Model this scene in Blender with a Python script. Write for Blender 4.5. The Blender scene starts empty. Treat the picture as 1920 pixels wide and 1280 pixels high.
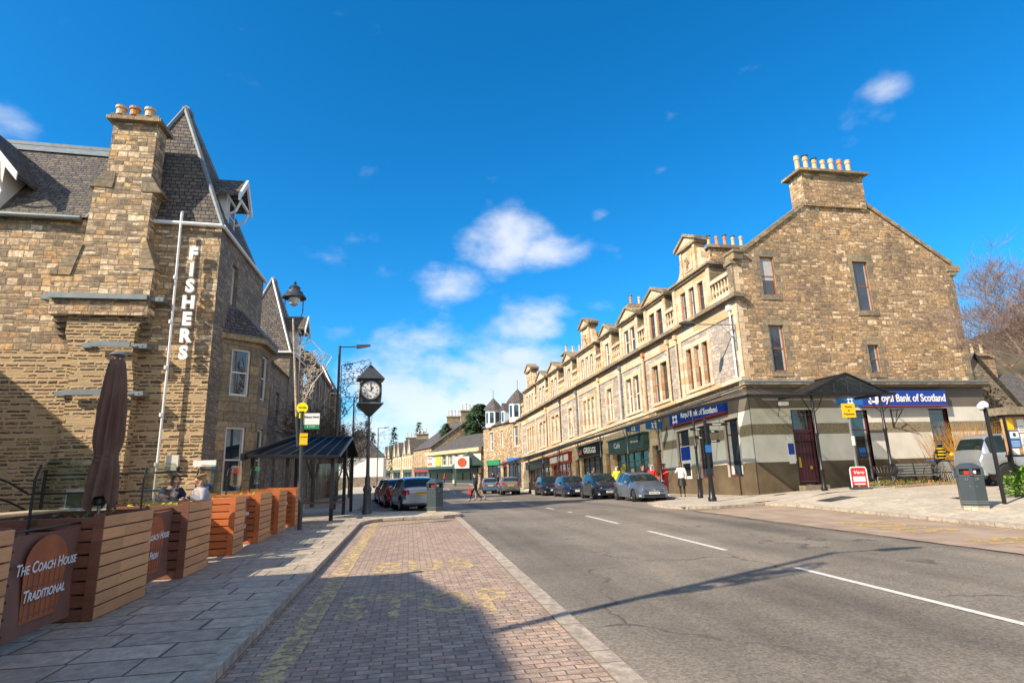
import bpy, bmesh, math, random
from mathutils import Vector, Matrix, noise as mnoise
random.seed(7)
R = math.radians
S = bpy.context.scene
COL = S.collection

# ---------------------------------------------------------------- camera, sky, sun, exposure
cam_d = bpy.data.cameras.new('camera')
cam = bpy.data.objects.new('camera', cam_d)
COL.objects.link(cam)
cam_d.sensor_width = 36.0
cam_d.lens = 20.0
cam_d.clip_end = 6000
cam_d.clip_start = 0.05
YAW, PITCH, ROLL = R(10.29), R(12.625), R(1.55)
_f = Vector((math.sin(YAW)*math.cos(PITCH), math.cos(YAW)*math.cos(PITCH), math.sin(PITCH)))
_r = Vector((math.cos(YAW), -math.sin(YAW), 0))
_u = _r.cross(_f)
_r, _u = _r*math.cos(ROLL)-_u*math.sin(ROLL), _u*math.cos(ROLL)+_r*math.sin(ROLL)
cam.matrix_world = Matrix(((_r.x, _u.x, -_f.x, 0), (_r.y, _u.y, -_f.y, 0), (_r.z, _u.z, -_f.z, 1.6), (0, 0, 0, 1)))
S.camera = cam
S.render.resolution_x, S.render.resolution_y = 1024, 682
S.view_settings.view_transform = 'Standard'
S.view_settings.look = 'None'
S.view_settings.exposure = 0.8
S.view_settings.gamma = 1.0
S.cycles.max_bounces = 6
S.cycles.use_denoising = True

SUN_DIR = Vector((0.89*math.cos(R(36)), 0.452*math.cos(R(36)), -math.sin(R(36)))).normalized()
sd = bpy.data.lights.new('sun', 'SUN'); sd.energy = 4.6; sd.angle = R(0.5); sd.color = (1.0, 0.875, 0.70)
sun = bpy.data.objects.new('sun', sd); COL.objects.link(sun)
sun.rotation_euler = SUN_DIR.to_track_quat('-Z', 'Y').to_euler()
sun.location = (-20, -10, 40)

W = bpy.data.worlds.new('World'); S.world = W; W.use_nodes = True
wn, wl = W.node_tree.nodes, W.node_tree.links
wn.clear()
def N(nt, t, **kw):
    n = nt.nodes.new(t)
    for k, v in kw.items(): setattr(n, k, v)
    return n
def build_world():
    nt = W.node_tree; L = nt.links.new
    out = N(nt, 'ShaderNodeOutputWorld'); bg = N(nt, 'ShaderNodeBackground')
    sky = N(nt, 'ShaderNodeTexSky', sky_type='NISHITA'); sky.sun_disc = False
    sky.sun_elevation = R(36); sky.sun_rotation = R(243); sky.air_density = 1.0; sky.dust_density = 0.6; sky.ozone_density = 2.0
    tint = N(nt, 'ShaderNodeMixRGB', blend_type='MULTIPLY'); tint.inputs[0].default_value = 1
    L(sky.outputs[0], tint.inputs[1]); tint.inputs[2].default_value = (0.32, 0.73, 1.0, 1)
    sat = N(nt, 'ShaderNodeHueSaturation'); sat.inputs['Saturation'].default_value = 1.1
    L(tint.outputs[0], sat.inputs['Color'])
    tc = N(nt, 'ShaderNodeTexCoord')
    mp = N(nt, 'ShaderNodeMapping'); mp.inputs['Scale'].default_value = (1, 1, 1.7)
    L(tc.outputs['Generated'], mp.inputs['Vector'])
    # warp the direction a little so the cloud edges are ragged
    nz = N(nt, 'ShaderNodeTexNoise'); nz.inputs['Scale'].default_value = 7; nz.inputs['Detail'].default_value = 8; nz.inputs['Roughness'].default_value = .55
    L(mp.outputs[0], nz.inputs['Vector'])
    blobs = [((.16, .908, .386), .085, 1.0), ((.225, .895, .365), .06, 1.0), ((.115, .915, .375), .055, .7), ((.08, .947, .31), .06, .95), ((.26, .93, .27), .05, .75), ((.16, .955, .23), .09, .85), ((-.02, .97, .2), .06, .7), ((.14, .93, .33), .04, .5),
             ((.202, .948, .245), .085, .9), ((.13, .96, .24), .05, .7), ((-.125, .965, .23), .05, .9), ((-.16, .96, .2), .05, .7), ((.615, .636, .466), .04, .36), ((.538, .715, .446), .035, .42),
             ((.56, .72, .42), .03, .35), ((-.496, .751, .436), .05, .6), ((-.53, .73, .40), .05, .5), ((-.453, .772, .43), .045, .45), ((.055, .988, .147), .17, 1.2),
             ((.119, .978, .19), .11, 1.15), ((-.009, .994, .09), .16, 1.2), ((.317, .908, .275), .035, .7), ((-.437, .699, .566), .03, .5),
             ((.638, .585, .501), .03, .5), ((.398, .788, .47), .02, .5), ((.312, .853, .419), .02, .6), ((.2, .96, .15), .13, 1.15), ((-.2, .96, .1), .14, 1.0), ((.05, .99, .03), .12, 1.5), ((.02, .99, .12), .10, 1.5), ((.12, .985, .1), .12, 1.5), ((-.06, .99, .06), .12, 1.4), ((.09, .98, .17), .06, 1.35), ((.175, .967, .19), .05, 1.2), ((-.08, .985, .17), .07, .95), ((.24, .94, .235), .05, .8)]
    acc = None
    for (c, r, a) in blobs:
        vm = N(nt, 'ShaderNodeVectorMath', operation='DISTANCE'); L(mp.outputs[0], vm.inputs[0]); vm.inputs[1].default_value = (c[0], c[1], c[2]*1.7)
        mr = N(nt, 'ShaderNodeMapRange', interpolation_type='SMOOTHSTEP'); L(vm.outputs['Value'], mr.inputs['Value'])
        mr.inputs['From Min'].default_value = 0; mr.inputs['From Max'].default_value = r*1.75
        mr.inputs['To Min'].default_value = a; mr.inputs['To Max'].default_value = 0
        if acc is None: acc = mr.outputs[0]
        else:
            m = N(nt, 'ShaderNodeMath', operation='MAXIMUM'); L(acc, m.inputs[0]); L(mr.outputs[0], m.inputs[1]); acc = m.outputs[0]
    # unseen warm cloud bank, added behind the camera to neutralise the shadow fill
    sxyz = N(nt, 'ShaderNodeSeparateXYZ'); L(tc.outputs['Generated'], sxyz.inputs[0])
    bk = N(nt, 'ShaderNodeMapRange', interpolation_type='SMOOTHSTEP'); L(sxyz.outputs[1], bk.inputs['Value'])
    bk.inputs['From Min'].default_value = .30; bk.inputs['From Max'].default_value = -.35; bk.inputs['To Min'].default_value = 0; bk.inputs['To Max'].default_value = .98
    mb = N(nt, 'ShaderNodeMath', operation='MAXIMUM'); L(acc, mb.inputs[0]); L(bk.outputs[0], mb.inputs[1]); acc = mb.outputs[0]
    ad = N(nt, 'ShaderNodeMath', operation='MULTIPLY_ADD'); L(nz.outputs['Fac'], ad.inputs[0]); ad.inputs[1].default_value = 2.7; ad.inputs[2].default_value = -1.62
    s2 = N(nt, 'ShaderNodeMath', operation='ADD'); L(ad.outputs[0], s2.inputs[0]); L(acc, s2.inputs[1])
    m2 = N(nt, 'ShaderNodeMapRange', interpolation_type='SMOOTHSTEP'); L(s2.outputs[0], m2.inputs['Value'])
    m2.inputs['From Min'].default_value = .08; m2.inputs['From Max'].default_value = 1.15; m2.inputs['To Max'].default_value = .8
    # shading of the clouds: whiter tops, greyer body
    nz2 = N(nt, 'ShaderNodeTexNoise'); nz2.inputs['Scale'].default_value = 5; nz2.inputs['Detail'].default_value = 4
    L(mp.outputs[0], nz2.inputs['Vector'])
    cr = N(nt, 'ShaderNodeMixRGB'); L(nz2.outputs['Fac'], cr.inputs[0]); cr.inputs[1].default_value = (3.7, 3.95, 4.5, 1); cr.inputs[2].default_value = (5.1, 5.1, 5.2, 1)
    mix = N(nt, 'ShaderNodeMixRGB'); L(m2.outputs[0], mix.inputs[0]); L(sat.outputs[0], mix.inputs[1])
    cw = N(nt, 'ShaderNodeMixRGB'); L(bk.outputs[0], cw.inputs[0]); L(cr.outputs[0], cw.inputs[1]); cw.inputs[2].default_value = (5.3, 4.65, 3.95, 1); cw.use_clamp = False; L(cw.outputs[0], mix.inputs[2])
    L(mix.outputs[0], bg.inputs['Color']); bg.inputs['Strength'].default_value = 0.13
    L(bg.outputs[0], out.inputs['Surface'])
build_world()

# ---------------------------------------------------------------- materials
def new_mat(name):
    m = bpy.data.materials.new(name); m.use_nodes = True
    nt = m.node_tree; b = nt.nodes['Principled BSDF']
    return m, nt, b
def c4(c): return (c[0], c[1], c[2], 1)
def plain(name, col, rough=.6, metal=0, var=.12, scale=3, spec=.4, bump=0, coat=0, emit=None, trans=0, alpha=1):
    m, nt, b = new_mat(name); L = nt.links.new
    b.inputs['Roughness'].default_value = rough; b.inputs['Metallic'].default_value = metal
    b.inputs['Specular IOR Level'].default_value = spec
    if coat: b.inputs['Coat Weight'].default_value = coat; b.inputs['Coat Roughness'].default_value = .05
    if trans: b.inputs['Transmission Weight'].default_value = trans
    if alpha < 1: b.inputs['Alpha'].default_value = alpha
    if emit: b.inputs['Emission Color'].default_value = c4(col); b.inputs['Emission Strength'].default_value = emit
    tc = N(nt, 'ShaderNodeTexCoord'); nz = N(nt, 'ShaderNodeTexNoise'); nz.inputs['Scale'].default_value = scale; nz.inputs['Detail'].default_value = 5
    L(tc.outputs['Object'], nz.inputs['Vector'])
    mr = N(nt, 'ShaderNodeMapRange'); L(nz.outputs['Fac'], mr.inputs['Value']); mr.inputs['From Min'].default_value = .3; mr.inputs['From Max'].default_value = .7
    mr.inputs['To Min'].default_value = 1-var; mr.inputs['To Max'].default_value = 1+var
    mx = N(nt, 'ShaderNodeVectorMath', operation='SCALE'); mx.inputs[0].default_value = col; L(mr.outputs[0], mx.inputs['Scale'])
    L(mx.outputs[0], b.inputs['Base Color'])
    if bump:
        bp = N(nt, 'ShaderNodeBump'); bp.inputs['Strength'].default_value = bump; bp.inputs['Distance'].default_value = .02
        n2 = N(nt, 'ShaderNodeTexNoise'); n2.inputs['Scale'].default_value = scale*12; n2.inputs['Detail'].default_value = 4; L(tc.outputs['Object'], n2.inputs['Vector'])
        L(n2.outputs['Fac'], bp.inputs['Height']); L(bp.outputs[0], b.inputs['Normal'])
    return m
def mth(nt, op, a, b=None, c=None):
    n = N(nt, 'ShaderNodeMath', operation=op)
    for i, v in enumerate((a, b, c)):
        if v is None: continue
        if isinstance(v, (int, float)): n.inputs[i].default_value = v
        else: nt.links.new(v, n.inputs[i])
    return n.outputs[0]
def masonry(name, cols, mortar, bw, bh, mw=.012, warp=.03, rowvar=.35, wvar=.5, rough=.85, bump=.5, split=.25, stain=.25, grain=.2, soft=.012, edge=.6, dark=(.12, .10, .08), offs=None):
    """irregular coursed stones, bricks, slates or slabs laid out in metres of UV"""
    m, nt, b = new_mat(name); L = nt.links.new
    b.inputs['Roughness'].default_value = rough; b.inputs['Specular IOR Level'].default_value = .25
    uv = N(nt, 'ShaderNodeUVMap'); 
    nz = N(nt, 'ShaderNodeTexNoise', noise_dimensions='2D'); nz.inputs['Scale'].default_value = edge/max(bh, .05); nz.inputs['Detail'].default_value = 4 if warp > .01 else 1; nz.inputs['Roughness'].default_value = .62
    L(uv.outputs[0], nz.inputs['Vector'])
    sub = N(nt, 'ShaderNodeVectorMath', operation='SUBTRACT'); L(nz.outputs['Color'], sub.inputs[0]); sub.inputs[1].default_value = (.5, .5, .5)
    sc = N(nt, 'ShaderNodeVectorMath', operation='SCALE'); L(sub.outputs[0], sc.inputs[0]); sc.inputs['Scale'].default_value = warp*2
    add = N(nt, 'ShaderNodeVectorMath', operation='ADD'); L(uv.outputs[0], add.inputs[0]); L(sc.outputs[0], add.inputs[1])
    sp = N(nt, 'ShaderNodeSeparateXYZ'); L(add.outputs[0], sp.inputs[0]); u, v = sp.outputs[0], sp.outputs[1]
    if rowvar:
        n1 = N(nt, 'ShaderNodeTexNoise', noise_dimensions='1D'); n1.inputs['Scale'].default_value = .55/bh; n1.inputs['Detail'].default_value = 0; L(v, n1.inputs['W'])
        v = mth(nt, 'ADD', v, mth(nt, 'MULTIPLY', n1.outputs['Fac'], rowvar*bh*2))
    vs = mth(nt, 'DIVIDE', v, bh); row = mth(nt, 'FLOOR', vs); fv = mth(nt, 'FRACT', vs)
    w1 = N(nt, 'ShaderNodeTexWhiteNoise', noise_dimensions='1D'); L(row, w1.inputs['W'])
    if offs is None: off = mth(nt, 'MULTIPLY', w1.outputs['Value'], 13.0)
    else: off = mth(nt, 'MULTIPLY', row, offs)
    us = mth(nt, 'DIVIDE', u, bw)
    if wvar:
        n2 = N(nt, 'ShaderNodeTexNoise', noise_dimensions='1D'); n2.inputs['Scale'].default_value = .45; n2.inputs['Detail'].default_value = 0
        L(mth(nt, 'ADD', us, mth(nt, 'MULTIPLY', w1.outputs['Value'], 31.0)), n2.inputs['W'])
        us = mth(nt, 'ADD', us, mth(nt, 'MULTIPLY', n2.outputs['Fac'], wvar*2.2))
    us = mth(nt, 'ADD', us, off)
    colm = mth(nt, 'FLOOR', us); fu = mth(nt, 'FRACT', us)
    cv = N(nt, 'ShaderNodeCombineXYZ'); L(colm, cv.inputs[0]); L(row, cv.inputs[1])
    w2 = N(nt, 'ShaderNodeTexWhiteNoise', noise_dimensions='2D'); L(cv.outputs[0], w2.inputs['Vector'])
    dv = mth(nt, 'MULTIPLY', mth(nt, 'MINIMUM', fv, mth(nt, 'SUBTRACT', 1.0, fv)), bh)
    du = mth(nt, 'MULTIPLY', mth(nt, 'MINIMUM', fu, mth(nt, 'SUBTRACT', 1.0, fu)), bw)
    rnd = w2.outputs['Value']
    if split:
        isS = mth(nt, 'LESS_THAN', w2.outputs['Value'], split)
        half = mth(nt, 'MULTIPLY', mth(nt, 'GREATER_THAN', fv, .5), isS)
        dm = mth(nt, 'MULTIPLY', mth(nt, 'ABSOLUTE', mth(nt, 'SUBTRACT', fv, .5)), bh)
        dm = mth(nt, 'ADD', dm, mth(nt, 'MULTIPLY', mth(nt, 'SUBTRACT', 1.0, isS), 9.0))
        dv = mth(nt, 'MINIMUM', dv, dm)
        rnd = mth(nt, 'FRACT', mth(nt, 'ADD', mth(nt, 'MULTIPLY', rnd, 7.31), mth(nt, 'MULTIPLY', half, .37)))
    d = mth(nt, 'MINIMUM', dv, du)
    mask = N(nt, 'ShaderNodeMapRange', interpolation_type='SMOOTHSTEP'); L(d, mask.inputs['Value'])
    mask.inputs['From Min'].default_value = mw*.5; mask.inputs['From Max'].default_value = mw*.5+soft
    ramp = N(nt, 'ShaderNodeValToRGB'); ramp.color_ramp.interpolation = 'CONSTANT'
    el = ramp.color_ramp.elements
    el[0].color = c4(cols[0]); el[0].position = 0
    el[1].color = c4(cols[1]); el[1].position = 1/len(cols)
    for i in range(2, len(cols)):
        e = el.new(i/len(cols)); e.color = c4(cols[i])
    L(rnd, ramp.inputs[0])
    # grain and stains
    g = N(nt, 'ShaderNodeTexNoise', noise_dimensions='2D'); g.inputs['Scale'].default_value = 22; g.inputs['Detail'].default_value = 5; g.inputs['Roughness'].default_value = .7; L(uv.outputs[0], g.inputs['Vector'])
    gm = N(nt, 'ShaderNodeMapRange'); L(g.outputs['Fac'], gm.inputs['Value']); gm.inputs['From Min'].default_value = .3; gm.inputs['From Max'].default_value = .7
    gm.inputs['To Min'].default_value = 1-grain; gm.inputs['To Max'].default_value = 1+grain
    g2 = N(nt, 'ShaderNodeTexNoise', noise_dimensions='2D'); g2.inputs['Scale'].default_value = 7; g2.inputs['Detail'].default_value = 3; L(uv.outputs[0], g2.inputs['Vector'])
    gm2 = N(nt, 'ShaderNodeMapRange'); L(g2.outputs['Fac'], gm2.inputs['Value']); gm2.inputs['From Min'].default_value = .3; gm2.inputs['From Max'].default_value = .7; gm2.inputs['To Min'].default_value = 1-grain*1.2; gm2.inputs['To Max'].default_value = 1+grain*1.2
    gs = N(nt, 'ShaderNodeVectorMath', operation='SCALE'); L(ramp.outputs[0], gs.inputs[0]); L(mth(nt, 'MULTIPLY', gm.outputs[0], gm2.outputs[0]), gs.inputs['Scale'])
    mm = N(nt, 'ShaderNodeMixRGB'); L(mask.outputs[0], mm.inputs[0]); mm.inputs[1].default_value = c4(mortar); L(gs.outputs[0], mm.inputs[2])
    st = N(nt, 'ShaderNodeTexNoise', noise_dimensions='2D'); st.inputs['Scale'].default_value = .35; st.inputs['Detail'].default_value = 6; st.inputs['Roughness'].default_value = .65; L(uv.outputs[0], st.inputs['Vector'])
    sm = N(nt, 'ShaderNodeMapRange'); L(st.outputs['Fac'], sm.inputs['Value']); sm.inputs['From Min'].default_value = .5; sm.inputs['From Max'].default_value = .75; sm.inputs['To Max'].default_value = stain
    fin = N(nt, 'ShaderNodeMixRGB'); L(sm.outputs[0], fin.inputs[0]); L(mm.outputs[0], fin.inputs[1]); fin.inputs[2].default_value = c4(dark)
    L(fin.outputs[0], b.inputs['Base Color'])
    if bump:
        hh = mth(nt, 'ADD', mth(nt, 'MULTIPLY', mask.outputs[0], 1.0), mth(nt, 'ADD', mth(nt, 'MULTIPLY', g.outputs['Fac'], .7), mth(nt, 'MULTIPLY', rnd, .35)))
        bp = N(nt, 'ShaderNodeBump'); bp.inputs['Strength'].default_value = min(1, bump*1.5); bp.inputs['Distance'].default_value = .05
        L(hh, bp.inputs['Height']); L(bp.outputs[0], b.inputs['Normal'])
    return m

MT = {}
def k(c, s): return tuple(x*s for x in c)
_warm = [(0.546, 0.375, 0.212), (0.741, 0.543, 0.341), (0.438, 0.291, 0.166), (0.833, 0.636, 0.417), (0.557, 0.321, 0.154), (0.325, 0.234, 0.153), (0.615, 0.449, 0.287), (0.647, 0.422, 0.213), (0.422, 0.318, 0.204), (0.251, 0.187, 0.125), (0.587, 0.403, 0.234), (0.294, 0.215, 0.144)]
MT['stone_up'] = masonry('squared_rubble', _warm, (.33, .255, .17), .37, .205, mw=.022, warp=.05, stain=.3, grain=.28, split=.4, wvar=.7)
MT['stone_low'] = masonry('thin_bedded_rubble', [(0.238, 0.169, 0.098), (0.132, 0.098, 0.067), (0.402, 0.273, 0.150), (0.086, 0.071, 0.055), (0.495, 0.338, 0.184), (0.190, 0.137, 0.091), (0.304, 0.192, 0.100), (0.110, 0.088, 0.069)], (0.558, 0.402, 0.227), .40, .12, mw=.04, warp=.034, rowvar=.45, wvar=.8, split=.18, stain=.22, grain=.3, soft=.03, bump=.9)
MT['stone_gable'] = masonry('gable_rubble', [(0.533, 0.353, 0.196), (0.415, 0.276, 0.160), (0.734, 0.526, 0.336), (0.321, 0.223, 0.139), (0.609, 0.360, 0.159), (0.488, 0.338, 0.207), (0.806, 0.590, 0.376), (0.262, 0.186, 0.122), (0.461, 0.297, 0.160), (0.608, 0.417, 0.244), (0.367, 0.244, 0.143), (0.509, 0.327, 0.173)], (0.358, 0.248, 0.150), .36, .20, mw=.022, warp=.06, split=.5, stain=.62, grain=.3, wvar=.8, rowvar=.5)
MT['stone_street'] = masonry('street_front_rubble', [(.38, .32, .27), (.46, .40, .34), (.32, .27, .23), (.50, .43, .36), (.41, .33, .27)], (.46, .38, .30), .42, .24, mw=.02, warp=.02, stain=.15, grain=.15, split=.25)
MT['ashlar'] = masonry('dressed_sandstone', [(.62, .45, .29), (.67, .53, .38), (.55, .36, .19), (.64, .49, .34), (.68, .50, .31), (.58, .42, .29)], (.40, .29, .18), 1.1, .42, mw=.008, warp=.004, rowvar=0, wvar=.2, split=0, stain=.35, grain=.12, bump=.2, dark=(.30, .22, .13))
MT['ashlar_old'] = masonry('weathered_sandstone', [(.30, .235, .155), (.25, .195, .13), (.35, .27, .17), (.22, .18, .13), (.38, .27, .15)], (.18, .14, .09), .8, .36, mw=.01, warp=.01, rowvar=0, wvar=.3, split=0, stain=.5, grain=.2, bump=.3)
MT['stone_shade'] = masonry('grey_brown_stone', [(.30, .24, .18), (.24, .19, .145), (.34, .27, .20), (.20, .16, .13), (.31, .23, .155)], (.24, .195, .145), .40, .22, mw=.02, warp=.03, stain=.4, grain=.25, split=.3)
MT['slate'] = masonry('roof_slate', [(.155, .13, .115), (.125, .108, .10), (.18, .15, .13), (.11, .10, .10), (.145, .125, .10), (.20, .165, .13)], (.035, .03, .03), .26, .17, mw=.012, warp=.006, rowvar=0, wvar=.35, split=0, stain=.3, grain=.2, rough=.65, bump=.7, dark=(.15, .14, .09), offs=.5)
MT['paving'] = masonry('concrete_flags', [(0.418, 0.347, 0.265), (0.363, 0.301, 0.233), (0.462, 0.377, 0.288), (0.396, 0.321, 0.246)], (.10, .088, .07), .75, .45, mw=.012, warp=.003, rowvar=0, wvar=.35, split=0, stain=.25, grain=.14, bump=.25, rough=.8, dark=(.22, .20, .17))
MT['paving2'] = masonry('buff_flags', [(.46, .395, .305), (.42, .36, .28), (.49, .42, .325)], (.30, .25, .19), .6, .45, mw=.01, warp=.003, rowvar=0, wvar=.2, split=0, stain=.2, grain=.12, bump=.1, rough=.85, dark=(.33, .27, .21))
MT['setts'] = masonry('red_block_paving', [(.42, .30, .225), (.36, .26, .20), (.47, .33, .245), (.40, .305, .235), (.33, .245, .20)], (.20, .155, .12), .21, .105, mw=.009, warp=.002, rowvar=0, wvar=0, split=0, stain=.28, grain=.16, bump=.35, rough=.8, dark=(.17, .14, .12), offs=.5, soft=.006)
MT['kerbstone'] = masonry('kerb_stone', [(.40, .335, .265), (.36, .30, .24), (.43, .36, .28)], (.2, .17, .13), .92, 5, mw=.012, warp=.002, rowvar=0, wvar=0, split=0, stain=.35, grain=.18, bump=.15, dark=(.24, .19, .15))
MT['redbay'] = plain('worn_red_surfacing', (.34, .25, .18), .85, var=.22, scale=1.2, bump=.3)
MT['brickred'] = masonry('red_brick', [(.30, .13, .08), (.25, .11, .07), (.34, .16, .10)], (.3, .26, .22), .22, .075, mw=.01, warp=.002, rowvar=0, wvar=0, split=0, offs=.5)
def timber(name, col, rough=.55):
    m, nt, b = new_mat(name); L = nt.links.new; b.inputs['Roughness'].default_value = rough
    tc = N(nt, 'ShaderNodeTexCoord'); sp = N(nt, 'ShaderNodeSeparateXYZ'); L(tc.outputs['Object'], sp.inputs[0])
    row = mth(nt, 'FLOOR', mth(nt, 'DIVIDE', mth(nt, 'SUBTRACT', sp.outputs[2], .1), .13875)); wn_ = N(nt, 'ShaderNodeTexWhiteNoise', noise_dimensions='2D')
    cv = N(nt, 'ShaderNodeCombineXYZ'); L(row, cv.inputs[0]); L(mth(nt, 'FLOOR', mth(nt, 'MULTIPLY', sp.outputs[1], .75)), cv.inputs[1]); L(cv.outputs[0], wn_.inputs['Vector'])
    mp = N(nt, 'ShaderNodeMapping'); mp.inputs['Scale'].default_value = (2.2, 2.2, 34); L(tc.outputs['Object'], mp.inputs[0]); ofs = N(nt, 'ShaderNodeVectorMath', operation='ADD'); L(mp.outputs[0], ofs.inputs[0]); L(wn_.outputs['Color'], ofs.inputs[1])
    gr = N(nt, 'ShaderNodeTexNoise'); gr.inputs['Scale'].default_value = 1.6; gr.inputs['Detail'].default_value = 6; gr.inputs['Roughness'].default_value = .65; gr.inputs['Distortion'].default_value = 1.2; L(ofs.outputs[0], gr.inputs['Vector'])
    kn = N(nt, 'ShaderNodeTexVoronoi'); kn.inputs['Scale'].default_value = 3.2; L(tc.outputs['Object'], kn.inputs['Vector'])
    kk = N(nt, 'ShaderNodeMapRange'); L(kn.outputs['Distance'], kk.inputs['Value']); kk.inputs['From Min'].default_value = .03; kk.inputs['From Max'].default_value = .09; kk.inputs['To Min'].default_value = .45; kk.inputs['To Max'].default_value = 1
    dirt = N(nt, 'ShaderNodeTexNoise'); dirt.inputs['Scale'].default_value = 1.3; dirt.inputs['Detail'].default_value = 5; L(tc.outputs['Object'], dirt.inputs['Vector'])
    f = mth(nt, 'ADD', .35, mth(nt, 'ADD', mth(nt, 'MULTIPLY', gr.outputs['Fac'], .75), mth(nt, 'ADD', mth(nt, 'MULTIPLY', wn_.outputs['Value'], .32), mth(nt, 'MULTIPLY', dirt.outputs['Fac'], .25))))
    f = mth(nt, 'MULTIPLY', f, kk.outputs[0]); sc_ = N(nt, 'ShaderNodeVectorMath', operation='SCALE'); sc_.inputs[0].default_value = col; L(f, sc_.inputs['Scale']); L(sc_.outputs[0], b.inputs['Base Color'])
    bp = N(nt, 'ShaderNodeBump'); bp.inputs['Strength'].default_value = .35; bp.inputs['Distance'].default_value = .01; L(gr.outputs['Fac'], bp.inputs['Height']); L(bp.outputs[0], b.inputs['Normal'])
    return m
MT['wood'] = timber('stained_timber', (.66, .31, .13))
MT['wood_sunlit'] = timber('sunlit_red_timber', (.46, .13, .04), .45)  # planter ends in the sun: the sunlight is put into the timber colour
MT['wood_dk'] = timber('dark_and_shaded_timber', (.20, .075, .045))  # dark timber; on the near planter ends the shade is put into the colour
MT['wood_pale'] = plain('weathered_bench_timber', (.46, .36, .24), .6, var=.2, scale=3, bump=.2)
MT['brown_sash'] = plain('brown_window_timber', (.32, .10, .045), .4, var=.15)
MT['white'] = plain('white_paint', (.78, .77, .74), .45, var=.05)
MT['lead'] = plain('lead_sheet', (.17, .20, .22), .6, metal=.1, var=.2, scale=5)
MT['steel'] = plain('galvanised_steel', (.20, .235, .24), .5, metal=.35, var=.15)
MT['black'] = plain('black_iron', (.018, .018, .02), .35, metal=.2, var=.2)
MT['darkgrey'] = plain('dark_grey_paint', (.06, .065, .07), .35, metal=.2, var=.15)
MT['bingrey'] = plain('grey_blue_bin_shell', (.05, .066, .075), .35, var=.08)
MT['poleg'] = plain('grey_pole', (.30, .30, .29), .4, metal=.5, var=.15)
MT['copper'] = plain('wrapped_lamp_lights', (.42, .33, .24), .6, var=.5, scale=14)
MT['pot'] = plain('buff_clay_pot', (.62, .43, .26), .7, var=.2, scale=6)
MT['pot_red'] = plain('terracotta_pot', (.50, .23, .10), .7, var=.2, scale=6)
MT['cream'] = plain('cream_render', (.66, .62, .53), .8, var=.1, scale=1.2, bump=.15)
MT['pink'] = plain('pale_cream_render', (.74, .60, .45), .8, var=.05, scale=.6)
MT['brownwall'] = plain('brown_painted_plinth', (.115, .085, .05), .5, var=.3, scale=1.0, bump=.15)
MT['taupe'] = plain('taupe_painted_band', (.15, .125, .10), .6, var=.15, scale=1)
MT['rough_band'] = plain('rough_tan_band', (.27, .22, .145), .9, var=.35, scale=14, bump=1)
MT['maroon'] = plain('maroon_paint', (.10, .025, .03), .35, var=.15)
MT['rbsblue'] = plain('deep_blue_sign', (.008, .045, .32), .35, var=.06)
MT['litblue'] = plain('light_blue_sign', (.02, .14, .42), .4, var=.06)
MT['tealpaint'] = plain('dark_teal_paint', (.055, .10, .095), .45, var=.12)
MT['textwhite'] = plain('white_lettering', (.85, .85, .83), .5, var=.02)
MT['textblack'] = plain('black_lettering', (.02, .02, .02), .5, var=.02)
MT['greenshop'] = plain('green_shopfront', (.02, .22, .09), .5, var=.1)
MT['redshop'] = plain('red_shopfront', (.38, .03, .03), .4, var=.1)
MT['redcoat'] = plain('red_cloth', (.62, .02, .025), .8, var=.15)
MT['whitecoat'] = plain('off_white_cloth', (.72, .66, .60), .85, var=.06)
MT['navy'] = plain('navy_cloth', (.018, .026, .06), .85, var=.2)
MT['greycloth'] = plain('grey_cloth', (.30, .31, .35), .85, var=.2)
MT['hivis'] = plain('yellow_jacket_cloth', (.65, .62, .03), .7, var=.1)
MT['tan'] = plain('khaki_cloth', (.36, .26, .16), .85, var=.15)
MT['skin'] = plain('skin', (.58, .34, .25), .55, var=.06)
MT['hair'] = plain('brown_hair', (.13, .07, .035), .7, var=.3, scale=20)
MT['hair_fair'] = plain('fair_hair', (.34, .21, .10), .7, var=.3, scale=20)
MT['hair_white'] = plain('white_hair', (.6, .58, .55), .7, var=.2, scale=20)
MT['yellow'] = plain('yellow_sign_face', (.85, .50, .01), .45, var=.04)
MT['flagyellow'] = plain('bright_yellow_plastic', (.85, .72, .01), .4, var=.04)
MT['mark_white'] = plain('white_road_paint', (.62, .60, .55), .7, var=.2, scale=18)
MT['umb'] = plain('brown_canvas', (.17, .095, .07), .85, var=.15, scale=4)
MT['banner'] = plain('brown_banner_cloth', (.23, .105, .075), .7, var=.1, scale=5)
MT['rust'] = plain('rust_print', (.42, .12, .045), .7, var=.15, scale=5)
MT['tyre'] = plain('tyre_rubber', (.02, .02, .02), .8, var=.1)
MT['rim'] = plain('alloy_rim', (.42, .43, .45), .3, metal=.7, var=.1)
MT['trimblk'] = plain('black_car_trim', (.02, .02, .022), .4, var=.1)
MT['lampglass'] = plain('headlamp_lens', (.55, .58, .60), .1, var=.1, spec=1, coat=1)
MT['taillamp'] = plain('tail_lamp_lens', (.45, .01, .02), .15, var=.1, coat=1)
MT['plate_y'] = plain('yellow_number_plate', (.75, .48, .02), .4, var=.03)
MT['plate_w'] = plain('white_number_plate', (.70, .70, .66), .4, var=.03)
MT['globe'] = plain('white_globe', (.85, .85, .85), .3, var=.03)
MT['orange_red'] = plain('orange_red_print', (.62, .12, .05), .5, var=.05)
MT['lime'] = plain('lime_print', (.42, .44, .05), .5, var=.08)
MT['cork'] = plain('cork_board', (.42, .24, .11), .9, var=.25, scale=8)
MT['paper'] = plain('paper', (.75, .74, .70), .7, var=.06, scale=4)
MT['teallight'] = plain('teal_wire', (.06, .26, .32), .5, var=.2)
MT['wire'] = plain('pale_wire', (.45, .40, .34), .5, var=.3)
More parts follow.
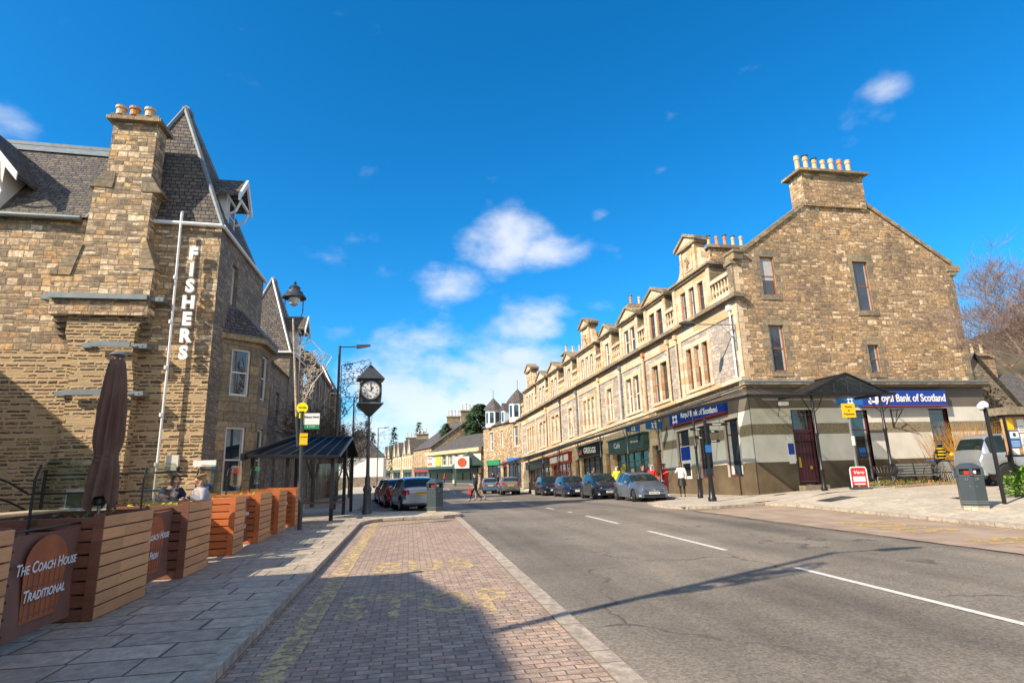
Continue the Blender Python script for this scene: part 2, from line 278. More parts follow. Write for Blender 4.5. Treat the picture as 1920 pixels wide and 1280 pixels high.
MT['bark'] = plain('grey_bark', (.13, .10, .08), .9, var=.35, scale=6)
MT['birch'] = plain('birch_bark', (.46, .34, .25), .8, var=.4, scale=5)
MT['twig2'] = plain('brown_twig', (.11, .08, .06), .8, var=.3)
MT['twig'] = plain('purplish_twig', (.30, .215, .175), .8, var=.3)
MT['leaf_dk'] = plain('conifer_needles', (.028, .062, .022), .7, var=.5, scale=.7)
MT['leaf_gn'] = plain('glossy_green_leaves', (.13, .24, .03), .5, var=.4, scale=3)
MT['leaf_au'] = plain('russet_leaves', (.30, .15, .04), .8, var=.5, scale=2)
MT['willow'] = plain('golden_willow_stems', (.52, .26, .04), .6, var=.4, scale=2)
MT['flowers'] = plain('yellow_petals', (.70, .52, .03), .7, var=.3, scale=9)
MT['flower_red'] = plain('red_petals', (.60, .05, .04), .7, var=.3, scale=9)
MT['soil'] = plain('dark_soil', (.06, .05, .03), .9, var=.4, scale=8)
MT['gold'] = plain('yellow_enamel', (.70, .45, .03), .4, metal=.3, var=.15)
MT['hills'] = plain('wooded_hill', (.075, .06, .038), .95, var=.7, scale=.11, bump=.4)
MT['grass'] = plain('rough_grass', (.10, .12, .04), .95, var=.3, scale=.8)

def glass_mat(name, col=(.02, .03, .04), rough=.04, spec=1.0, coat=.6):
    m, nt, b = new_mat(name); L = nt.links.new
    tc = N(nt, 'ShaderNodeTexCoord'); nz = N(nt, 'ShaderNodeTexNoise'); nz.inputs['Scale'].default_value = .9; nz.inputs['Detail'].default_value = 3; L(tc.outputs['Object'], nz.inputs['Vector'])
    r = N(nt, 'ShaderNodeMixRGB'); L(nz.outputs['Fac'], r.inputs[0]); r.inputs[1].default_value = c4(k(col, .4)); r.inputs[2].default_value = c4(k(col, 2.2)); L(r.outputs[0], b.inputs['Base Color'])
    b.inputs['Roughness'].default_value = rough; b.inputs['Specular IOR Level'].default_value = spec; b.inputs['Coat Weight'].default_value = coat; b.inputs['Coat Roughness'].default_value = .02
    bp = N(nt, 'ShaderNodeBump'); bp.inputs['Strength'].default_value = .08; n2 = N(nt, 'ShaderNodeTexNoise'); n2.inputs['Scale'].default_value = 1.5; L(tc.outputs['Object'], n2.inputs['Vector']); L(n2.outputs['Fac'], bp.inputs['Height']); L(bp.outputs[0], b.inputs['Normal'])
    return m
MT['glass'] = glass_mat('window_pane')
MT['glass_car'] = glass_mat('car_window', (.012, .02, .02), .06, .45, .0)
MT['curtain'] = plain('net_curtain', (.42, .42, .40), .8, var=.15)
def clear_glass(name, tint, amount=.82, rough=.03, gz=.6):
    m, nt, b = new_mat(name); L = nt.links.new
    t = N(nt, 'ShaderNodeBsdfTransparent'); t.inputs[0].default_value = c4(tint)
    g = N(nt, 'ShaderNodeBsdfGlossy'); g.inputs['Roughness'].default_value = rough
    fr = N(nt, 'ShaderNodeLayerWeight'); fr.inputs[0].default_value = .5
    mx = N(nt, 'ShaderNodeMixShader'); L(mth(nt, 'ADD', mth(nt, 'MULTIPLY', mth(nt, 'POWER', fr.outputs['Facing'], 4.0), gz), 1-amount), mx.inputs[0]); L(t.outputs[0], mx.inputs[1]); L(g.outputs[0], mx.inputs[2])
    L(mx.outputs[0], nt.nodes['Material Output'].inputs[0])
    return m
MT['clear'] = clear_glass('clear_screen_glass', (.80, .86, .83), .90)
MT['canopy_glass'] = clear_glass('canopy_glazing', (.25, .29, .28), .93, .2)
MT['shelter_glass'] = clear_glass('tinted_roof_glazing', (.06, .08, .075), .985, .4, .1)

def asphalt():
    m, nt, b = new_mat('asphalt'); L = nt.links.new
    tc = N(nt, 'ShaderNodeTexCoord')
    def nzn(scale, det=4, rg=.6):
        n = N(nt, 'ShaderNodeTexNoise'); n.inputs['Scale'].default_value = scale; n.inputs['Detail'].default_value = det; n.inputs['Roughness'].default_value = rg; L(tc.outputs['Object'], n.inputs['Vector']); return n.outputs['Fac']
    big, fine = nzn(.25, 5), nzn(38, 3, .8)
    mp = N(nt, 'ShaderNodeMapping'); mp.inputs['Scale'].default_value = (1.1, .06, 1); L(tc.outputs['Object'], mp.inputs[0])
    tr = N(nt, 'ShaderNodeTexNoise'); tr.inputs['Scale'].default_value = .8; tr.inputs['Detail'].default_value = 3; L(mp.outputs[0], tr.inputs['Vector'])
    r = N(nt, 'ShaderNodeValToRGB'); e = r.color_ramp.elements; e[0].position = .38; e[0].color = (.12, .103, .084, 1); e[1].position = .62; e[1].color = (.265, .225, .175, 1)
    L(mth(nt, 'ADD', mth(nt, 'MULTIPLY', big, .5), mth(nt, 'MULTIPLY', tr.outputs['Fac'], .5)), r.inputs[0])
    v = N(nt, 'ShaderNodeTexVoronoi'); v.inputs['Scale'].default_value = 42; L(tc.outputs['Object'], v.inputs['Vector'])
    ag = N(nt, 'ShaderNodeSeparateXYZ'); L(v.outputs['Color'], ag.inputs[0])
    sp = N(nt, 'ShaderNodeMapRange'); L(ag.outputs[0], sp.inputs['Value']); sp.inputs['From Min'].default_value = .0; sp.inputs['From Max'].default_value = 1; sp.inputs['To Min'].default_value = .74; sp.inputs['To Max'].default_value = 1.27
    s1 = N(nt, 'ShaderNodeVectorMath', operation='SCALE'); L(r.outputs[0], s1.inputs[0]); L(sp.outputs[0], s1.inputs['Scale'])
    # cracks
    wv = N(nt, 'ShaderNodeVectorMath', operation='MULTIPLY_ADD'); n3 = N(nt, 'ShaderNodeTexNoise'); n3.inputs['Scale'].default_value = 1.6; n3.inputs['Detail'].default_value = 6; L(tc.outputs['Object'], n3.inputs['Vector'])
    L(n3.outputs['Color'], wv.inputs[0]); wv.inputs[1].default_value = (.9, .9, .9); L(tc.outputs['Object'], wv.inputs[2])
    vc = N(nt, 'ShaderNodeTexVoronoi', feature='DISTANCE_TO_EDGE'); vc.inputs['Scale'].default_value = .27; L(wv.outputs[0], vc.inputs['Vector'])
    ck = N(nt, 'ShaderNodeMapRange'); L(vc.outputs['Distance'], ck.inputs['Value']); ck.inputs['From Min'].default_value = .0; ck.inputs['From Max'].default_value = .012; ck.inputs['To Min'].default_value = .7; ck.inputs['To Max'].default_value = 0
    gate = N(nt, 'ShaderNodeMapRange'); L(nzn(.5, 3), gate.inputs['Value']); gate.inputs['From Min'].default_value = .47; gate.inputs['From Max'].default_value = .55
    mx = N(nt, 'ShaderNodeMixRGB'); L(mth(nt, 'MULTIPLY', ck.outputs[0], gate.outputs[0]), mx.inputs[0]); L(s1.outputs[0], mx.inputs[1]); mx.inputs[2].default_value = (.035, .03, .027, 1)
    L(mx.outputs[0], b.inputs['Base Color']); b.inputs['Roughness'].default_value = .75; b.inputs['Specular IOR Level'].default_value = .3
    bp = N(nt, 'ShaderNodeBump'); bp.inputs['Strength'].default_value = .5; bp.inputs['Distance'].default_value = .01; L(mth(nt, 'ADD', ag.outputs[0], fine), bp.inputs['Height']); L(bp.outputs[0], b.inputs['Normal'])
    return m
MT['asphalt'] = asphalt()
MT['tar'] = plain('tar', (.03, .026, .022), .6, var=.4, scale=9)
MT['asphalt_patch'] = plain('asphalt_repair', (.165, .145, .12), .8, var=.25, scale=6, bump=.6)
def worn_paint(name, col, thr=.5):
    """paint half worn off: the gaps let what lies below show through"""
    m, nt, b = new_mat(name); L = nt.links.new
    b.inputs['Base Color'].default_value = c4(col); b.inputs['Roughness'].default_value = .7
    tc = N(nt, 'ShaderNodeTexCoord'); n = N(nt, 'ShaderNodeTexNoise'); n.inputs['Scale'].default_value = 7; n.inputs['Detail'].default_value = 6; n.inputs['Roughness'].default_value = .75; L(tc.outputs['Object'], n.inputs['Vector'])
    mr = N(nt, 'ShaderNodeMapRange'); L(n.outputs['Fac'], mr.inputs['Value']); mr.inputs['From Min'].default_value = thr-.06; mr.inputs['From Max'].default_value = thr+.06; mr.inputs['To Max'].default_value = .95
    L(mr.outputs[0], b.inputs['Alpha'])
    return m
MT['mark_yellow'] = worn_paint('worn_yellow_paint', (.58, .42, .20), .485)
MT['mark_yellow2'] = worn_paint('faded_yellow_paint', (.55, .36, .12), .46)

# ---------------------------------------------------------------- mesh helper
class M:
    def __init__(s): s.v, s.f, s.m, s.mats = [], [], [], []
    def mi(s, mat):
        mat = MT[mat] if isinstance(mat, str) else mat
        if mat not in s.mats: s.mats.append(mat)
        return s.mats.index(mat)
    def poly(s, pts, mat):
        b = len(s.v); s.v += [tuple(p) for p in pts]; s.f.append(tuple(range(b, b+len(pts)))); s.m.append(s.mi(mat)); return s
    def box(s, a, b, mat, fn=None):
        x0, y0, z0 = a; x1, y1, z1 = b
        if x0 > x1: x0, x1 = x1, x0
        if y0 > y1: y0, y1 = y1, y0
        if z0 > z1: z0, z1 = z1, z0
        p = [(x0, y0, z0), (x1, y0, z0), (x1, y1, z0), (x0, y1, z0), (x0, y0, z1), (x1, y0, z1), (x1, y1, z1), (x0, y1, z1)]
        return s.hexa(p, mat, fn)
    def hexa(s, p, mat, fn=None):
        if fn: p = [fn(*q) for q in p]
        b = len(s.v); s.v += [tuple(q) for q in p]; i = s.mi(mat)
        a = Vector(p[1])-Vector(p[0]); c = Vector(p[3])-Vector(p[0]); e = Vector(p[4])-Vector(p[0])
        fl = a.cross(c).dot(e) < 0
        for q in ((0, 3, 2, 1), (4, 5, 6, 7), (0, 1, 5, 4), (1, 2, 6, 5), (2, 3, 7, 6), (3, 0, 4, 7)):
            q = tuple(b+j for j in q); s.f.append(q[::-1] if fl else q); s.m.append(i)
        return s
    def prism(s, pts, off, mat):
        """polygon pts (3D) extruded by vector off"""
        n = len(pts); off = Vector(off); q = [Vector(p) for p in pts]
        nn = Vector((0, 0, 0))
        for i in range(n): nn += q[i].cross(q[(i+1) % n])
        if nn.dot(off) > 0: q = q[::-1]
        b = len(s.v); s.v += [tuple(p) for p in q]+[tuple(p+off) for p in q]; i_ = s.mi(mat)
        s.f.append(tuple(range(b, b+n))); s.m.append(i_)
        s.f.append(tuple(range(b+2*n-1, b+n-1, -1))); s.m.append(i_)
        for i in range(n):
            j = (i+1) % n; s.f.append((b+i, b+n+i, b+n+j, b+j)); s.m.append(i_)
        return s
    def tube(s, path, r, mat, n=8, cap=True):
        path = [Vector(p) for p in path]; rs = r if isinstance(r, (list, tuple)) else [r]*len(path)
        b = len(s.v); i_ = s.mi(mat); ref = None
        for j, p in enumerate(path):
            t = (path[min(j+1, len(path)-1)]-path[max(j-1, 0)])
            if t.length < 1e-9: t = Vector((0, 0, 1))
            t.normalize()
            if ref is None: ref = Vector((1, 0, 0)) if abs(t.x) < .8 else Vector((0, 1, 0))
            a = t.cross(ref).normalized(); c = t.cross(a); ref = -c if False else ref
            for q in range(n):
                an = 2*math.pi*q/n; s.v.append(tuple(p+(a*math.cos(an)+c*math.sin(an))*rs[j]))
        for j in range(len(path)-1):
            for q in range(n):
                q2 = (q+1) % n; s.f.append((b+j*n+q, b+j*n+q2, b+(j+1)*n+q2, b+(j+1)*n+q)); s.m.append(i_)
        if cap:
            s.f.append(tuple(b+q for q in range(n))[::-1]); s.m.append(i_); e = b+(len(path)-1)*n
            s.f.append(tuple(e+q for q in range(n))); s.m.append(i_)
        return s
    def lathe(s, c, prof, mat, n=14, ang0=0, axis='z'):
        """prof: (radius, height) pairs about a vertical axis at c"""
        b = len(s.v); i_ = s.mi(mat)
        for (r, h) in prof:
            for q in range(n):
                an = ang0+2*math.pi*q/n; x, y = r*math.cos(an), r*math.sin(an)
                if axis == 'z': s.v.append((c[0]+x, c[1]+y, c[2]+h))
                elif axis == 'x': s.v.append((c[0]+h, c[1]+x, c[2]+y))
                else: s.v.append((c[0]+y, c[1]+h, c[2]+x))
        for j in range(len(prof)-1):
            for q in range(n):
                q2 = (q+1) % n; s.f.append((b+j*n+q, b+j*n+q2, b+(j+1)*n+q2, b+(j+1)*n+q)); s.m.append(i_)
        s.f.append(tuple(b+q for q in range(n))[::-1]); s.m.append(i_); e = b+(len(prof)-1)*n
        s.f.append(tuple(e+q for q in range(n))); s.m.append(i_)
        return s
    def ball(s, c, r, mat, n=10, sz=1.0):
        pr = [(max(1e-3, r*math.sin(math.pi*i/8)), -r*sz*math.cos(math.pi*i/8)) for i in range(9)]
        return s.lathe(c, pr, mat, n)
    def build(s, name, parent=None, smooth=False, bevel=0, loc=None):
        me = bpy.data.meshes.new(name); me.from_pydata(s.v, [], s.f)
        for m in s.mats: me.materials.append(m)
        me.polygons.foreach_set('material_index', s.m)
        uvl = me.uv_layers.new(name='UVMap'); me.update()
        for p in me.polygons:
            nn = p.normal
            if abs(nn.z) > .985: t, bt = Vector((1, 0, 0)), Vector((0, 1, 0))
            else:
                t = Vector((-nn.y, nn.x, 0)).normalized(); bt = nn.cross(t).normalized()
                if bt.z < 0: bt = -bt
            for li in p.loop_indices:
                co = me.vertices[me.loops[li].vertex_index].co
                uvl.data[li].uv = (co.dot(t)+nn.x*.37, co.dot(bt))
        o = bpy.data.objects.new(name, me); COL.objects.link(o)
        if loc: o.location = loc
        if parent:
            o.parent = parent
            if parent.name in WC: o.location = -parent.location
        if smooth:
            me.polygons.foreach_set('use_smooth', [True]*len(me.polygons))
            try: me.set_sharp_from_angle(angle=R(38))
            except Exception: pass
        if bevel:
            bv = o.modifiers.new('bevel', 'BEVEL'); bv.width = bevel; bv.segments = 1; bv.limit_method = 'ANGLE'
        return o
def tag(o, label=None, cat=None, group=None, kind=None):
    if label: o['label'] = label
    if cat: o['category'] = cat
    if group: o['group'] = group
    if kind: o['kind'] = kind
    return o
def thing(name, label, cat, loc=(0, 0, 0), rz=0, group=None):
    o = bpy.data.objects.new(name, None); COL.objects.link(o); o.location = loc; o.rotation_euler.z = rz
    o.empty_display_size = .3
    return tag(o, label, cat, group)
WC = set()          # things whose parts are written in world coordinates
def site(name, label, cat, loc, group=None):
    o = thing(name, label, cat, loc, 0, group); WC.add(o.name); return o
def clone(root, loc=None, rz=None, label=None):
    def rec(o, par):
        c = o.copy(); COL.objects.link(c); c.parent = par
        for ch in [x for x in KIDS.get(o.name, [])]: rec(ch, c)
        return c
    KIDS = {}
    for x in COL.objects:
        if x.parent: KIDS.setdefault(x.parent.name, []).append(x)
    c = rec(root, None)
    if loc is not None: c.location = loc
    if rz is not None: c.rotation_euler.z = rz
    if label: c['label'] = label
    return c
def text_mesh(body, size, mat, extrude=.004, bold=0, shear=0, caps=False, align='CENTER', spacing=1.0, xs=1.0):
    """returns mesh data: text in local XZ plane facing -Y"""
    cu = bpy.data.curves.new('lettering', 'FONT'); cu.body = body; cu.size = size; cu.extrude = extrude; cu.offset = bold; cu.shear = shear
    cu.align_x = align; cu.align_y = 'CENTER'; cu.space_character = spacing; cu.resolution_u = 3
    if caps:
        cu.small_caps_scale = .76
        for i, ch in enumerate(body):
            if ch.islower(): cu.body_format[i].use_small_caps = True
    o = bpy.data.objects.new('tmp', cu); COL.objects.link(o)
    dg = bpy.context.evaluated_depsgraph_get(); dg.update()
    me = bpy.data.meshes.new_from_object(o.evaluated_get(dg)); bpy.data.objects.remove(o)
    me.transform(Matrix.Rotation(R(90), 4, 'X') @ Matrix.Diagonal((xs, 1, 1, 1)))
    me.materials.clear(); me.materials.append(MT[mat] if isinstance(mat, str) else mat)
    return me
def text_obj(name, body, size, mat, loc, rz=0, parent=None, **kw):
    o = bpy.data.objects.new(name, text_mesh(body, size, mat, **kw)); COL.objects.link(o)
    o.location = loc; o.rotation_euler.z = rz
    if parent:
        o.parent = parent
        if parent.name in WC: o.location = Vector(loc)-parent.location
    return o

# wall with holes; P(s,h,d) maps wall coordinates (along, up, outward) to the world
def wall(m, P, s0, s1, h0, h1, holes, mat, depth=.22, reveal=None, topfn=None):
    ss = sorted(set([s0, s1]+[x for h in holes for x in (h[0], h[1]) if s0 < x < s1]))
    hs = sorted(set([h0, h1]+[x for h in holes for x in (h[2], h[3]) if h0 < x < h1]))
    for i in range(len(ss)-1):
        for j in range(len(hs)-1):
            cs, ch = (ss[i]+ss[i+1])/2, (hs[j]+hs[j+1])/2
            if any(h[0] < cs < h[1] and h[2] < ch < h[3] for h in holes): continue
            m.poly([P(ss[i], hs[j], 0), P(ss[i+1], hs[j], 0), P(ss[i+1], hs[j+1], 0), P(ss[i], hs[j+1], 0)], mat)
    rm = reveal or mat
    for a, b, c, d in [h[:4] for h in holes]:
        m.poly([P(a, c, 0), P(a, d, 0), P(a, d, -depth), P(a, c, -depth)], rm)
        m.poly([P(b, c, 0), P(b, c, -depth), P(b, d, -depth), P(b, d, 0)], rm)
        m.poly([P(a, d, 0), P(b, d, 0), P(b, d, -depth), P(a, d, -depth)], rm)
        m.poly([P(a, c, 0), P(a, c, -depth), P(b, c, -depth), P(b, c, 0)], rm)
def wbox(m, P, s0, s1, h0, h1, d0, d1, mat):
    m.hexa([P(s0, h0, d0), P(s1, h0, d0), P(s1, h0, d1), P(s0, h0, d1), P(s0, h1, d0), P(s1, h1, d0), P(s1, h1, d1), P(s0, h1, d1)], mat)
def sash(P, s0, s1, h0, h1, mat, parent, depth=.16, fw=.06, rails=(.5,), mull=(), name='window', blind=None):
    m = M(); d0, d1 = -depth-.06, -depth
    wbox(m, P, s0, s0+fw, h0, h1, d0, d1, mat); wbox(m, P, s1-fw, s1, h0, h1, d0, d1, mat)
    wbox(m, P, s0+fw, s1-fw, h1-fw, h1, d0, d1, mat); wbox(m, P, s0+fw, s1-fw, h0, h0+fw*1.3, d0, d1, mat)
    for r in rails:
        hh = h0+(h1-h0)*r; wbox(m, P, s0+fw, s1-fw, hh-.025, hh+.025, d0+.01, d1-.01, mat)
    for r in mull:
        sx = s0+(s1-s0)*r; wbox(m, P, sx-.02, sx+.02, h0+fw*1.3, h1-fw, d0+.012, d1-.012, mat)
    o = m.build(name, parent)
    g = M(); g.poly([P(s0+fw, h0+fw, -depth-.035), P(s1-fw, h0+fw, -depth-.035), P(s1-fw, h1-fw, -depth-.035), P(s0+fw, h1-fw, -depth-.035)], 'glass')
    if blind: g.poly([P(s0+fw, h1-(h1-h0)*blind, -depth-.030), P(s1-fw, h1-(h1-h0)*blind, -depth-.030), P(s1-fw, h1-fw, -depth-.030), P(s0+fw, h1-fw, -depth-.030)], 'curtain')
    if blind is None and h1-h0 > 1.3 and random.random() < .55:
        cw = (s1-s0)*random.uniform(.16, .3)
        for a, b in ((s0+fw, s0+cw), (s1-cw, s1-fw)): g.poly([P(a, h0+fw, -depth-.030), P(b, h0+fw, -depth-.030), P(b-.02, h1-fw, -depth-.030), P(a, h1-fw, -depth-.030)], 'curtain')
    g.build('pane', o)
    return o
def YP(Y0, X0=0):       # wall in the plane Y=Y0 facing -Y
    return lambda s, h, d: (X0+s, Y0-d, h)
def XP(X0, sgn=1):      # wall in the plane X=X0 facing +X (sgn 1) or -X
    return lambda s, h, d: (X0+sgn*d, s, h)
def lineP(p0, p1, base=0.0, slope=0.0, side=1):
    """wall along p0->p1 ; outward = side * left-hand normal"""
    a, b = Vector((p0[0], p0[1], 0)), Vector((p1[0], p1[1], 0)); d = (b-a).normalized(); n = Vector((-d.y, d.x, 0))*side
    def P(s, h, e): q = a+d*s+n*e; return (q.x, q.y, base+h+slope*s)
    P.len = (b-a).length
    return P

# ================================================================= THE GROUND
def zr(y):
    if y < 22: return 0.0
    if y < 62: return -.02*(y-22)
    if y < 90: return -.8+.01*(y-62)
    return -.52
def cl(x, a=0., b=1.): return max(a, min(b, x))
def zp(x, y):           # right-hand pavement: rises away from the kerb near the corner
    t = cl((x-13.5)/2.5)*cl((27.-y)/6)
    return zr(y)+.10+.30*t+.06*cl(x-17, 0, 3)*cl((32-y)/4)
def sheet(name, xs, ys, mat, zf, label=None):
    m = M()
    for i in range(len(xs)-1):
        for j in range(len(ys)-1):
            q = [(xs[i], ys[j]), (xs[i+1], ys[j]), (xs[i+1], ys[j+1]), (xs[i], ys[j+1])]
            m.poly([(a, b, zf(a, b)) for a, b in q], mat)
    return tag(m.build(name), kind='structure')
def rng(a, b, n): return [a+(b-a)*i/n for i in range(n+1)]
g = M(); g.poly([(-3000, -3000, -1.35), (3000, -3000, -1.35), (3000, 3000, -1.35), (-3000, 3000, -1.35)], 'grass'); tag(g.build('ground'), kind='structure')
YS = rng(-14, 22, 6)+rng(22, 62, 8)[1:]+rng(62, 90, 4)[1:]+[130, 180]
sheet('road', rng(-8, 26, 8), YS, 'asphalt', lambda x, y: zr(y)-.004)
BAYX = 1.72
# brick bus bay, its concrete edging, and the red bay opposite
g = M(); g.poly([(-1.5, -14, .002), (BAYX-.16, -14, .002), (BAYX-.16, 20.2, .002), (-1.5, 20.2, .002)], 'setts'); tag(g.build('bus_bay'), kind='structure')
g = M()
for i in range(38): g.box((BAYX-.15, -14+i*.92, -.05), (BAYX+.06, -14+i*.92+.905, .012), 'kerbstone')
tag(g.build('edging_kerb'), kind='structure')
g = M()
red = [(10.0, -14), (10.0, 8), (9.82, 14), (9.8, 19.4), (10.6, 19.6), (13.5, 20.6), (13.35, 15), (13.1, 8), (13.0, -14)]
g.poly([(x, y, .004) for x, y in red], 'redbay'); tag(g.build('loading_bay'), kind='structure')
# left pavement, at road level +.10, widening round the end of the bay
LK = [(-1.5, -14), (-1.5, 19.2), (-1.3, 19.9), (-.9, 20.35), (-.2, 20.5), (1.2, 20.6), (1.75, 20.9), (1.9, 21.4), (1.75, 22.3), (1.0, 23.6), (-.3, 24.6), (-1.9, 25.6), (-2.3, 27.5), (-2.6, 40), (-2.9, 60), (-3.2, 90), (-4.5, 130)]
def kerb_line(name, line, h0=-.1, w=.14, zf=zr, up=.10, side=-1, mat='kerbstone'):
    m = M()
    pts = []
    for i in range(len(line)-1):
        a, b = Vector(line[i]), Vector(line[i+1]); n = max(1, int((b-a).length/.92)); pts += [(a+(b-a)*(j/n)) for j in range(n)]
    pts.append(Vector(line[-1]))
    off = []
    for i, p in enumerate(pts):
        t = (pts[min(i+1, len(pts)-1)]-pts[max(i-1, 0)]).normalized(); off.append(p+Vector((-t.y, t.x))*w*(-side))
    for i in range(len(pts)-1):
        a, b, c, d = pts[i], pts[i+1], off[i+1], off[i]
        e = (b-a)*.008; z = lambda p: zf(p.y) if zf is zr else zf(p.x, p.y)
        q = [a+e, b-e, c-e, d+e]
        m.hexa([(p.x, p.y, zr(p.y)-.1) for p in q]+[(p.x, p.y, z(p)+up) for p in q], mat)
    return tag(m.build(name), kind='structure')
kerb_line('left_kerb', LK, side=-1)
g = M(); lk2 = []
for i in range(len(LK)-1):
    a, b = Vector(LK[i]), Vector(LK[i+1]); n = max(1, int((b-a).length/3)); lk2 += [a+(b-a)*(j/n) for j in range(n)]
lk2.append(Vector(LK[-1]))
for i in range(len(lk2)-1):
    a, b = lk2[i], lk2[i+1]
    if b.y <= a.y+.001: b = Vector((b.x, a.y+.001))
    dx = .13 if a.y < 19.3 or a.y > 25.5 else .10
    g.poly([(-9, a.y, zr(a.y)+.094), (a.x-dx, a.y, zr(a.y)+.094), (b.x-dx, b.y, zr(b.y)+.094), (-9, b.y, zr(b.y)+.094)], 'paving' if a.y < 20.4 else 'paving2')
tag(g.build('left_pavement'), kind='structure')
# right pavement
RK = [(13.0, -14), (13.05, 5), (13.25, 10.9), (13.42, 15.06), (13.6, 19), (13.2, 20.3), (11.1, 19.83), (9.95, 20.0), (9.45, 20.7), (9.5, 22.2), (10.0, 23.8), (11.1, 25.0), (12.6, 25.8), (12.75, 27.5), (12.5, 32), (11.9, 38), (11.1, 46), (10.3, 54), (9.6, 62), (9.2, 75), (9.0, 90)]
kerb_line('right_kerb', RK, side=1, zf=lambda x, y: zp(x, y)+.002, up=0.0)
g = M()
def rightx(y):
    # innermost pavement edge for a given y (the nose bulges out between y 20 and 26)
    for (x0, y0), (x1, y1) in zip(RK[8:], RK[9:]):
        if y0 <= y <= y1: return x0+(x1-x0)*(y-y0)/(y1-y0)
    return None
ys = rng(20.7, 27.5, 14)+rng(27.5, 90, 24)[1:]
for y0, y1 in zip(ys, ys[1:]):
    xa, xb = rightx(y0)+.13, rightx(y1)+.13
    ra = [xa+(40-xa)*t for t in (0, .03, .06, .1, .15, .2, .25, .32, 1)]; rb = [xb+(40-xb)*t for t in (0, .03, .06, .1, .15, .2, .25, .32, 1)]
    for i in range(8): g.poly([(ra[i], y0, zp(ra[i], y0)-.004), (ra[i+1], y0, zp(ra[i+1], y0)-.004), (rb[i+1], y1, zp(rb[i+1], y1)-.004), (rb[i], y1, zp(rb[i], y1)-.004)], 'paving2')
def edge2(y):
    pts = RK[:6]
    for (x0, y0), (x1, y1) in zip(pts, pts[1:]):
        if y0 <= y <= y1: return x0+(x1-x0)*(y-y0)/(y1-y0)
    return 13.2
ys = rng(-14, 8, 4)+rng(8, 20.3, 8)[1:]
for y0, y1 in zip(ys, ys[1:]):
    for t0, t1 in zip((0, .03, .06, .1, .15, .25, .5), (.03, .06, .1, .15, .25, .5, 1)):
        f = lambda y, t: (edge2(y)+.13)+(45-edge2(y)-.13)*t
        g.poly([(f(y0, t0), y0, zp(f(y0, t0), y0)-.004), (f(y0, t1), y0, zp(f(y0, t1), y0)-.004), (f(y1, t1), y1, zp(f(y1, t1), y1)-.004), (f(y1, t0), y1, zp(f(y1, t0), y1)-.004)], 'paving2')
# wedge between the bay end and the nose
w = [(13.2, 20.3), (11.1, 19.83), (9.95, 20.0), (9.6, 20.7), (24, 20.7), (45, 20.7), (45, 20.3)]
for i in range(4):
    xs_ = (9.75, 10.6, 11.6, 12.6, 13.4); f = lambda x: 20.0 if x < 11.1 else 19.83+(x-11.1)*.22
    g.poly([(xs_[i], f(xs_[i])+.06, zp(xs_[i], 20)-.004), (xs_[i+1], min(20.7, f(xs_[i+1])+.06), zp(xs_[i+1], 20)-.004), (xs_[i+1], 20.7, zp(xs_[i+1], 20.7)-.004), (xs_[i], 20.7, zp(xs_[i], 20.7)-.004)], 'paving2')
xs_ = [13.3, 14, 15, 16, 18, 21, 45]
for a, b in zip(xs_, xs_[1:]): g.poly([(a, 20.3, zp(a, 20.3)-.004), (b, 20.3, zp(b, 20.3)-.004), (b, 20.7, zp(b, 20.7)-.004), (a, 20.7, zp(a, 20.7)-.004)], 'paving2')
tag(g.build('right_pavement'), kind='structure')
# painted markings: each a sheet just above the road
def stripe(name, x0, y0, x1, y1, w, mat, z=.003):
    m = M(); a, b = Vector((x0, y0)), Vector((x1, y1)); t = (b-a).normalized(); n = Vector((-t.y, t.x))*w/2
    m.poly([((a-n).x, (a-n).y, zr(a.y)+z), ((b-n).x, (b-n).y, zr(b.y)+z), ((b+n).x, (b+n).y, zr(b.y)+z), ((a+n).x, (a+n).y, zr(a.y)+z)], mat)
    return tag(m.build(name), kind='structure')
for a, b in ((3.0, 8.49), (10.48, 14.14), (16.24, 19.27), (20.9, 24.6), (27, 30), (32.4, 35.4), (38, 41), (44, 47), (50, 53), (57, 60), (64, 67), (72, 75)):
    stripe('road_marking', 5.9-max(0, a-18)*.02, a, 5.9-max(0, b-18)*.02, b, .11, 'mark_white')
stripe('road_marking', -1.12, -10, -1.05, 19.9, .24, 'mark_yellow', .006)
stripe('road_marking', -1.0, 20.05, 1.45, 20.05, .16, 'mark_yellow2', .006)
for a, b in zip(RK[1:5], RK[2:6]): stripe('road_marking', a[0]-.22, a[1], b[0]-.22, b[1], .1, 'mark_yellow2', .008)
stripe('road_marking', 13.0, 20.0, 11.1, 19.6, .1, 'mark_yellow2', .008); stripe('road_marking', 11.1, 19.6, 9.9, 19.75, .1, 'mark_yellow2', .008)
def ground_text(body, size, loc, rz, mat, sx, sy, z=.006, bold=.035):
    me = text_mesh(body, size, mat, extrude=0.0, bold=bold, spacing=1.15)
    me.transform(Matrix.Rotation(R(-90), 4, 'X')); me.transform(Matrix.Diagonal((sx, sy, 1, 1)))
    o = bpy.data.objects.new('road_marking', me); COL.objects.link(o); o.location = loc; o.rotation_euler.z = rz
    return tag(o, kind='structure')
ground_text('STOP', 1.0, (.22, 7.65, .006), 0, 'mark_yellow', .80, 1.75)
ground_text('BUS', 1.0, (.25, 10.6, .006), 0, 'mark_yellow', .92, 1.5)
ground_text('STOP', 1.0, (11.6, 12.6, .01), R(90), 'mark_yellow2', 1.0, 1.7)
ground_text('BUS', 1.0, (11.4, 9.2, .01), R(90), 'mark_yellow2', 1.0, 1.7)
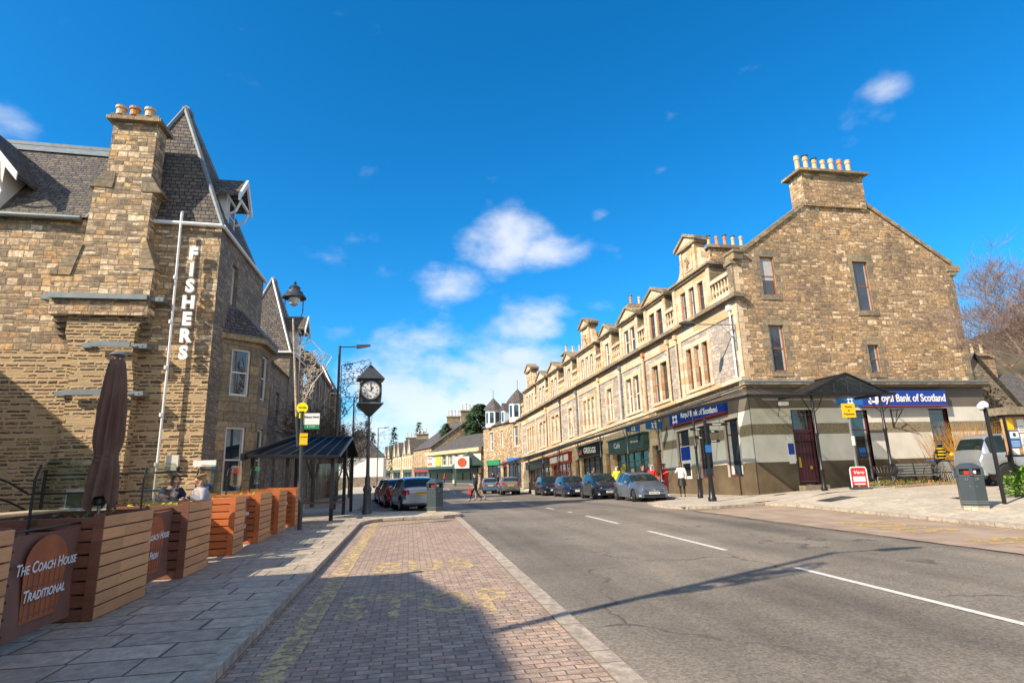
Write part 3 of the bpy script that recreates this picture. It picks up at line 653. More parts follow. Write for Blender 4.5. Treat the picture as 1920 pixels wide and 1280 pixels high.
for (x, y, s_) in ((14.9, 18.6, .55), (15.4, 22.5, .25), (16.5, 15.2, .3), (-2.3, 7.1, .0)):
    if s_:
        m = M(); z = zp(x, y)
        m.poly([(x-s_, y-s_*.7, zp(x-s_, y-s_*.7)+.006), (x+s_, y-s_*.7, zp(x+s_, y-s_*.7)+.006), (x+s_, y+s_*.7, zp(x+s_, y+s_*.7)+.006), (x-s_, y+s_*.7, zp(x-s_, y+s_*.7)+.006)], 'darkgrey')
        tag(m.build('manhole_cover'), 'dark %s metal cover set in the right-hand pavement%s' % (('large rectangular', ' near the kerb') if s_ > .5 else ('small', ' in front of the glass porch') if s_ < .28 else ('medium', ' nearest the noticeboard')), 'manhole cover')

m = M(); rnd = random.Random(3); yy = rng(-4, 19.4, 60)
for a, b in zip(yy, yy[1:]):
    f = lambda y: 9.98-.012*max(0, y-8)+.03*math.sin(y*2.3)+.02*math.sin(y*7)
    w0 = .018+.02*abs(math.sin(a*1.7)); m.poly([(f(a)-w0, a, .006), (f(a)+w0, a, .006), (f(b)+w0, b, .006), (f(b)-w0, b, .006)], 'tar')
tag(m.build('tar_seam'), kind='structure')
for x, y, w_, l_ in ():
    m = M(); m.lathe((x, y, -.02), [(w_*.95, 0), (w_*.95, .024)], 'darkgrey', 20); tag(m.build('drain_cover'), 'round iron drain cover in the road, %s' % {3.4: 'nearest the camera', 7.6: 'beyond the centre line', 4.3: 'farthest, near the end of the bus bay'}[x], 'drain cover')
for (x0, y0, x1, y1) in ():
    m = M(); m.poly([(x0, y0, .0015), (x1, y0+.1, .0015), (x1-.05, y1, .0015), (x0+.08, y1-.1, .0015)], 'asphalt_patch'); tag(m.build('road_patch'), kind='structure')

# ================================================================= HOTEL ON THE LEFT
FX, FY = -6.9, 21.0
hotel = site('stone_hotel', 'large brown stone hotel with slate roof and stepped chimney at left of street', 'building', (-10, 21, 0))
def pyramid_roof(parent, x0, x1, y0, y1, z, ax, ay, az, mat='slate', lead='lead', ridge=.5, name='roof'):
    m = M(); a, b = (ax, ay, az), (ax, ay+ridge, az)
    m.poly([(x0, y0, z), (x1, y0, z), a], mat); m.poly([(x1, y0, z), (x1, y1, z), b, a], mat)
    m.poly([(x1, y1, z), (x0, y1, z), b], mat); m.poly([(x0, y1, z), (x0, y0, z), a, b], mat)
    o = m.build(name, parent)
    l = M()
    for p, q in (((x0, y0, z), a), ((x1, y0, z), a), ((x1, y1, z), b), ((x0, y1, z), b)):
        p, q = Vector(p), Vector(q); n = 7
        l.tube([p+(q-p)*t for t in (0, 1)], .09, lead, 6)
    l.tube([a, b], .16, lead, 6); l.build('lead_flashing', o)
    return o
m = M()
W1 = YP(FY)
wall(m, W1, -17, FX, 5.9, 10.6, [], 'stone_up')
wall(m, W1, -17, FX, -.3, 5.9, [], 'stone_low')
m.build('side_wall', hotel)
m = M()
bays = [(26.6, 27.4, 7.2, 9.3)]
PF = XP(FX)
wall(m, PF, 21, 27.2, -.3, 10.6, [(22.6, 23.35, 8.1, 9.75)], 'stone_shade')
m.build('street_wall', hotel)
sash(PF, 22.6, 23.35, 8.1, 9.75, 'white', hotel)
# far return wall and body behind so the building is solid
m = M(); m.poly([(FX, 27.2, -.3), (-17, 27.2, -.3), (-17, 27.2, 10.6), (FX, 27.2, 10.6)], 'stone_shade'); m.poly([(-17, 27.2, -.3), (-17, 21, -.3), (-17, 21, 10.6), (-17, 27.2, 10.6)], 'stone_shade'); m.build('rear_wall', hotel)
# main roof left of the chimney
m = M()
m.poly([(-17, 20.85, 10.62), (-11.0, 20.85, 10.62), (-11.0, 23.9, 14.85), (-17, 23.9, 15.0)], 'slate')
m.poly([(-17, 27.2, 10.62), (-17, 23.9, 15.0), (-11.0, 23.9, 14.85), (-11.0, 27.2, 10.62)], 'slate')
m.poly([(-17, 20.85, 10.62), (-17, 23.9, 15.0), (-17, 27.2, 10.62)], 'stone_up')
ro = m.build('roof', hotel)
m = M(); m.tube([(-17, 23.9, 15.05), (-11, 23.9, 14.9)], .14, 'lead', 6); m.poly([(-17, 23.55, 14.62), (-11, 23.55, 14.47), (-11, 23.83, 14.88), (-17, 23.83, 15.02)], 'lead'); m.build('ridge_flashing', ro)
m = M()
m.tube([(-17, 20.78, 10.62), (-11.45, 20.78, 10.56)], .085, 'steel', 8); m.tube([(-9.3, 20.8, 10.58), (-6.82, 20.8, 10.52)], .075, 'white', 8); m.build('gutter', hotel)
pyramid_roof(hotel, -11.3, -6.85, 20.9, 25.3, 10.6, -9.1, 22.3, 16.15)
# street side gutter running away from us
m = M(); m.tube([(-6.78, 20.8, 10.5), (-6.78, 27.2, 10.5)], .07, 'white', 8); m.build('gutter', hotel)
# stepped chimney breast
def stack(parent, poly, y0, y1, mat, name='chimney'):
    m = M(); m.prism([(x, y0, z) for x, z in poly], (0, y1-y0, 0), mat); return m.build(name, parent)
breast = stack(hotel, [(-11.85, 7.62), (-11.85, 8.3), (-11.7, 8.55), (-11.05, 9.5), (-11.0, 10.8), (-10.97, 11.6), (-11.1, 11.65), (-10.65, 12.25), (-10.65, 14.25), (-9.2, 14.25), (-9.2, 12.1), (-8.85, 11.55), (-9.1, 11.45), (-9.12, 9.7), (-8.78, 8.75), (-8.82, 7.62)], 20.42, 21.2, 'stone_up')
m = M(); m.box((-10.82, 20.22, 14.2), (-9.03, 21.38, 14.33), 'ashlar_old'); m.box((-10.72, 20.3, 14.33), (-9.13, 21.3, 14.45), 'ashlar_old'); m.build('chimney_cap', breast)
for i, (x, mt) in enumerate(((-10.45, 'pot'), (-10.0, 'pot_red'), (-9.5, 'pot'))):
    m = M(); m.lathe((x, 20.42, 14.45), [(.16, 0), (.15, .22), (.19, .24), (.19, .33), (.12, .34)], mt, 12); m.build('chimney_pot', breast)

m = M(); m.prism([(-11.95, 20.38, 8.35), (-11.15, 20.38, 9.45), (-11.05, 20.38, 9.45), (-11.3, 20.38, 8.35)], (0, .6, 0), 'ashlar_old'); m.build('weathering_stone', breast)
m = M(); m.prism([(-8.72, 20.38, 8.65), (-9.1, 20.38, 9.7), (-9.2, 20.38, 9.6), (-9.25, 20.38, 8.65)], (0, .6, 0), 'ashlar_old'); m.build('weathering_stone', breast)
m = M(); m.prism([(-11.15, 20.39, 11.62), (-10.68, 20.39, 12.25), (-10.35, 20.39, 12.2), (-10.4, 20.39, 11.6)], (0, .6, 0), 'ashlar_old'); m.build('weathering_stone', breast)
m = M(); m.prism([(-8.8, 20.39, 11.5), (-9.17, 20.39, 12.1), (-9.5, 20.39, 12.05), (-9.45, 20.39, 11.5)], (0, .6, 0), 'ashlar_old'); m.build('weathering_stone', breast)

# corbels and the lower breast
m = M(); m.box((-11.83, 20.45, 7.0), (-8.83, 21.0, 7.62), 'stone_up'); m.build('breast_base', hotel)
for x0, x1 in ((-11.75, -11.3), (-10.95, -10.6), (-9.25, -8.85)):
    m = M()
    for i in range(3): m.box((x0, 20.48+.14*i, 6.95-.17*i), (x1, 21.0, 7.1-.17*i), 'ashlar_old')
    m.box((x0, 20.9, 6.4), (x1, 20.99, 6.6), 'ashlar_old'); m.build('corbel', hotel)
stack(hotel, [(-11.0, -.2), (-11.0, 5.5), (-11.3, 6.4), (-11.3, 7.0), (-9.0, 7.0), (-9.2, 6.4), (-9.2, 5.5), (-9.05, 4.6), (-9.1, -.2)], 20.60, 21.0, 'stone_low', 'lower_breast')
for (x0, x1, z) in ((-11.85, -8.85, 7.62), (-10.4, -9.2, 5.98), (-11.0, -9.15, 4.38)):
    m = M(); m.box((x0, 20.33, z-.09), (x1, 20.41, z+.09), 'steel'); m.box((x0-.3, 20.5, z-.1), (x0, 20.98, z+.05), 'steel'); m.box((x1, 20.5, z-.1), (x1+.45, 20.98, z+.05), 'steel')
    for x in (x1+.15, x1+.3): m.lathe((x, 20.48, z-.02), [(.02, 0), (.02, .04)], 'poleg', 6, axis='y')
    m.build('restraint_band', hotel)
# rainwater pipe
m = M(); m.tube([(-8.12, 20.72, -.2), (-8.12, 20.72, 5), (-8.19, 20.72, 10.5)], .042, 'white', 8)
for z in (2, 3.6, 5.2, 6.8, 8.4): m.tube([(-8.13-.006*z, 20.72, z), (-8.13-.006*z, 20.72, z+.12)], .075, 'white', 8)
m.tube([(-8.21, 20.78, 10.55), (-8.21, 20.78, 11.0)], .05, 'white', 8); m.build('rainwater_pipe', hotel)
m = M(); m.box((-7.95, 20.86, 1.85), (-7.55, 20.99, 2.35), 'cream'); m.build('meter_box', hotel)
# white bargeboard dormer on the street side of the steep roof
def street_dormer(parent, x0, x1, yc, w, z0, z1, zt, name='dormer'):
    m = M(); y0, y1 = yc-w/2, yc+w/2
    m.box((x0, y0, z0), (x1-.25, y1, z1), 'white')
    ov = .3
    for s_ in (-1, 1):
        m.hexa([(x0-.6, yc, zt-.05), (x1+.25, yc, zt-.05), (x1+.25, yc+s_*(w/2+ov), z1-.22), (x0-.3, yc+s_*(w/2+ov), z1-.22), (x0-.6, yc, zt+.05), (x1+.25, yc, zt+.05), (x1+.25, yc+s_*(w/2+ov), z1-.12), (x0-.3, yc+s_*(w/2+ov), z1-.12)], 'slate')
    o = m.build(name, parent)
    b = M()
    for s_ in (-1, 1):
        b.hexa([(x1+.25, yc, zt-.2), (x1+.33, yc, zt-.2), (x1+.33, yc+s_*(w/2+ov+.03), z1-.42), (x1+.25, yc+s_*(w/2+ov+.03), z1-.42), (x1+.25, yc, zt+.08), (x1+.33, yc, zt+.08), (x1+.33, yc+s_*(w/2+ov+.03), z1-.14), (x1+.25, yc+s_*(w/2+ov+.03), z1-.14)], 'white')
        b.tube([(x1-.2, yc+s_*w/2, z1-.9), (x1+.1, yc+s_*w/2, z1-.75), (x1+.25, yc+s_*w/2, z1-.35)], .05, 'white', 6)
    b.box((x1+.2, y0, z1-.32), (x1+.28, y1, z1-.22), 'white'); b.build('bargeboard', o)
    sash(XP(x1-.25+.22), y0+.15, y1-.15, z0+.3, z1-.15, 'white', o, name='dormer_window')
    return o
street_dormer(hotel, -8.6, -6.95, 22.75, 1.1, 10.7, 12.5, 13.3)
dm = M(); dx0, dx1, dyf = -16.3, -14.15, 20.95
dm.box((dx0, dyf, 10.8), (dx1, dyf+2.4, 12.7), 'white'); dm.prism([(dx0, dyf, 12.7), (dx1, dyf, 12.7), ((dx0+dx1)/2, dyf, 14.0)], (0, 2.6, 0), 'white'); dm = dm.build('roof_dormer', hotel)
m = M(); cxm = (dx0+dx1)/2
for s_ in (-1, 1): m.hexa([(cxm, dyf-.45, 14.15), (cxm+s_*1.6, dyf-.45, 12.0), (cxm+s_*1.6, dyf+1.2, 12.0), (cxm, dyf+2.7, 14.15), (cxm, dyf-.45, 14.28), (cxm+s_*1.6, dyf-.45, 12.13), (cxm+s_*1.6, dyf+1.2, 12.13), (cxm, dyf+2.7, 14.28)], 'slate')
m.build('dormer_roof', dm); m = M()
for s_ in (-1, 1):
    m.hexa([(cxm, dyf-.5, 13.9), (cxm+s_*1.8, dyf-.5, 11.72), (cxm+s_*1.8, dyf-.45, 11.72), (cxm, dyf-.45, 13.9), (cxm, dyf-.5, 14.2), (cxm+s_*1.8, dyf-.5, 12.02), (cxm+s_*1.8, dyf-.45, 12.02), (cxm, dyf-.45, 14.2)], 'white')
    m.tube([(cxm+s_*1.15, dyf-.02, 11.5), (cxm+s_*1.15, dyf-.3, 11.85), (cxm+s_*1.15, dyf-.45, 12.4)], .05, 'white', 6)
m.build('bargeboard', dm); sash(lambda a, b, c: (a, dyf+.24-c, b), -15.95, -14.5, 11.1, 12.6, 'white', dm, mull=(.5,), name='dormer_window')
# canted bay window on the street front
def canted_bay(parent, x, y0, y1, out, z0, z1, sills, mat='ashlar_old'):
    c = out*.95; q = [(x, y0), (x+out, y0+c), (x+out, y1-c), (x, y1)]
    for i in range(3):
        P = lineP(q[i], q[i+1], side=-1); ln = P.len; mm = M()
        a, b = ln*.24, ln*.76
        wall(mm, P, 0, ln, z0, z1, [(a, b, s, e) for s, e in sills], mat, depth=.15); w_ = mm.build('bay_wall', parent)
        for s, e in sills: sash(P, a, b, s, e, 'white', w_, depth=.09, fw=.07)
    mm = M(); e = .22; q2 = [(x, y0-e), (x+out+e, y0+c-e*.4), (x+out+e, y1-c+e*.4), (x, y1+e)]
    mm.prism([(a, b, z1) for a, b in q2], (0, 0, .22), mat); mm.build('bay_cornice', parent)
    mm = M(); q3 = [(x, y0+.2), (x+.25, y0+c+.1), (x+.25, y1-c-.1), (x, y1-.2)]
    for i in range(3): mm.poly([(q2[i][0], q2[i][1], z1+.22), (q2[i+1][0], q2[i+1][1], z1+.22), (q3[i+1][0], q3[i+1][1], z1+1.35), (q3[i][0], q3[i][1], z1+1.35)], 'slate')
    mm.poly([(a, b, z1+1.35) for a, b in q3], 'lead')
    for i in (1, 2): mm.tube([(q2[i][0], q2[i][1], z1+.24), (q3[i][0], q3[i][1], z1+1.36)], .06, 'lead', 6)
    mm.build('bay_roof', parent)
canted_bay(hotel, FX, 22.3, 26.2, 1.05, -.2, 6.65, [(1.0, 3.4), (4.55, 6.35)])
# projecting letters on the side wall
fl = M(); me_all = []
o = tag(thing('hotel_sign', 'white upright letters running down the side wall of the stone hotel', 'sign', (-7.66, 20.75, 9.35)))
for i, ch in enumerate('FISHERS'):
    l = text_obj('letter', ch, .62, 'textwhite', (-.02+.0*i, 0, -i*.598), 0, o, extrude=.05, bold=.035, xs=.92)

# ================================================================= SANDSTONE TERRACE ON THE RIGHT
T0, TD, TN = Vector((16.97, 26.45, 0)), Vector((-.1234, .99236, 0)), Vector((-.99236, -.1234, 0))
TLEN = 37.2
def F(s, h, d=0):                       # upper storeys: courses step down the hill
    q = T0+TD*s+TN*d; return (q.x, q.y, h-.083*s)
def G(s, h, d=0):                       # shop level: from the sloping street up to the string course
    q = T0+TD*s+TN*d; base = -.02*s; top = 5.8-.083*s
    return (q.x, q.y, base+(top-base)*h/5.8 if h > 0 else base+h)
terrace = site('sandstone_terrace', 'long golden sandstone terrace with pedimented dormers and balustrade above shops', 'building', (16.97, 26.45, 0))
CX = [3.85, 8.0, 11.65, 15.3, 19.1, 23.1, 26.9, 30.4, 34.2]     # window axes
KIND = [3, 2, 2, 1, 3, 1, 2, 2, 3]
WW = {1: .8, 2: 1.85, 3: 2.1}
BROWN = {0, 1}
# shop openings: (s0, s1, sill, head)
shops = [(.95, 2.2, .95, 4.0), (3.4, 4.6, .95, 4.0), (5.45, 6.8, .95, 4.0), (8.9, 9.7, .05, 3.4), (10.2, 15.2, .3, 3.3), (15.9, 16.6, .05, 3.5), (17.2, 21.3, .1, 3.6), (21.8, 22.6, .05, 3.5), (23.4, 28.4, .1, 3.5), (28.9, 35.4, .1, 3.5)]
m = M()
wall(m, G, 0, 8.4, -.5, 5.8, [s for s in shops if s[1] < 8.4], 'cream', depth=.3)
m.build('bank_front_wall', terrace)
m = M(); wall(m, G, 8.4, TLEN, -.5, 5.8, [s for s in shops if s[0] > 8.4], 'ashlar', depth=.35); m.build('shopfront_wall', terrace)
wins = []
for c, kd in zip(CX, KIND):
    w_ = WW[kd]; n = kd if kd < 3 else 3; gap = .28
    lw = (w_-gap*(n-1))/n
    for i in range(n): a = c-w_/2+i*(lw+gap); wins.append((a, a+lw, 6.26, 8.7, c))
m = M(); wall(m, F, 0, TLEN, 5.8, 9.35, [w_[:4] for w_ in wins], 'stone_street', depth=.24, reveal='ashlar'); m.build('front_wall', terrace)
for w_ in wins: sash(F, w_[0], w_[1], w_[2], w_[3], 'brown_sash' if w_[4] < 9 else 'white', terrace, depth=.17, fw=.055, blind=random.choice((None, None, .35, .5)))
# dressed stone round the windows, one surround for each bay
for c, kd in zip(CX, KIND):
    w_ = WW[kd]; n = kd; gap = .28; lw = (w_-gap*(n-1))/n; m = M()
    wbox(m, F, c-w_/2-.3, c-w_/2, 6.1, 9.0, .003, .05, 'ashlar'); wbox(m, F, c+w_/2, c+w_/2+.3, 6.1, 9.0, .003, .05, 'ashlar')
    wbox(m, F, c-w_/2, c+w_/2, 8.7, 9.0, .003, .05, 'ashlar'); wbox(m, F, c-w_/2, c+w_/2, 6.1, 6.26, .003, .10, 'ashlar')
    for i in range(n-1): a = c-w_/2+lw+i*(lw+gap); wbox(m, F, a, a+gap, 6.26, 8.7, -.01, .045, 'ashlar')
    m.build('window_surround', terrace)
m = M(); wbox(m, F, -.02, TLEN, 9.35, 10.0, -.2, .06, 'ashlar'); m.build('frieze', terrace)
m = M(); wbox(m, F, -.25, TLEN+.1, 10.0, 10.12, -.3, .22, 'ashlar_old'); wbox(m, F, -.35, TLEN+.15, 10.12, 10.3, -.3, .42, 'ashlar_old'); wbox(m, F, -.3, TLEN+.1, 10.3, 10.36, -.3, .34, 'ashlar_old'); m.build('cornice', terrace)
m = M(); wbox(m, F, -.12, 8.6, 5.72, 5.92, -.1, .34, 'ashlar'); wbox(m, F, 8.6, TLEN, 5.75, 5.95, -.1, .18, 'ashlar'); wbox(m, F, -.1, TLEN, 5.5, 5.72, -.1, .1, 'ashlar_old'); m.build('string_course', terrace)
for s0, s1 in ((0, .32), (5.3, 5.6), (9.9, 10.15), (13.45, 13.7), (17.1, 17.4), (21.0, 21.3), (25.0, 25.2), (28.6, 28.9), (32.3, 32.6), (36.9, 37.2)):
    m = M(); wbox(m, F, s0, s1, 5.95, 9.35, .002, .055, 'ashlar'); m.build('pilaster', terrace)
# rainwater pipes: several colours as in the street
for s_, mt in ((.5, 'white'), (5.75, 'pot'), (6.7, 'pot'), (9.75, 'pot_red'), (13.2, 'steel'), (16.9, 'pot'), (21.45, 'steel'), (25.3, 'darkgrey'), (29.1, 'pot')):
    m = M(); m.tube([F(s_, 9.7, .13), F(s_, 5.95, .13)], .055, mt, 8); m.box((-.13, -.1, -.28), (.13, .1, 0), mt, lambda x, y, z: F(s_+x, 9.9+z, .15+y))
    for z in (6.9, 8.2): m.tube([F(s_, z, .13), F(s_, z+.12, .13)], .075, mt, 8)
    m.build('rainwater_pipe', terrace)
# balustrade between the dormer fronts
GW = {0, 4, 8}
def half(i): return 1.9 if i in GW else {1: .95, 2: 1.35}[KIND[i]]
spans = []; prev = .35
for i, c in enumerate(CX):
    spans.append((prev, c-half(i))); prev = c+half(i)
spans.append((prev, TLEN-.2))
def baluster(m, s, h, d=0):
    prof = [(.07, 0), (.07, .08), (.045, .12), (.10, .32), (.085, .42), (.045, .60), (.05, .72), (.07, .76), (.07, .84)]
    b = len(m.v); n = 6; i_ = m.mi('ashlar')
    for r, z in prof:
        for q in range(n):
            an = 2*math.pi*q/n; m.v.append(F(s+r*math.cos(an), h+z, d+r*math.sin(an)))
    for j in range(len(prof)-1):
        for q in range(n): m.f.append((b+j*n+q, b+j*n+(q+1) % n, b+(j+1)*n+(q+1) % n, b+(j+1)*n+q)); m.m.append(i_)
for a, b in spans:
    if b-a < .35: continue
    m = M(); wbox(m, F, a, b, 10.36, 10.72, -.15, .12, 'ashlar'); wbox(m, F, a, b, 11.56, 11.76, -.17, .15, 'ashlar')
    wbox(m, F, a, b, 11.76, 11.84, -.13, .11, 'ashlar_old')
    n = max(1, int((b-a)/.24)); st = (b-a)/n
    for i in range(n): baluster(m, a+st*(i+.5), 10.72, 0)
    m.build('balustrade', terrace)
m = M(); wbox(m, F, -.02, .35, 10.36, 12.05, -.28, .1, 'ashlar_old'); wbox(m, F, -.12, .5, 12.05, 12.25, -.35, .2, 'ashlar_old'); wbox(m, F, -.3, .4, 12.25, 12.62, -.5, .1, 'ashlar_old'); wbox(m, F, -.36, .5, 12.62, 12.75, -.6, .16, 'ashlar_old'); m.build('corner_pier', terrace)
def ped(m, c, w_, h, rise, d0, d1, mat='ashlar', cap='ashlar_old'):
    """triangular pediment with raking cornice"""
    for a, b in ((-1, 0), (0, 1)):
        s0, s1 = c+a*w_, c+b*w_; h0 = h+(rise if a == 0 else 0); h1 = h+(rise if b == 0 else 0)
        m.hexa([F(s0, h0-.02, d0), F(s1, h1-.02, d0), F(s1, h1-.02, d1+.12), F(s0, h0-.02, d1+.12), F(s0, h0+.16, d0), F(s1, h1+.16, d0), F(s1, h1+.16, d1+.12), F(s0, h0+.16, d1+.12)], cap)
    m.prism([F(c-w_+.1, h, d1), F(c+w_-.1, h, d1), F(c, h+rise-.03, d1)], tuple((TN*-(d1-d0))), mat)
for i, (c, kd) in enumerate(zip(CX, KIND)):
    big = i in GW; hw = half(i); z0, z1 = 10.36, 12.75
    dorm = M()
    n = kd; w_ = {1: .62, 2: 1.6, 3: 2.3}[kd]; gap = .26 if kd < 3 else .35; lw = (w_-gap*(n-1))/n; hs = []
    for q in range(n): a = c-w_/2+q*(lw+gap); hs.append((a, a+lw, 10.55, 12.25))
    wall(dorm, F, c-hw, c+hw, z0, z1, hs, 'ashlar', depth=.2)
    dd_ = -2.3
    for sgn in (-1, 1):
        dorm.poly([F(c+sgn*hw, z0, 0), F(c+sgn*hw, z1, 0), F(c+sgn*hw, z1, dd_), F(c+sgn*hw, z0, dd_)], 'ashlar_old')
    for sgn in (-1, 1): wbox(dorm, F, c+sgn*hw-(.28 if sgn > 0 else 0), c+sgn*hw+(.28 if sgn < 0 else 0), z0, z1, .002, .07, 'ashlar')
    o = dorm.build('gable_front' if big else 'dormer', terrace)
    for a, b, e, f in hs: sash(F, a, b, e, f, 'brown_sash' if i < 2 else 'white', o, depth=.13, fw=.05, name='dormer_window')
    m = M(); wbox(m, F, c-hw-.1, c+hw+.1, z1, z1+.12, dd_ if not big else -1.0, .14, 'ashlar_old'); wbox(m, F, c-hw-.18, c+hw+.18, z1+.12, z1+.24, dd_ if not big else -1.0, .26, 'ashlar_old'); m.build('dormer_cornice', o)
    if big:
        m = M(); t0, t1 = z1+.24, 14.75
        wbox(m, F, c-.78, c+.78, t0, t1, -.65, -.02, 'ashlar')
        for sgn in (-1, 1):
            wbox(m, F, c+sgn*.78-(.2 if sgn > 0 else 0), c+sgn*.78+(.2 if sgn < 0 else 0), t0, t1, -.02, .06, 'ashlar')
            prof = [(0, t0), (.95, t0), (.9, t0+.22), (.55, t0+.35), (.35, t0+.7), (.3, t0+1.1), (.12, t0+1.45), (0, t0+1.5)]
            m.prism([F(c+sgn*(.78+x), z, -.12) for x, z in prof], tuple(TN*-.4), 'ashlar')
        # carved tablet
        wbox(m, F, c-.42, c+.42, t0+.3, t0+1.35, -.02, .03, 'ashlar')
        for q in range(9): m.ball(F(c+random.uniform(-.25, .25), t0+.45+q*.09, .04), random.uniform(.05, .1), 'ashlar_old', 6)
        wbox(m, F, c-.95, c+.95, t1, t1+.16, -.8, .16, 'ashlar_old'); m.build('gable_tower', o)
        m = M(); ped(m, c, 1.12, t1+.16, .62, -.8, .1); m.build('pediment', o)
    else:
        m = M(); ped(m, c, hw+.2, z1+.24, .72+.1*(kd == 2), dd_, .1); m.build('pediment', o)
# main roof, ridge parallel to the street
RY0 = 7.0
def RB(s, h, d): return F(s, h, d)
m = M()
m.poly([F(.15, 11.2, -.35), F(TLEN-.1, 11.2, -.35), F(TLEN-.1, 16.3, -6.9), F(.15, 16.3, -6.9)], 'slate')
m.poly([F(TLEN-.1, 16.3, -6.9), F(.15, 16.3, -6.9), F(.15, 11.0, -13.6), F(TLEN-.1, 11.0, -13.6)], 'slate')
m.build('roof', terrace)
m = M(); P_ = lineP((TD*TLEN+T0)[:2], (TD*TLEN+T0-TN*13.8)[:2]); zt = -.083*TLEN
m.poly([P_(0, -1.5, 0), P_(13.8, -1.5, 0), P_(13.8, 12.3+zt, 0), P_(6.9, 16.4+zt, 0), P_(0, 12.3+zt, 0)], 'stone_gable'); m.build('far_gable_wall', terrace)
m = M(); m.poly([F(TLEN, -1, -13.8), F(0, -1, -13.8), F(0, 11.1, -13.8), F(TLEN, 11.1, -13.8)], 'stone_gable'); m.build('rear_wall', terrace)
def chimney(parent, x0, x1, y0, y1, z0, z1, pots, mat='stone_gable', pot='pot', ph=.85, along='x', cap=.16, name='chimney', pr=.14):
    m = M(); m.box((x0, y0, z0), (x1, y1, z1), mat); o = m.build(name, parent)
    m = M(); m.box((x0-cap, y0-cap, z1), (x1+cap, y1+cap, z1+.14), 'ashlar_old'); m.box((x0-cap*.3, y0-cap*.3, z1+.14), (x1+cap*.3, y1+cap*.3, z1+.26), 'ashlar_old'); m.build('chimney_cap', o)
    for i in range(pots):
        t = (i+.5)/pots
        px, py = (x0+(x1-x0)*t, (y0+y1)/2) if along == 'x' else ((x0+x1)/2, y0+(y1-y0)*t)
        hh = ph*random.uniform(.9, 1.1); r = pr
        mt = 'pot_red' if random.random() < .15 else pot
        q = M(); q.lathe((px, py, z1+.22), [(r, 0), (r, hh*.12), (r*.82, hh*.15), (r*.72, hh*.75), (r*.95, hh*.78), (r*.95, hh*.84), (r*.8, hh*.86), (r*.9, hh), (r*.5, hh*1.01)], mt, 10)
        if random.random() < .45: q.lathe((px, py, z1+.22+hh*1.01), [(r*.9, 0), (r*1.15, .02), (r*1.1, .06), (r*.3, .07)], 'black', 10)
        q.build('chimney_pot', o)
    return o
for s_, n in ((6.0, 5), (17.0, 4), (24.5, 3), (31.5, 4)):
    q = T0+TD*s_-TN*4.6; zt = 16.0-.083*s_
    chimney(terrace, q.x-1.5, q.x+1.5, q.y-.5, q.y+.5, zt-5, zt, n, mat='stone_gable')
# the big gable end facing us
GY = 26.45
GP = YP(GY)
gw = [(18.62, 19.45, 10.35, 12.55), (24.35, 25.3, 9.6, 12.5), (18.62, 19.5, 6.2, 8.7), (24.45, 25.12, 6.15, 7.7)]
m = M(); wall(m, GP, 17.0, 30.85, 5.62, 12.58, gw, 'stone_gable', depth=.15, reveal='ashlar_old')
m.poly([(17.35, GY, 12.58), (30.85, GY, 12.58), (25.9, GY, 15.95), (22.0, GY, 15.95)], 'stone_gable')
m.build('gable_wall', terrace)
for i, (a, b, c, d) in enumerate(gw): sash(GP, a, b, c, d, 'brown_sash', terrace, depth=.10, fw=.06, blind=(.6 if i == 0 else None))
for a, b, c, d in gw:
    m = M(); wbox(m, GP, a-.3, b+.35, d, d+.42, -.02, .012, 'ashlar_old'); wbox(m, GP, a-.15, b+.2, c-.26, c, -.02, .05, 'ashlar_old')
    n = int((d-c)/.36)
    for q in range(n):
        zz = c+(d-c)*q/n; w_ = .42 if q % 2 else .24
        wbox(m, GP, a-w_, a, zz, zz+(d-c)/n-.01, -.02, .01, 'ashlar_old'); wbox(m, GP, b, b+w_+.04, zz, zz+(d-c)/n-.01, -.02, .01, 'ashlar_old')
    m.build('window_surround', terrace)
m = M()
for a, b in (((17.15, 12.38), (22.1, 15.93)), ((25.8, 15.93), (30.95, 12.42))):
    m.hexa([(a[0], GY-.1, a[1]), (b[0], GY-.1, b[1]), (b[0], GY+.4, b[1]), (a[0], GY+.4, a[1]), (a[0], GY-.1, a[1]+.26), (b[0], GY-.1, b[1]+.26), (b[0], GY+.4, b[1]+.26), (a[0], GY+.4, a[1]+.26)], 'ashlar_old'); m.build('skew_coping', terrace); m = M()
m.box((30.5, GY-.14, 12.1), (31.35, GY+.5, 12.45), 'ashlar_old'); m.box((30.6, GY-.1, 11.85), (31.1, GY+.4, 12.1), 'ashlar_old'); m.build('skew_stone', terrace)
m = M(); m.poly([(30.85, GY, 0), (30.85, 63, -1), (30.85, 63, 9), (30.85, GY, 12.3)], 'stone_gable'); m.build('yard_wall', terrace)
o = chimney(terrace, 21.85, 25.8, 26.3, 27.4, 15.7, 17.75, 7, mat='stone_gable', ph=1.0, cap=.28, pr=.17)
m = M()
for i in range(20):
    z = 5.7+i*.345; w_ = .5 if i % 2 else .28
    m.box((17.0, GY-.02, z), (17.0+w_, GY+.3, z+.335), 'ashlar')
m.build('quoins', terrace); m = M()
for i in range(19):
    z = 5.7+i*.345; w_ = .5 if i % 2 else .28
    m.box((30.85-w_, GY-.02, z), (30.88, GY+.3, z+.335), 'ashlar_old')
m.build('quoins', terrace)
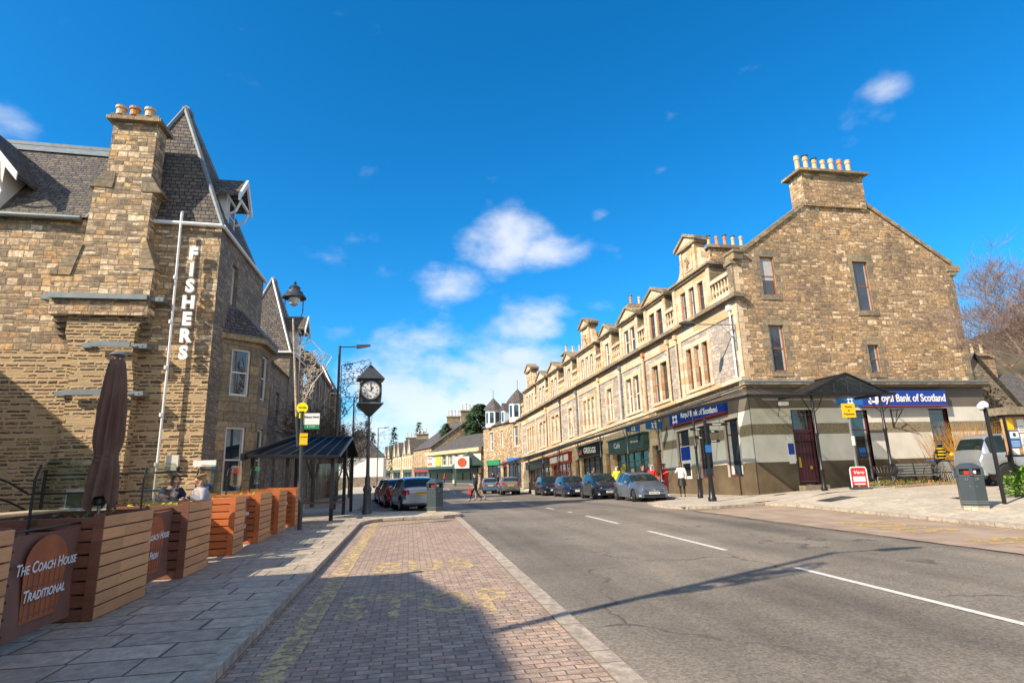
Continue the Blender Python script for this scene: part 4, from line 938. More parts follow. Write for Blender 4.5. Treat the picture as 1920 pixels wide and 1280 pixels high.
# bank ground floor, gable side
bo = [(19.27, 20.5, .1, 4.2), (22.7, 23.75, .5, 4.15), (27.55, 28.75, 1.75, 4.2)]
for z0, z1, mt, nm in ((1.6, 2.95, 'cream', 'painted_wall'), (2.95, 3.5, 'rough_band', 'rough_band'), (3.5, 4.28, 'cream', 'painted_wall'), (-.3, 1.6, 'brownwall', 'plinth'), (4.28, 5.35, 'taupe', 'fascia_band')):
    m = M(); wall(m, GP, 17.0, 31.3, z0, z1, [(a, b, max(c, z0-1), min(d, z1+1)) for a, b, c, d in bo if c < z1 and d > z0], mt, depth=.0 if False else .3); m.build(nm, terrace)
m = M(); m.box((16.7, GY-.32, 5.35), (31.5, GY+.1, 5.47), 'ashlar_old'); m.box((16.62, GY-.42, 5.47), (31.55, GY+.1, 5.58), 'ashlar_old'); m.box((16.6, GY-.45, 5.58), (31.2, GY+.05, 5.68), 'lead'); m.build('shop_cornice', terrace)
# door, with fanlight
m = M(); wbox(m, GP, 19.27, 19.4, .1, 4.2, -.28, -.1, 'maroon'); wbox(m, GP, 20.37, 20.5, .1, 4.2, -.28, -.1, 'maroon'); wbox(m, GP, 19.4, 20.37, 3.05, 3.2, -.28, -.1, 'maroon'); wbox(m, GP, 19.4, 20.37, .45, 3.05, -.25, -.18, 'maroon')
for i in range(5): wbox(m, GP, 19.45+i*.185, 19.60+i*.185, .6, 2.95, -.18, -.165, 'maroon')
do = m.build('door', terrace)
m = M(); m.poly([GP(19.4, 3.2, -.2), GP(20.37, 3.2, -.2), GP(20.37, 4.2, -.2), GP(19.4, 4.2, -.2)], 'glass'); m.build('fanlight', do)
m = M(); wbox(m, GP, 19.5, 19.62, 1.3, 1.8, -.165, -.15, 'gold'); wbox(m, GP, 20.1, 20.2, 1.2, 1.35, -.165, -.12, 'gold'); m.build('brass_plate', do)
m = M(); m.box((19.2, GY-.5, -.1), (20.55, GY+.2, .42), 'ashlar'); m.build('door_step', terrace)
for (a, b, c, d), rl in ((bo[1], (.72,)), (bo[2], (.6,))):
    w_ = sash(GP, a, b, c, d, 'maroon', terrace, depth=.12, fw=.09, rails=rl)
m = M(); wbox(m, GP, 23.0, 23.5, 1.7, 2.8, -.150, -.145, 'textblack'); wbox(m, GP, 23.05, 23.45, 1.75, 2.2, -.144, -.14, 'litblue'); tag(m.build('window_poster'), 'dark and blue poster inside the tall window behind the yellow sign', 'poster')
m = M(); wbox(m, GP, 18.85, 19.2, 1.5, 2.85, .003, .02, 'paper'); wbox(m, GP, 18.86, 19.19, 1.95, 2.5, .02, .024, 'rbsblue'); tag(m.build('wall_notice'), 'white and blue notice on the bank wall left of the maroon door', 'notice')
# street-side bank windows, plinth and bands
m = M(); wbox(m, G, -.003, .95, -.3, 1.62, .0, .03, 'brownwall')
for a, b in ((2.2, 3.4), (4.6, 5.45), (6.8, 8.4)): wbox(m, G, a, b, -.3, 1.62, 0, .03, 'brownwall')
for a, b in ((.95, 2.2), (3.4, 4.6), (5.45, 6.8)): wbox(m, G, a, b, -.3, .95, 0, .03, 'brownwall')
m.build('plinth', terrace)
m = M(); wbox(m, G, -.002, 8.4, 4.25, 5.4, .0, .035, 'taupe'); m.build('fascia_band', terrace)
m = M()
for a, b in ((0, .95), (2.2, 3.4), (4.6, 5.45), (6.8, 8.4)): m = M(); wbox(m, G, a, b, 2.95, 3.5, 0, .02, 'rough_band'); m.build('rough_band', terrace)
for a, b, c, d in shops[:3]: sash(G, a, b, c, d, 'maroon', terrace, depth=.14, fw=.09, rails=(.73,), name='bank_window')
m = M(); wbox(m, G, 5.6, 6.65, .95, 3.0, -.135, -.13, 'paper'); wbox(m, G, 5.65, 6.6, 2.1, 2.95, -.129, -.125, 'rbsblue'); wbox(m, G, 5.75, 6.5, 1.1, 1.9, -.129, -.125, 'textblack'); tag(m.build('cash_machine_panel'), 'blue and white cash machine panel in the bank window behind the woman in white', 'cash machine')
# shopfronts: glazing bars, doors, fascias
def shopfront(s0, s1, h0, h1, mat, parts=4, door=None, stall=.5, name='shopfront'):
    m = M(); d0, d1 = -.32, -.24
    wbox(m, G, s0, s1, h1-.12, h1, d0, d1, mat); wbox(m, G, s0, s1, h0, h0+stall, d0, d1, mat)
    for i in range(parts+1): x = s0+(s1-s0)*i/parts; wbox(m, G, max(s0, x-.05), min(s1, x+.05), h0+stall, h1-.12, d0, d1, mat)
    wbox(m, G, s0, s1, h0+(h1-h0)*.72, h0+(h1-h0)*.72+.07, d0+.01, d1-.01, mat)
    o = m.build(name, terrace)
    g = M(); g.poly([G(s0, h0+.1, -.29), G(s1, h0+.1, -.29), G(s1, h1, -.29), G(s0, h1, -.29)], 'glass'); g.build('pane', o)
    for i in range(int((s1-s0)*2.2)):
        a = random.uniform(s0+.15, s1-.6); b = random.uniform(h0+stall+.05, h1-1.1); w_, hh = random.uniform(.2, .5), random.uniform(.2, .6); q = M(); wbox(q, G, a, a+w_, b, b+hh, -.286, -.28, random.choice(('paper', 'gold', 'redshop', 'litblue', 'pot', 'curtain', 'greenshop'))); q.build('window_display', o)
    return o
def fascia(s0, s1, h0, h1, mat, label, cat='sign', out=.3):
    m = M(); wbox(m, G, s0, s1, h0, h1, .0, out, mat); wbox(m, G, s0-.06, s1+.06, h1, h1+.1, 0, out+.1, mat); wbox(m, G, s0-.03, s1+.03, h0-.06, h0, 0, out+.04, mat)
    o = thing('shop_sign', label, cat, G(s0, h0, 0)); WC.add(o.name); m.build('sign_board', o); return o
FRZ = math.atan2(TN.x, -TN.y)   # text faces -Y by default; turn it to face along TN
def ftext(o, body, size, s, h, d, mat='textwhite', **kw):
    q = G(s, h, d); t = text_obj('lettering', body, size, mat, q, 0, o, **kw); t.rotation_euler.z = math.atan2(TN.y, TN.x)+R(90); return t
shopfront(10.2, 15.2, .3, 3.3, 'tealpaint', 4); shopfront(17.2, 21.3, .1, 3.6, 'black', 4); shopfront(23.4, 28.4, .1, 3.5, 'redshop', 5); shopfront(28.9, 35.4, .1, 3.5, 'darkgrey', 6)
for a in ((8.9, 9.7, .05, 3.4), (15.9, 16.6, .05, 3.5), (21.8, 22.6, .05, 3.5)):
    m = M(); wbox(m, G, a[0], a[1], a[2], 2.6, -.34, -.28, 'wood_dk'); wbox(m, G, a[0], a[1], 2.6, 2.75, -.34, -.26, 'wood_dk'); wbox(m, G, a[0], a[1], 2.75, a[3], -.34, -.31, 'glass'); m.build('close_door', terrace)
o = fascia(10.0, 15.3, 3.35, 4.4, 'tealpaint', 'dark teal cafe fascia board under the canopy left of the bank', out=.4)
ftext(o, 'Café', .52, 13.9, 3.9, .41, spacing=1.0); ftext(o, 'espresso bar', .22, 11.3, 3.95, .41)
o = fascia(17.1, 21.4, 3.66, 4.7, 'black', 'black bakery fascia with white lettering and orange block', out=.25)
ftext(o, 'GREGGS', .62, 19.0, 4.15, .26, bold=.02)
m = M(); wbox(m, G, 20.6, 21.1, 3.9, 4.4, .25, .262, 'orange_red')
for i in range(2):
    for j in range(2): wbox(m, G, 20.66+i*.2, 20.82+i*.2, 3.97+j*.2, 4.12+j*.2, .262, .268, 'orange_red')
m.build('logo_block', o)
o = fascia(23.3, 28.5, 3.56, 4.55, 'redshop', 'red fascia with white panels on the shop beyond the bakery', out=.25)
for a, b in ((23.6, 24.6), (24.9, 25.9), (26.2, 28.1)):
    m = M(); wbox(m, G, a, b, 3.66, 4.4, .25, .262, 'paper'); m.build('sign_panel', o)
ftext(o, 'SALE', .4, 27.1, 4.05, .27, mat='textblack') if False else None
o = fascia(28.8, 35.5, 3.56, 4.6, 'darkgrey', 'dark grey fascia on the farthest shop of the terrace', out=.25)
# blue bank signs
def daisy(m, c, r, put):
    """four inward-pointing arrows meeting round a square, drawn with quads; put(x,z) gives the point"""
    for q in range(4):
        a = q*math.pi/2; rot = lambda x, z: (c[0]+r*(x*math.cos(a)-z*math.sin(a)), c[1]+r*(x*math.sin(a)+z*math.cos(a)))
        for pts in ([(-.9, 1), (-.35, 1), (-.35, .38), (-.62, .62)], [(.35, 1), (.9, 1), (.62, .62), (.35, .38)], [(-.35, .78), (.35, .78), (.35, .42), (-.35, .42)]):
            m.poly([put(*rot(x, z)) for x, z in pts], 'textwhite')
bs = thing('bank_sign', 'long blue bank sign on the bank side wall right of the glass porch', 'sign', (23.4, 26.1, 4.3)); WC.add(bs.name)
m = M(); m.box((23.3, 26.12, 4.3), (28.5, 26.45, 5.14), 'rbsblue'); m.box((23.3, 26.1, 4.3), (28.5, 26.12, 4.34), 'redshop'); m.build('sign_board', bs)
m = M(); daisy(m, (23.95, 4.73), .3, lambda x, z: (x, 26.112, z)); m.build('logo', bs)
text_obj('lettering', 'Royal Bank of Scotland', .56, 'textwhite', (26.3, 26.105, 4.72), 0, bs, bold=.012, xs=.82)
bs = thing('bank_sign', 'blue bank sign on the street front under the canopy', 'sign', G(7.5, 4.5, 0)); WC.add(bs.name)
m = M(); wbox(m, G, 1.6, 6.9, 4.4, 5.05, .04, .3, 'rbsblue'); wbox(m, G, 1.6, 6.9, 4.36, 4.4, .04, .31, 'redshop'); m.build('sign_board', bs)
m = M(); daisy(m, (6.3, 4.73), .26, lambda s, h: G(s, h, .308)); m.build('logo', bs)
ftext(bs, 'Royal Bank of Scotland', .46, 3.9, 4.75, .305, bold=.012, xs=.82)
def hang_sign(loc, w_, h_, rz, label, up=False):
    o = thing('hanging_sign', label, 'sign', loc, rz, None)
    m = M(); m.box((-w_/2, -.05, 0), (w_/2, .05, h_), 'litblue'); m.build('sign_board', o, bevel=.02)
    m = M(); daisy(m, (0, h_/2), h_*.36, lambda x, z: (x, -.056, z)); m.build('logo', o)
hang_sign((21.9, 25.4, 4.28), 1.5, .45, 0, 'small blue hanging sign with white logo above the yellow sign')
q = G(7.6, 4.3, 1.0); hang_sign(q, 1.1, .5, 0, 'small blue projecting sign with white logo at left end of bank front')
q = G(10.3, 4.55, 1.0); hang_sign(q, 1.0, .42, 0, 'small blue projecting sign with white logo above the cafe fascia')
# iron and glass canopy along the street front
can = thing('street_canopy', 'long black iron and glass canopy on posts along the terrace shopfronts', 'canopy', (13.8, 26, 0)); WC.add(can.name)
CD = 3.3
def CP(s, h, d): return (lambda q: (q.x, q.y, h-.0635*s))(T0+TD*s+TN*d)
m = M(); L_ = rng(-4.0, 36.5, 27)
def cz(s): return 4.30 if s < 0 else 4.30
pts_out = [CP(s, 4.30, CD) if s >= 0 else tuple((T0+TD*s+TN*CD)[:2])+(4.36,) for s in L_]
for i in range(len(L_)-1):
    if L_[i] < -.2: continue
    a, b = pts_out[i], pts_out[i+1]; wa, wb = F(L_[i], 5.35, .1), F(L_[i+1], 5.35, .1)
    m.poly([a, b, wb, wa], 'canopy_glass')
cg = m.build('glazing', can)
m = M()
for i in range(len(L_)):
    if L_[i] < -.2: continue
    m.tube([pts_out[i], F(L_[i], 5.36, .1)], .025, 'black', 4)
m.build('glazing_bar', can)
m = M(); m.tube([(14.05, 21.9, 4.36)]+[p for p, s in zip(pts_out, L_) if s >= -.2], .085, 'black', 6)
m.tube([(14.05, 21.9, 4.36), (17.1, 22.3, 4.42)], .085, 'black', 6); m.build('gutter_beam', can)
# glazed corner between street canopy and porch
m = M(); pc = (14.05, 21.9, 4.38); 
for a, b, c in (((14.05, 21.9, 4.38), pts_out[[i for i, s in enumerate(L_) if s >= -.2][0]], (16.75, 26.2, 5.3)), ((14.05, 21.9, 4.38), (17.1, 22.3, 4.44), (16.75, 26.2, 5.3)), ((17.1, 22.3, 4.44), (17.1, 26.2, 5.3), (16.75, 26.2, 5.3))): m.poly([a, b, c], 'canopy_glass')
m.build('corner_glazing', can)
m = M()
for t in (0, .25, .5, .75, 1): m.tube([(14.05+3.05*t, 21.9+.4*t, 4.38+.06*t), (16.75+.3*t, 26.2, 5.32)], .025, 'black', 4)
m.build('corner_bar', can)
def post(x, y, top, parent, r=.06, name='post', brackets=True):
    z = zp(x, y); m = M()
    m.lathe((x, y, z), [(.13, 0), (.13, .12), (.09, .2), (.085, .8), (.10, .84), (.10, .9), (r, .95), (r*.95, 2.3), (r*1.4, 2.35), (r*1.4, 2.45), (r*.9, 2.5), (r*.8, top-z)], 'black', 10)
    if brackets:
        for sx in (-1, 1):
            m.tube([(x, y+sx*.02, top-.85), (x+.02, y+sx*.35, top-.6), (x+.02, y+sx*.7, top-.08)], .02, 'black', 5)
    return m.build(name, parent, smooth=True)
for s_ in (.1, 3.4, 6.9, 10.6, 14.3, 18.0, 21.7, 25.4, 29.5, 33.5): p = T0+TD*s_+TN*CD; post(p.x, p.y, 4.30-.0635*s_, can)
# gabled glass porch
por = thing('glass_porch', 'black framed gabled glass porch canopy at the bank corner door', 'canopy', (19.2, 22.4, 0)); WC.add(por.name)
px0, px1, py0, py1, pz, pa = 17.2, 21.3, 22.3, 24.3, 4.5, 5.38; pm = (px0+px1)/2
m = M(); m.poly([(px0, py0, pz), (pm, py0, pa), (pm, py1, pa), (px0, py1, pz)], 'canopy_glass'); m.poly([(px1, py0, pz), (pm, py0, pa), (pm, py1, pa), (px1, py1, pz)], 'canopy_glass'); m.build('roof_glazing', por)
m = M(); m.poly([(px0, py0, pz), (px1, py0, pz), (pm, py0, pa)], 'canopy_glass'); m.build('gable_glazing', por)
m = M(); m.poly([(px0, py1, pz), (px1, py1, pz), (px1, 26.2, 5.1), (px0, 26.2, 5.1)], 'canopy_glass'); m.build('link_glazing', por)
m = M(); m.tube([(px0-.15, py0, pz-.02), (px1+.35, py0, pz-.02)], .075, 'black', 6); m.tube([(px0, py0, pz+.03), (pm, py0, pa+.02)], .06, 'black', 6); m.tube([(px1+.1, py0, pz-.0), (pm, py0, pa+.02)], .06, 'black', 6); m.tube([(pm, py0, pa), (pm, py1, pa)], .06, 'black', 6)
for x in (px0, px1): m.tube([(x, py0, pz), (x, py1, pz)], .07, 'black', 6)
for i in range(1, 6): x = px0+(px1-px0)*i/6; z = pz+(pa-pz)*(1-abs(x-pm)/(pm-px0)); m.tube([(x, py0, pz), (x, py0, z)], .022, 'black', 4)
for i in range(1, 5):
    y = py0+(py1-py0)*i/5
    for x in (px0, px1): m.tube([(x, y, pz), (pm, y, pa)], .025, 'black', 4)
m.build('frame', por)
post(17.45, 22.4, pz, por, .065); post(20.9, 22.4, pz, por, .065)
for z in (17.6,): 
    pass
def swan_lamp(loc, label, d=(0, -1)):
    m = M(); x, y, z = loc; m.tube([(x, y, z), (x+d[0]*.45, y+d[1]*.45, z+.12)], .03, 'black', 6); m.tube([(x, y, z-.5), (x+d[0]*.25, y+d[1]*.25, z+.05)], .015, 'black', 5); m.box((x+d[0]*.45-.14, y+d[1]*.45-.1, z+.02), (x+d[0]*.45+.3, y+d[1]*.45+.1, z+.2), 'globe'); return tag(m.build('security_camera'), label, 'camera')
swan_lamp((18.5, 26.4, 4.35), 'white security camera on black bracket left of the maroon bank door')
m = M()
for p, q_ in (((25.2, 26.4, 4.1), (25.2, 25.6, 4.1)), ((25.2, 26.4, 3.3), (25.2, 25.7, 4.05)), ((25.2, 26.0, 4.1), (25.2, 26.2, 3.6))): m.tube([p, q_], .025, 'black', 5)
m.tube([(25.2, 26.42, 4.2), (25.2, 26.42, 3.2)], .03, 'black', 5); tag(m.build('sign_bracket'), 'empty black scrolled iron bracket on the cream wall under the blue sign', 'bracket')
# lamp on a long arm near the terrace corner
lp = thing('wall_lamp', 'grey street lamp head on a long arm fixed near the corner of the terrace', 'lamp', F(.8, 9.3, .1)); WC.add(lp.name)
a, b = Vector(F(.25, 8.75, .1)), Vector(F(.9, 8.9, 2.2)); m = M(); m.tube([a, b], .035, 'steel', 6); m.tube([Vector(F(.25, 7.9, .1)), a.lerp(b, .35)], .02, 'steel', 5); m.tube([a, Vector(F(.25, 7.4, .1))], .03, 'steel', 6); m.build('arm', lp)
m = M(); c_ = b; m.lathe((0, 0, 0), [(.02, -.05), (.14, 0), (.17, .25), (.13, .6), (.04, .85)], 'darkgrey', 10, axis='x'); h_ = m.build('lamp_head', lp); h_.location = b-lp.location; h_.rotation_euler = (0, 0, R(187))
for i, (s_, d_) in enumerate(((.45, 1), (8.9, 1), (13.5, 1), (17.0, 1))):
    pass

# ================================================================= LEFT STREET BEYOND THE HOTEL CORNER
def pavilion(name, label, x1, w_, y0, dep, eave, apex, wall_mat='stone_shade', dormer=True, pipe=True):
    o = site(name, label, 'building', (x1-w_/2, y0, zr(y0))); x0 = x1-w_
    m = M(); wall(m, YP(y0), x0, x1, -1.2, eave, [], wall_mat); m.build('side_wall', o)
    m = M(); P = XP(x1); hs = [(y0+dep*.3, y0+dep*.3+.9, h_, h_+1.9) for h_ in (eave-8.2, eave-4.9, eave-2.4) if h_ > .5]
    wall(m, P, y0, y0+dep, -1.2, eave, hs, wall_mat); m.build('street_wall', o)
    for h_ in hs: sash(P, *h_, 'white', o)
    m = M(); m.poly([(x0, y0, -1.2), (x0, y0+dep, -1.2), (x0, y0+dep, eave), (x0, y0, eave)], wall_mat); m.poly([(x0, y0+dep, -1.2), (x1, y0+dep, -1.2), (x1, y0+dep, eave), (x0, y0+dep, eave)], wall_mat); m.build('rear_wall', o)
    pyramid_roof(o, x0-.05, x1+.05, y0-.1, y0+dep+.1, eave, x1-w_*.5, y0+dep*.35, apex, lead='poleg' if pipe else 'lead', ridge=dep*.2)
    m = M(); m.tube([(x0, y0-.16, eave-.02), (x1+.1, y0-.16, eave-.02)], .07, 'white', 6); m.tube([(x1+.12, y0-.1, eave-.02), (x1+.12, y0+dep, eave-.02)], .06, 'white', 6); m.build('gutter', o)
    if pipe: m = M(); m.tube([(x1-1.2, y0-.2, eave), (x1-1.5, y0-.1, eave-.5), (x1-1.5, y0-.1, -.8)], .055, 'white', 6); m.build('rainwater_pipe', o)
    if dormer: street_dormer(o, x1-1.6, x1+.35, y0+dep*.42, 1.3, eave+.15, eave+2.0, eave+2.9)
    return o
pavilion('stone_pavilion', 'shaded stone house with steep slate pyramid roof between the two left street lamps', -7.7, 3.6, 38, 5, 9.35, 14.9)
pavilion('stone_pavilion', 'farthest stone house with steep slate roof at far end of left terrace', -7.6, 3.4, 60, 6, 9.6, 12.9, dormer=False)
row = site('street_block', 'long grey three storey block with white sash windows beyond the hotel', 'building', (-10, 43, -.5))
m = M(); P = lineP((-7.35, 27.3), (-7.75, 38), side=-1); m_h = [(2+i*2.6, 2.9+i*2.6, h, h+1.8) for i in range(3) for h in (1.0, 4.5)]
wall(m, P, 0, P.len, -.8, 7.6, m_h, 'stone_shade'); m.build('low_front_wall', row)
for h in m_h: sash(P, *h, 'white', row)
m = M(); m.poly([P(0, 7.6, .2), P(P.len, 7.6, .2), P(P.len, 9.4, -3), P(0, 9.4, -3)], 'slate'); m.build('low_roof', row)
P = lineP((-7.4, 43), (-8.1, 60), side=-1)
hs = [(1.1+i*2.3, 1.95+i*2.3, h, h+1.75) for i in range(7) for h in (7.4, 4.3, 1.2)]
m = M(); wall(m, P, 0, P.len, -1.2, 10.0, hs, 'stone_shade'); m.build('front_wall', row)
for h in hs: sash(P, *h, 'white', row)
m = M(); wbox(m, P, 0, P.len, 10.0, 10.3, -.2, .25, 'ashlar_old'); m.build('eaves_course', row)
m = M(); m.poly([P(0, 10.3, .25), P(P.len, 10.3, .25), P(P.len, 12.2, -4), P(0, 12.2, -4)], 'slate'); m.build('roof', row)
for s_ in (2.2, 6.8, 11.4, 16.2): m = M(); m.tube([P(s_, 10, .08), P(s_, 0, .08)], .05, 'poleg', 6); m.build('rainwater_pipe', row)
# white gabled cottage at the bend on the left
ct = site('white_cottage', 'low white cottage with grey slate end at the bend beyond the left trees', 'building', (-6.5, 92, -.5))
m = M(); wall(m, YP(92), -12, -4.0, -.8, 3.9, [], 'white'); m.build('gable_base', ct)
m = M(); m.poly([(-12.2, 91.95, 3.9), (-3.8, 91.95, 3.9), (-8.0, 92.4, 8.3)], 'slate'); m.poly([(-3.8, 91.95, 3.9), (-3.8, 104, 3.9), (-8.0, 104, 8.3), (-8.0, 92.4, 8.3)], 'slate'); m.build('roof', ct)
m = M(); wall(m, XP(-4.0), 92, 104, -.8, 3.9, [(94, 95, 1, 2.3), (97, 98, 1, 2.3)], 'white'); m.build('street_wall', ct)
m = M(); wbox(m, YP(91.6), -12, -3.0, -.8, 1.0, -.2, .1, 'stone_shade'); tag(m.build('garden_wall'), 'low dark stone garden wall in front of the white cottage', 'wall')

# ================================================================= FAR END OF THE STREET
def gabled_shop(name, label, p0, p1, eave, ridge, depth, mat, base, wins, fronts, turrets=(), chims=(), roofmat='slate', cat='building', side=1):
    P = lineP(p0, p1, side=side); o = site(name, label, cat, (p0[0], p0[1], base))
    L = P.len
    m = M(); wall(m, P, 0, L, base-.3, eave, wins+[f[:4] for f in fronts], mat, reveal='ashlar'); m.build('front_wall', o)
    for w_ in wins: sash(P, *w_, 'white', o, mull=(.5,) if w_[1]-w_[0] > 1.3 else ())
    for w_ in wins:
        m = M(); wbox(m, P, w_[0]-.2, w_[0], w_[2]-.15, w_[3]+.2, .003, .05, 'ashlar'); wbox(m, P, w_[1], w_[1]+.2, w_[2]-.15, w_[3]+.2, .003, .05, 'ashlar'); wbox(m, P, w_[0], w_[1], w_[3], w_[3]+.2, .003, .05, 'ashlar'); m.build('window_surround', o)
    m = M(); m.poly([P(-.2, eave, .3), P(L+.2, eave, .3), P(L+.2, ridge, -depth/2), P(-.2, ridge, -depth/2)], roofmat); m.poly([P(L+.2, ridge, -depth/2), P(-.2, ridge, -depth/2), P(-.2, eave, -depth), P(L+.2, eave, -depth)], roofmat); m.build('roof', o)
    for s_ in (0, L): m = M(); m.poly([P(s_, base-.3, 0), P(s_, eave, 0), P(s_, ridge-.05, -depth/2), P(s_, eave, -depth), P(s_, base-.3, -depth)], mat if mat != 'pink' else 'stone_gable'); m.build('end_wall', o)
    for (a, b, c, d, mt) in fronts:
        mm = M(); wbox(mm, P, a, b, d-.7, d, -.02, .2, mt); wbox(mm, P, a, b, c, c+.5, -.2, .0, 'darkgrey')
        for i in range(4): x = a+(b-a-.1)*i/3; wbox(mm, P, x, x+.1, c+.5, d-.7, -.15, .0, 'darkgrey')
        so = mm.build('shopfront', o); mm = M(); mm.poly([P(a, c, -.1), P(b, c, -.1), P(b, d-.6, -.1), P(a, d-.6, -.1)], 'glass'); mm.build('pane', so)
    for (s_, n, zt) in chims: q = P(s_, 0, -depth/2); chimney(o, q[0]-1.5, q[0]+1.5, q[1]-.5, q[1]+.5, ridge-1.5, zt, n, mat='ashlar_old', ph=1.2)
    return o, P
o, P = gabled_shop('stone_shop', 'stone corner shop with white attic turrets next beyond the long terrace', (13.6, 68.5), (10.6, 84), 7.5, 10.6, 9, 'stone_gable', -.75,
    [(1.8, 3.6, 4.4, 6.9), (7.4, 8.2, 4.4, 6.7), (11.2, 13.0, 4.2, 6.7)], [(1.2, 5.6, -.7, 3.0, 'litblue'), (6.2, 7.4, -.7, 2.6, 'redshop'), (8.6, 14.0, -.7, 2.9, 'greenshop')], chims=())
for s_, hex_ in ((3.0, 1), (7.3, 0), (12.5, 1)):
    m = M(); q = P(s_, 0, -.5)
    if hex_:
        m.lathe((q[0], q[1], 7.4), [(1.15, 0), (1.15, 2.4), (1.3, 2.5)], 'white', 8); t = m.build('attic_turret', o)
        m = M(); m.lathe((q[0], q[1], 9.9), [(1.5, 0), (.8, .9), (.05, 1.7)], 'slate', 8); m.tube([(q[0], q[1], 11.5), (q[0], q[1], 12.8)], .03, 'black', 4); m.build('turret_roof', t)
        m = M()
        for an in range(8):
            a0 = an*math.pi/4+math.pi/8; cx, cy = q[0]+1.09*math.cos(a0), q[1]+1.09*math.sin(a0); tx, ty = -math.sin(a0)*.28, math.cos(a0)*.28
            m.poly([(cx-tx, cy-ty, 8.0), (cx+tx, cy+ty, 8.0), (cx+tx, cy+ty, 9.5), (cx-tx, cy-ty, 9.5)], 'glass')
        m.build('turret_glazing', t)
    else:
        wbox(m, P, s_-.6, s_+.6, 7.4, 9.3, -1.6, .02, 'white'); m.prism([P(s_-.75, 9.3, .1), P(s_+.75, 9.3, .1), P(s_, 10.3, .1)], tuple((Vector(P(0, 0, -2))-Vector(P(0, 0, 0)))), 'slate'); t = m.build('attic_dormer', o)
        m = M(); m.poly([P(s_-.4, 7.8, .03), P(s_+.4, 7.8, .03), P(s_+.4, 9.1, .03), P(s_-.4, 9.1, .03)], 'glass'); m.build('pane', t)
q = P(1.2, 0, -4.5); chimney(o, q[0]-.8, q[0]+1.6, q[1]-.5, q[1]+.5, 9, 12.4, 7, mat='ashlar_old', ph=1.2)
# rendered supermarket with dark roof
o, P = gabled_shop('rendered_shop', 'cream rendered low shop with dark roof and coloured window panels, end of street', (10.9, 90), (3.4, 114), 4.9, 8.2, 13, 'pink', -.6,
    [(9.0, 11.0, 2.6, 4.4), (12.0, 14, 2.6, 4.4), (15.0, 17.0, 2.6, 4.4)], [(1.0, 11, -.5, 1.9, 'darkgrey'), (12, 24, -.5, 1.9, 'darkgrey')])
m = M(); wbox(m, P, -.3, 25.4, 4.5, 5.1, .0, .5, 'pot'); m.build('eaves_board', o)
m = M(); wbox(m, P, -.3, 25.4, 1.95, 2.35, .2, 2.6, 'tealpaint'); tag(m.build('shop_canopy'), 'dark flat canopy along the cream shop at the end of the street', 'canopy')
m = M(); wbox(m, P, 17.6, 20.5, 2.5, 4.3, .02, .1, 'lime'); tag(m.build('window_banner'), 'lime green panel on the upper wall of the cream shop', 'banner')
m = M(); wbox(m, P, 22.0, 24.8, 2.6, 4.4, .02, .1, 'textwhite'); wbox(m, P, 22.2, 24.6, 2.7, 3.2, .1, .13, 'orange_red'); wbox(m, P, 22.2, 24.6, 3.8, 4.1, .1, .13, 'orange_red'); tag(m.build('shop_sign'), 'white sign with orange red bars at left end of the cream shop', 'sign')
po = site('gabled_porch', 'small gabled glass porch with round orange emblem before the cream shop', 'canopy', (8.6, 84.5, -.5))
m = M(); gx0, gx1, gy = 6.3, 11.0, 84.5; m.poly([(gx0, gy, 2.3), (gx1, gy, 2.3), (8.6, gy, 4.3)], 'tealpaint'); m.poly([(gx0, gy, 2.3), (8.6, gy, 4.3), (8.6, 90, 4.3), (gx0, 90, 2.3)], 'slate'); m.poly([(gx1, gy, 2.3), (8.6, gy, 4.3), (8.6, 90, 4.3), (gx1, 90, 2.3)], 'slate'); m.build('porch_roof', po)
for x in (gx0+.2, gx1-.2): m = M(); m.box((x-.15, gy-.1, -.6), (x+.15, gy+.2, 2.3), 'tealpaint'); m.build('post', po)
m = M(); m.box((gx0+.1, gy-.25, 1.9), (gx0+2.2, gy-.12, 3.6), 'textwhite'); m.lathe((gx0+1.15, gy-.26, 2.75), [(.65, 0), (.65, -.03)], 'orange_red', 16, axis='y'); m.build('emblem_board', po)
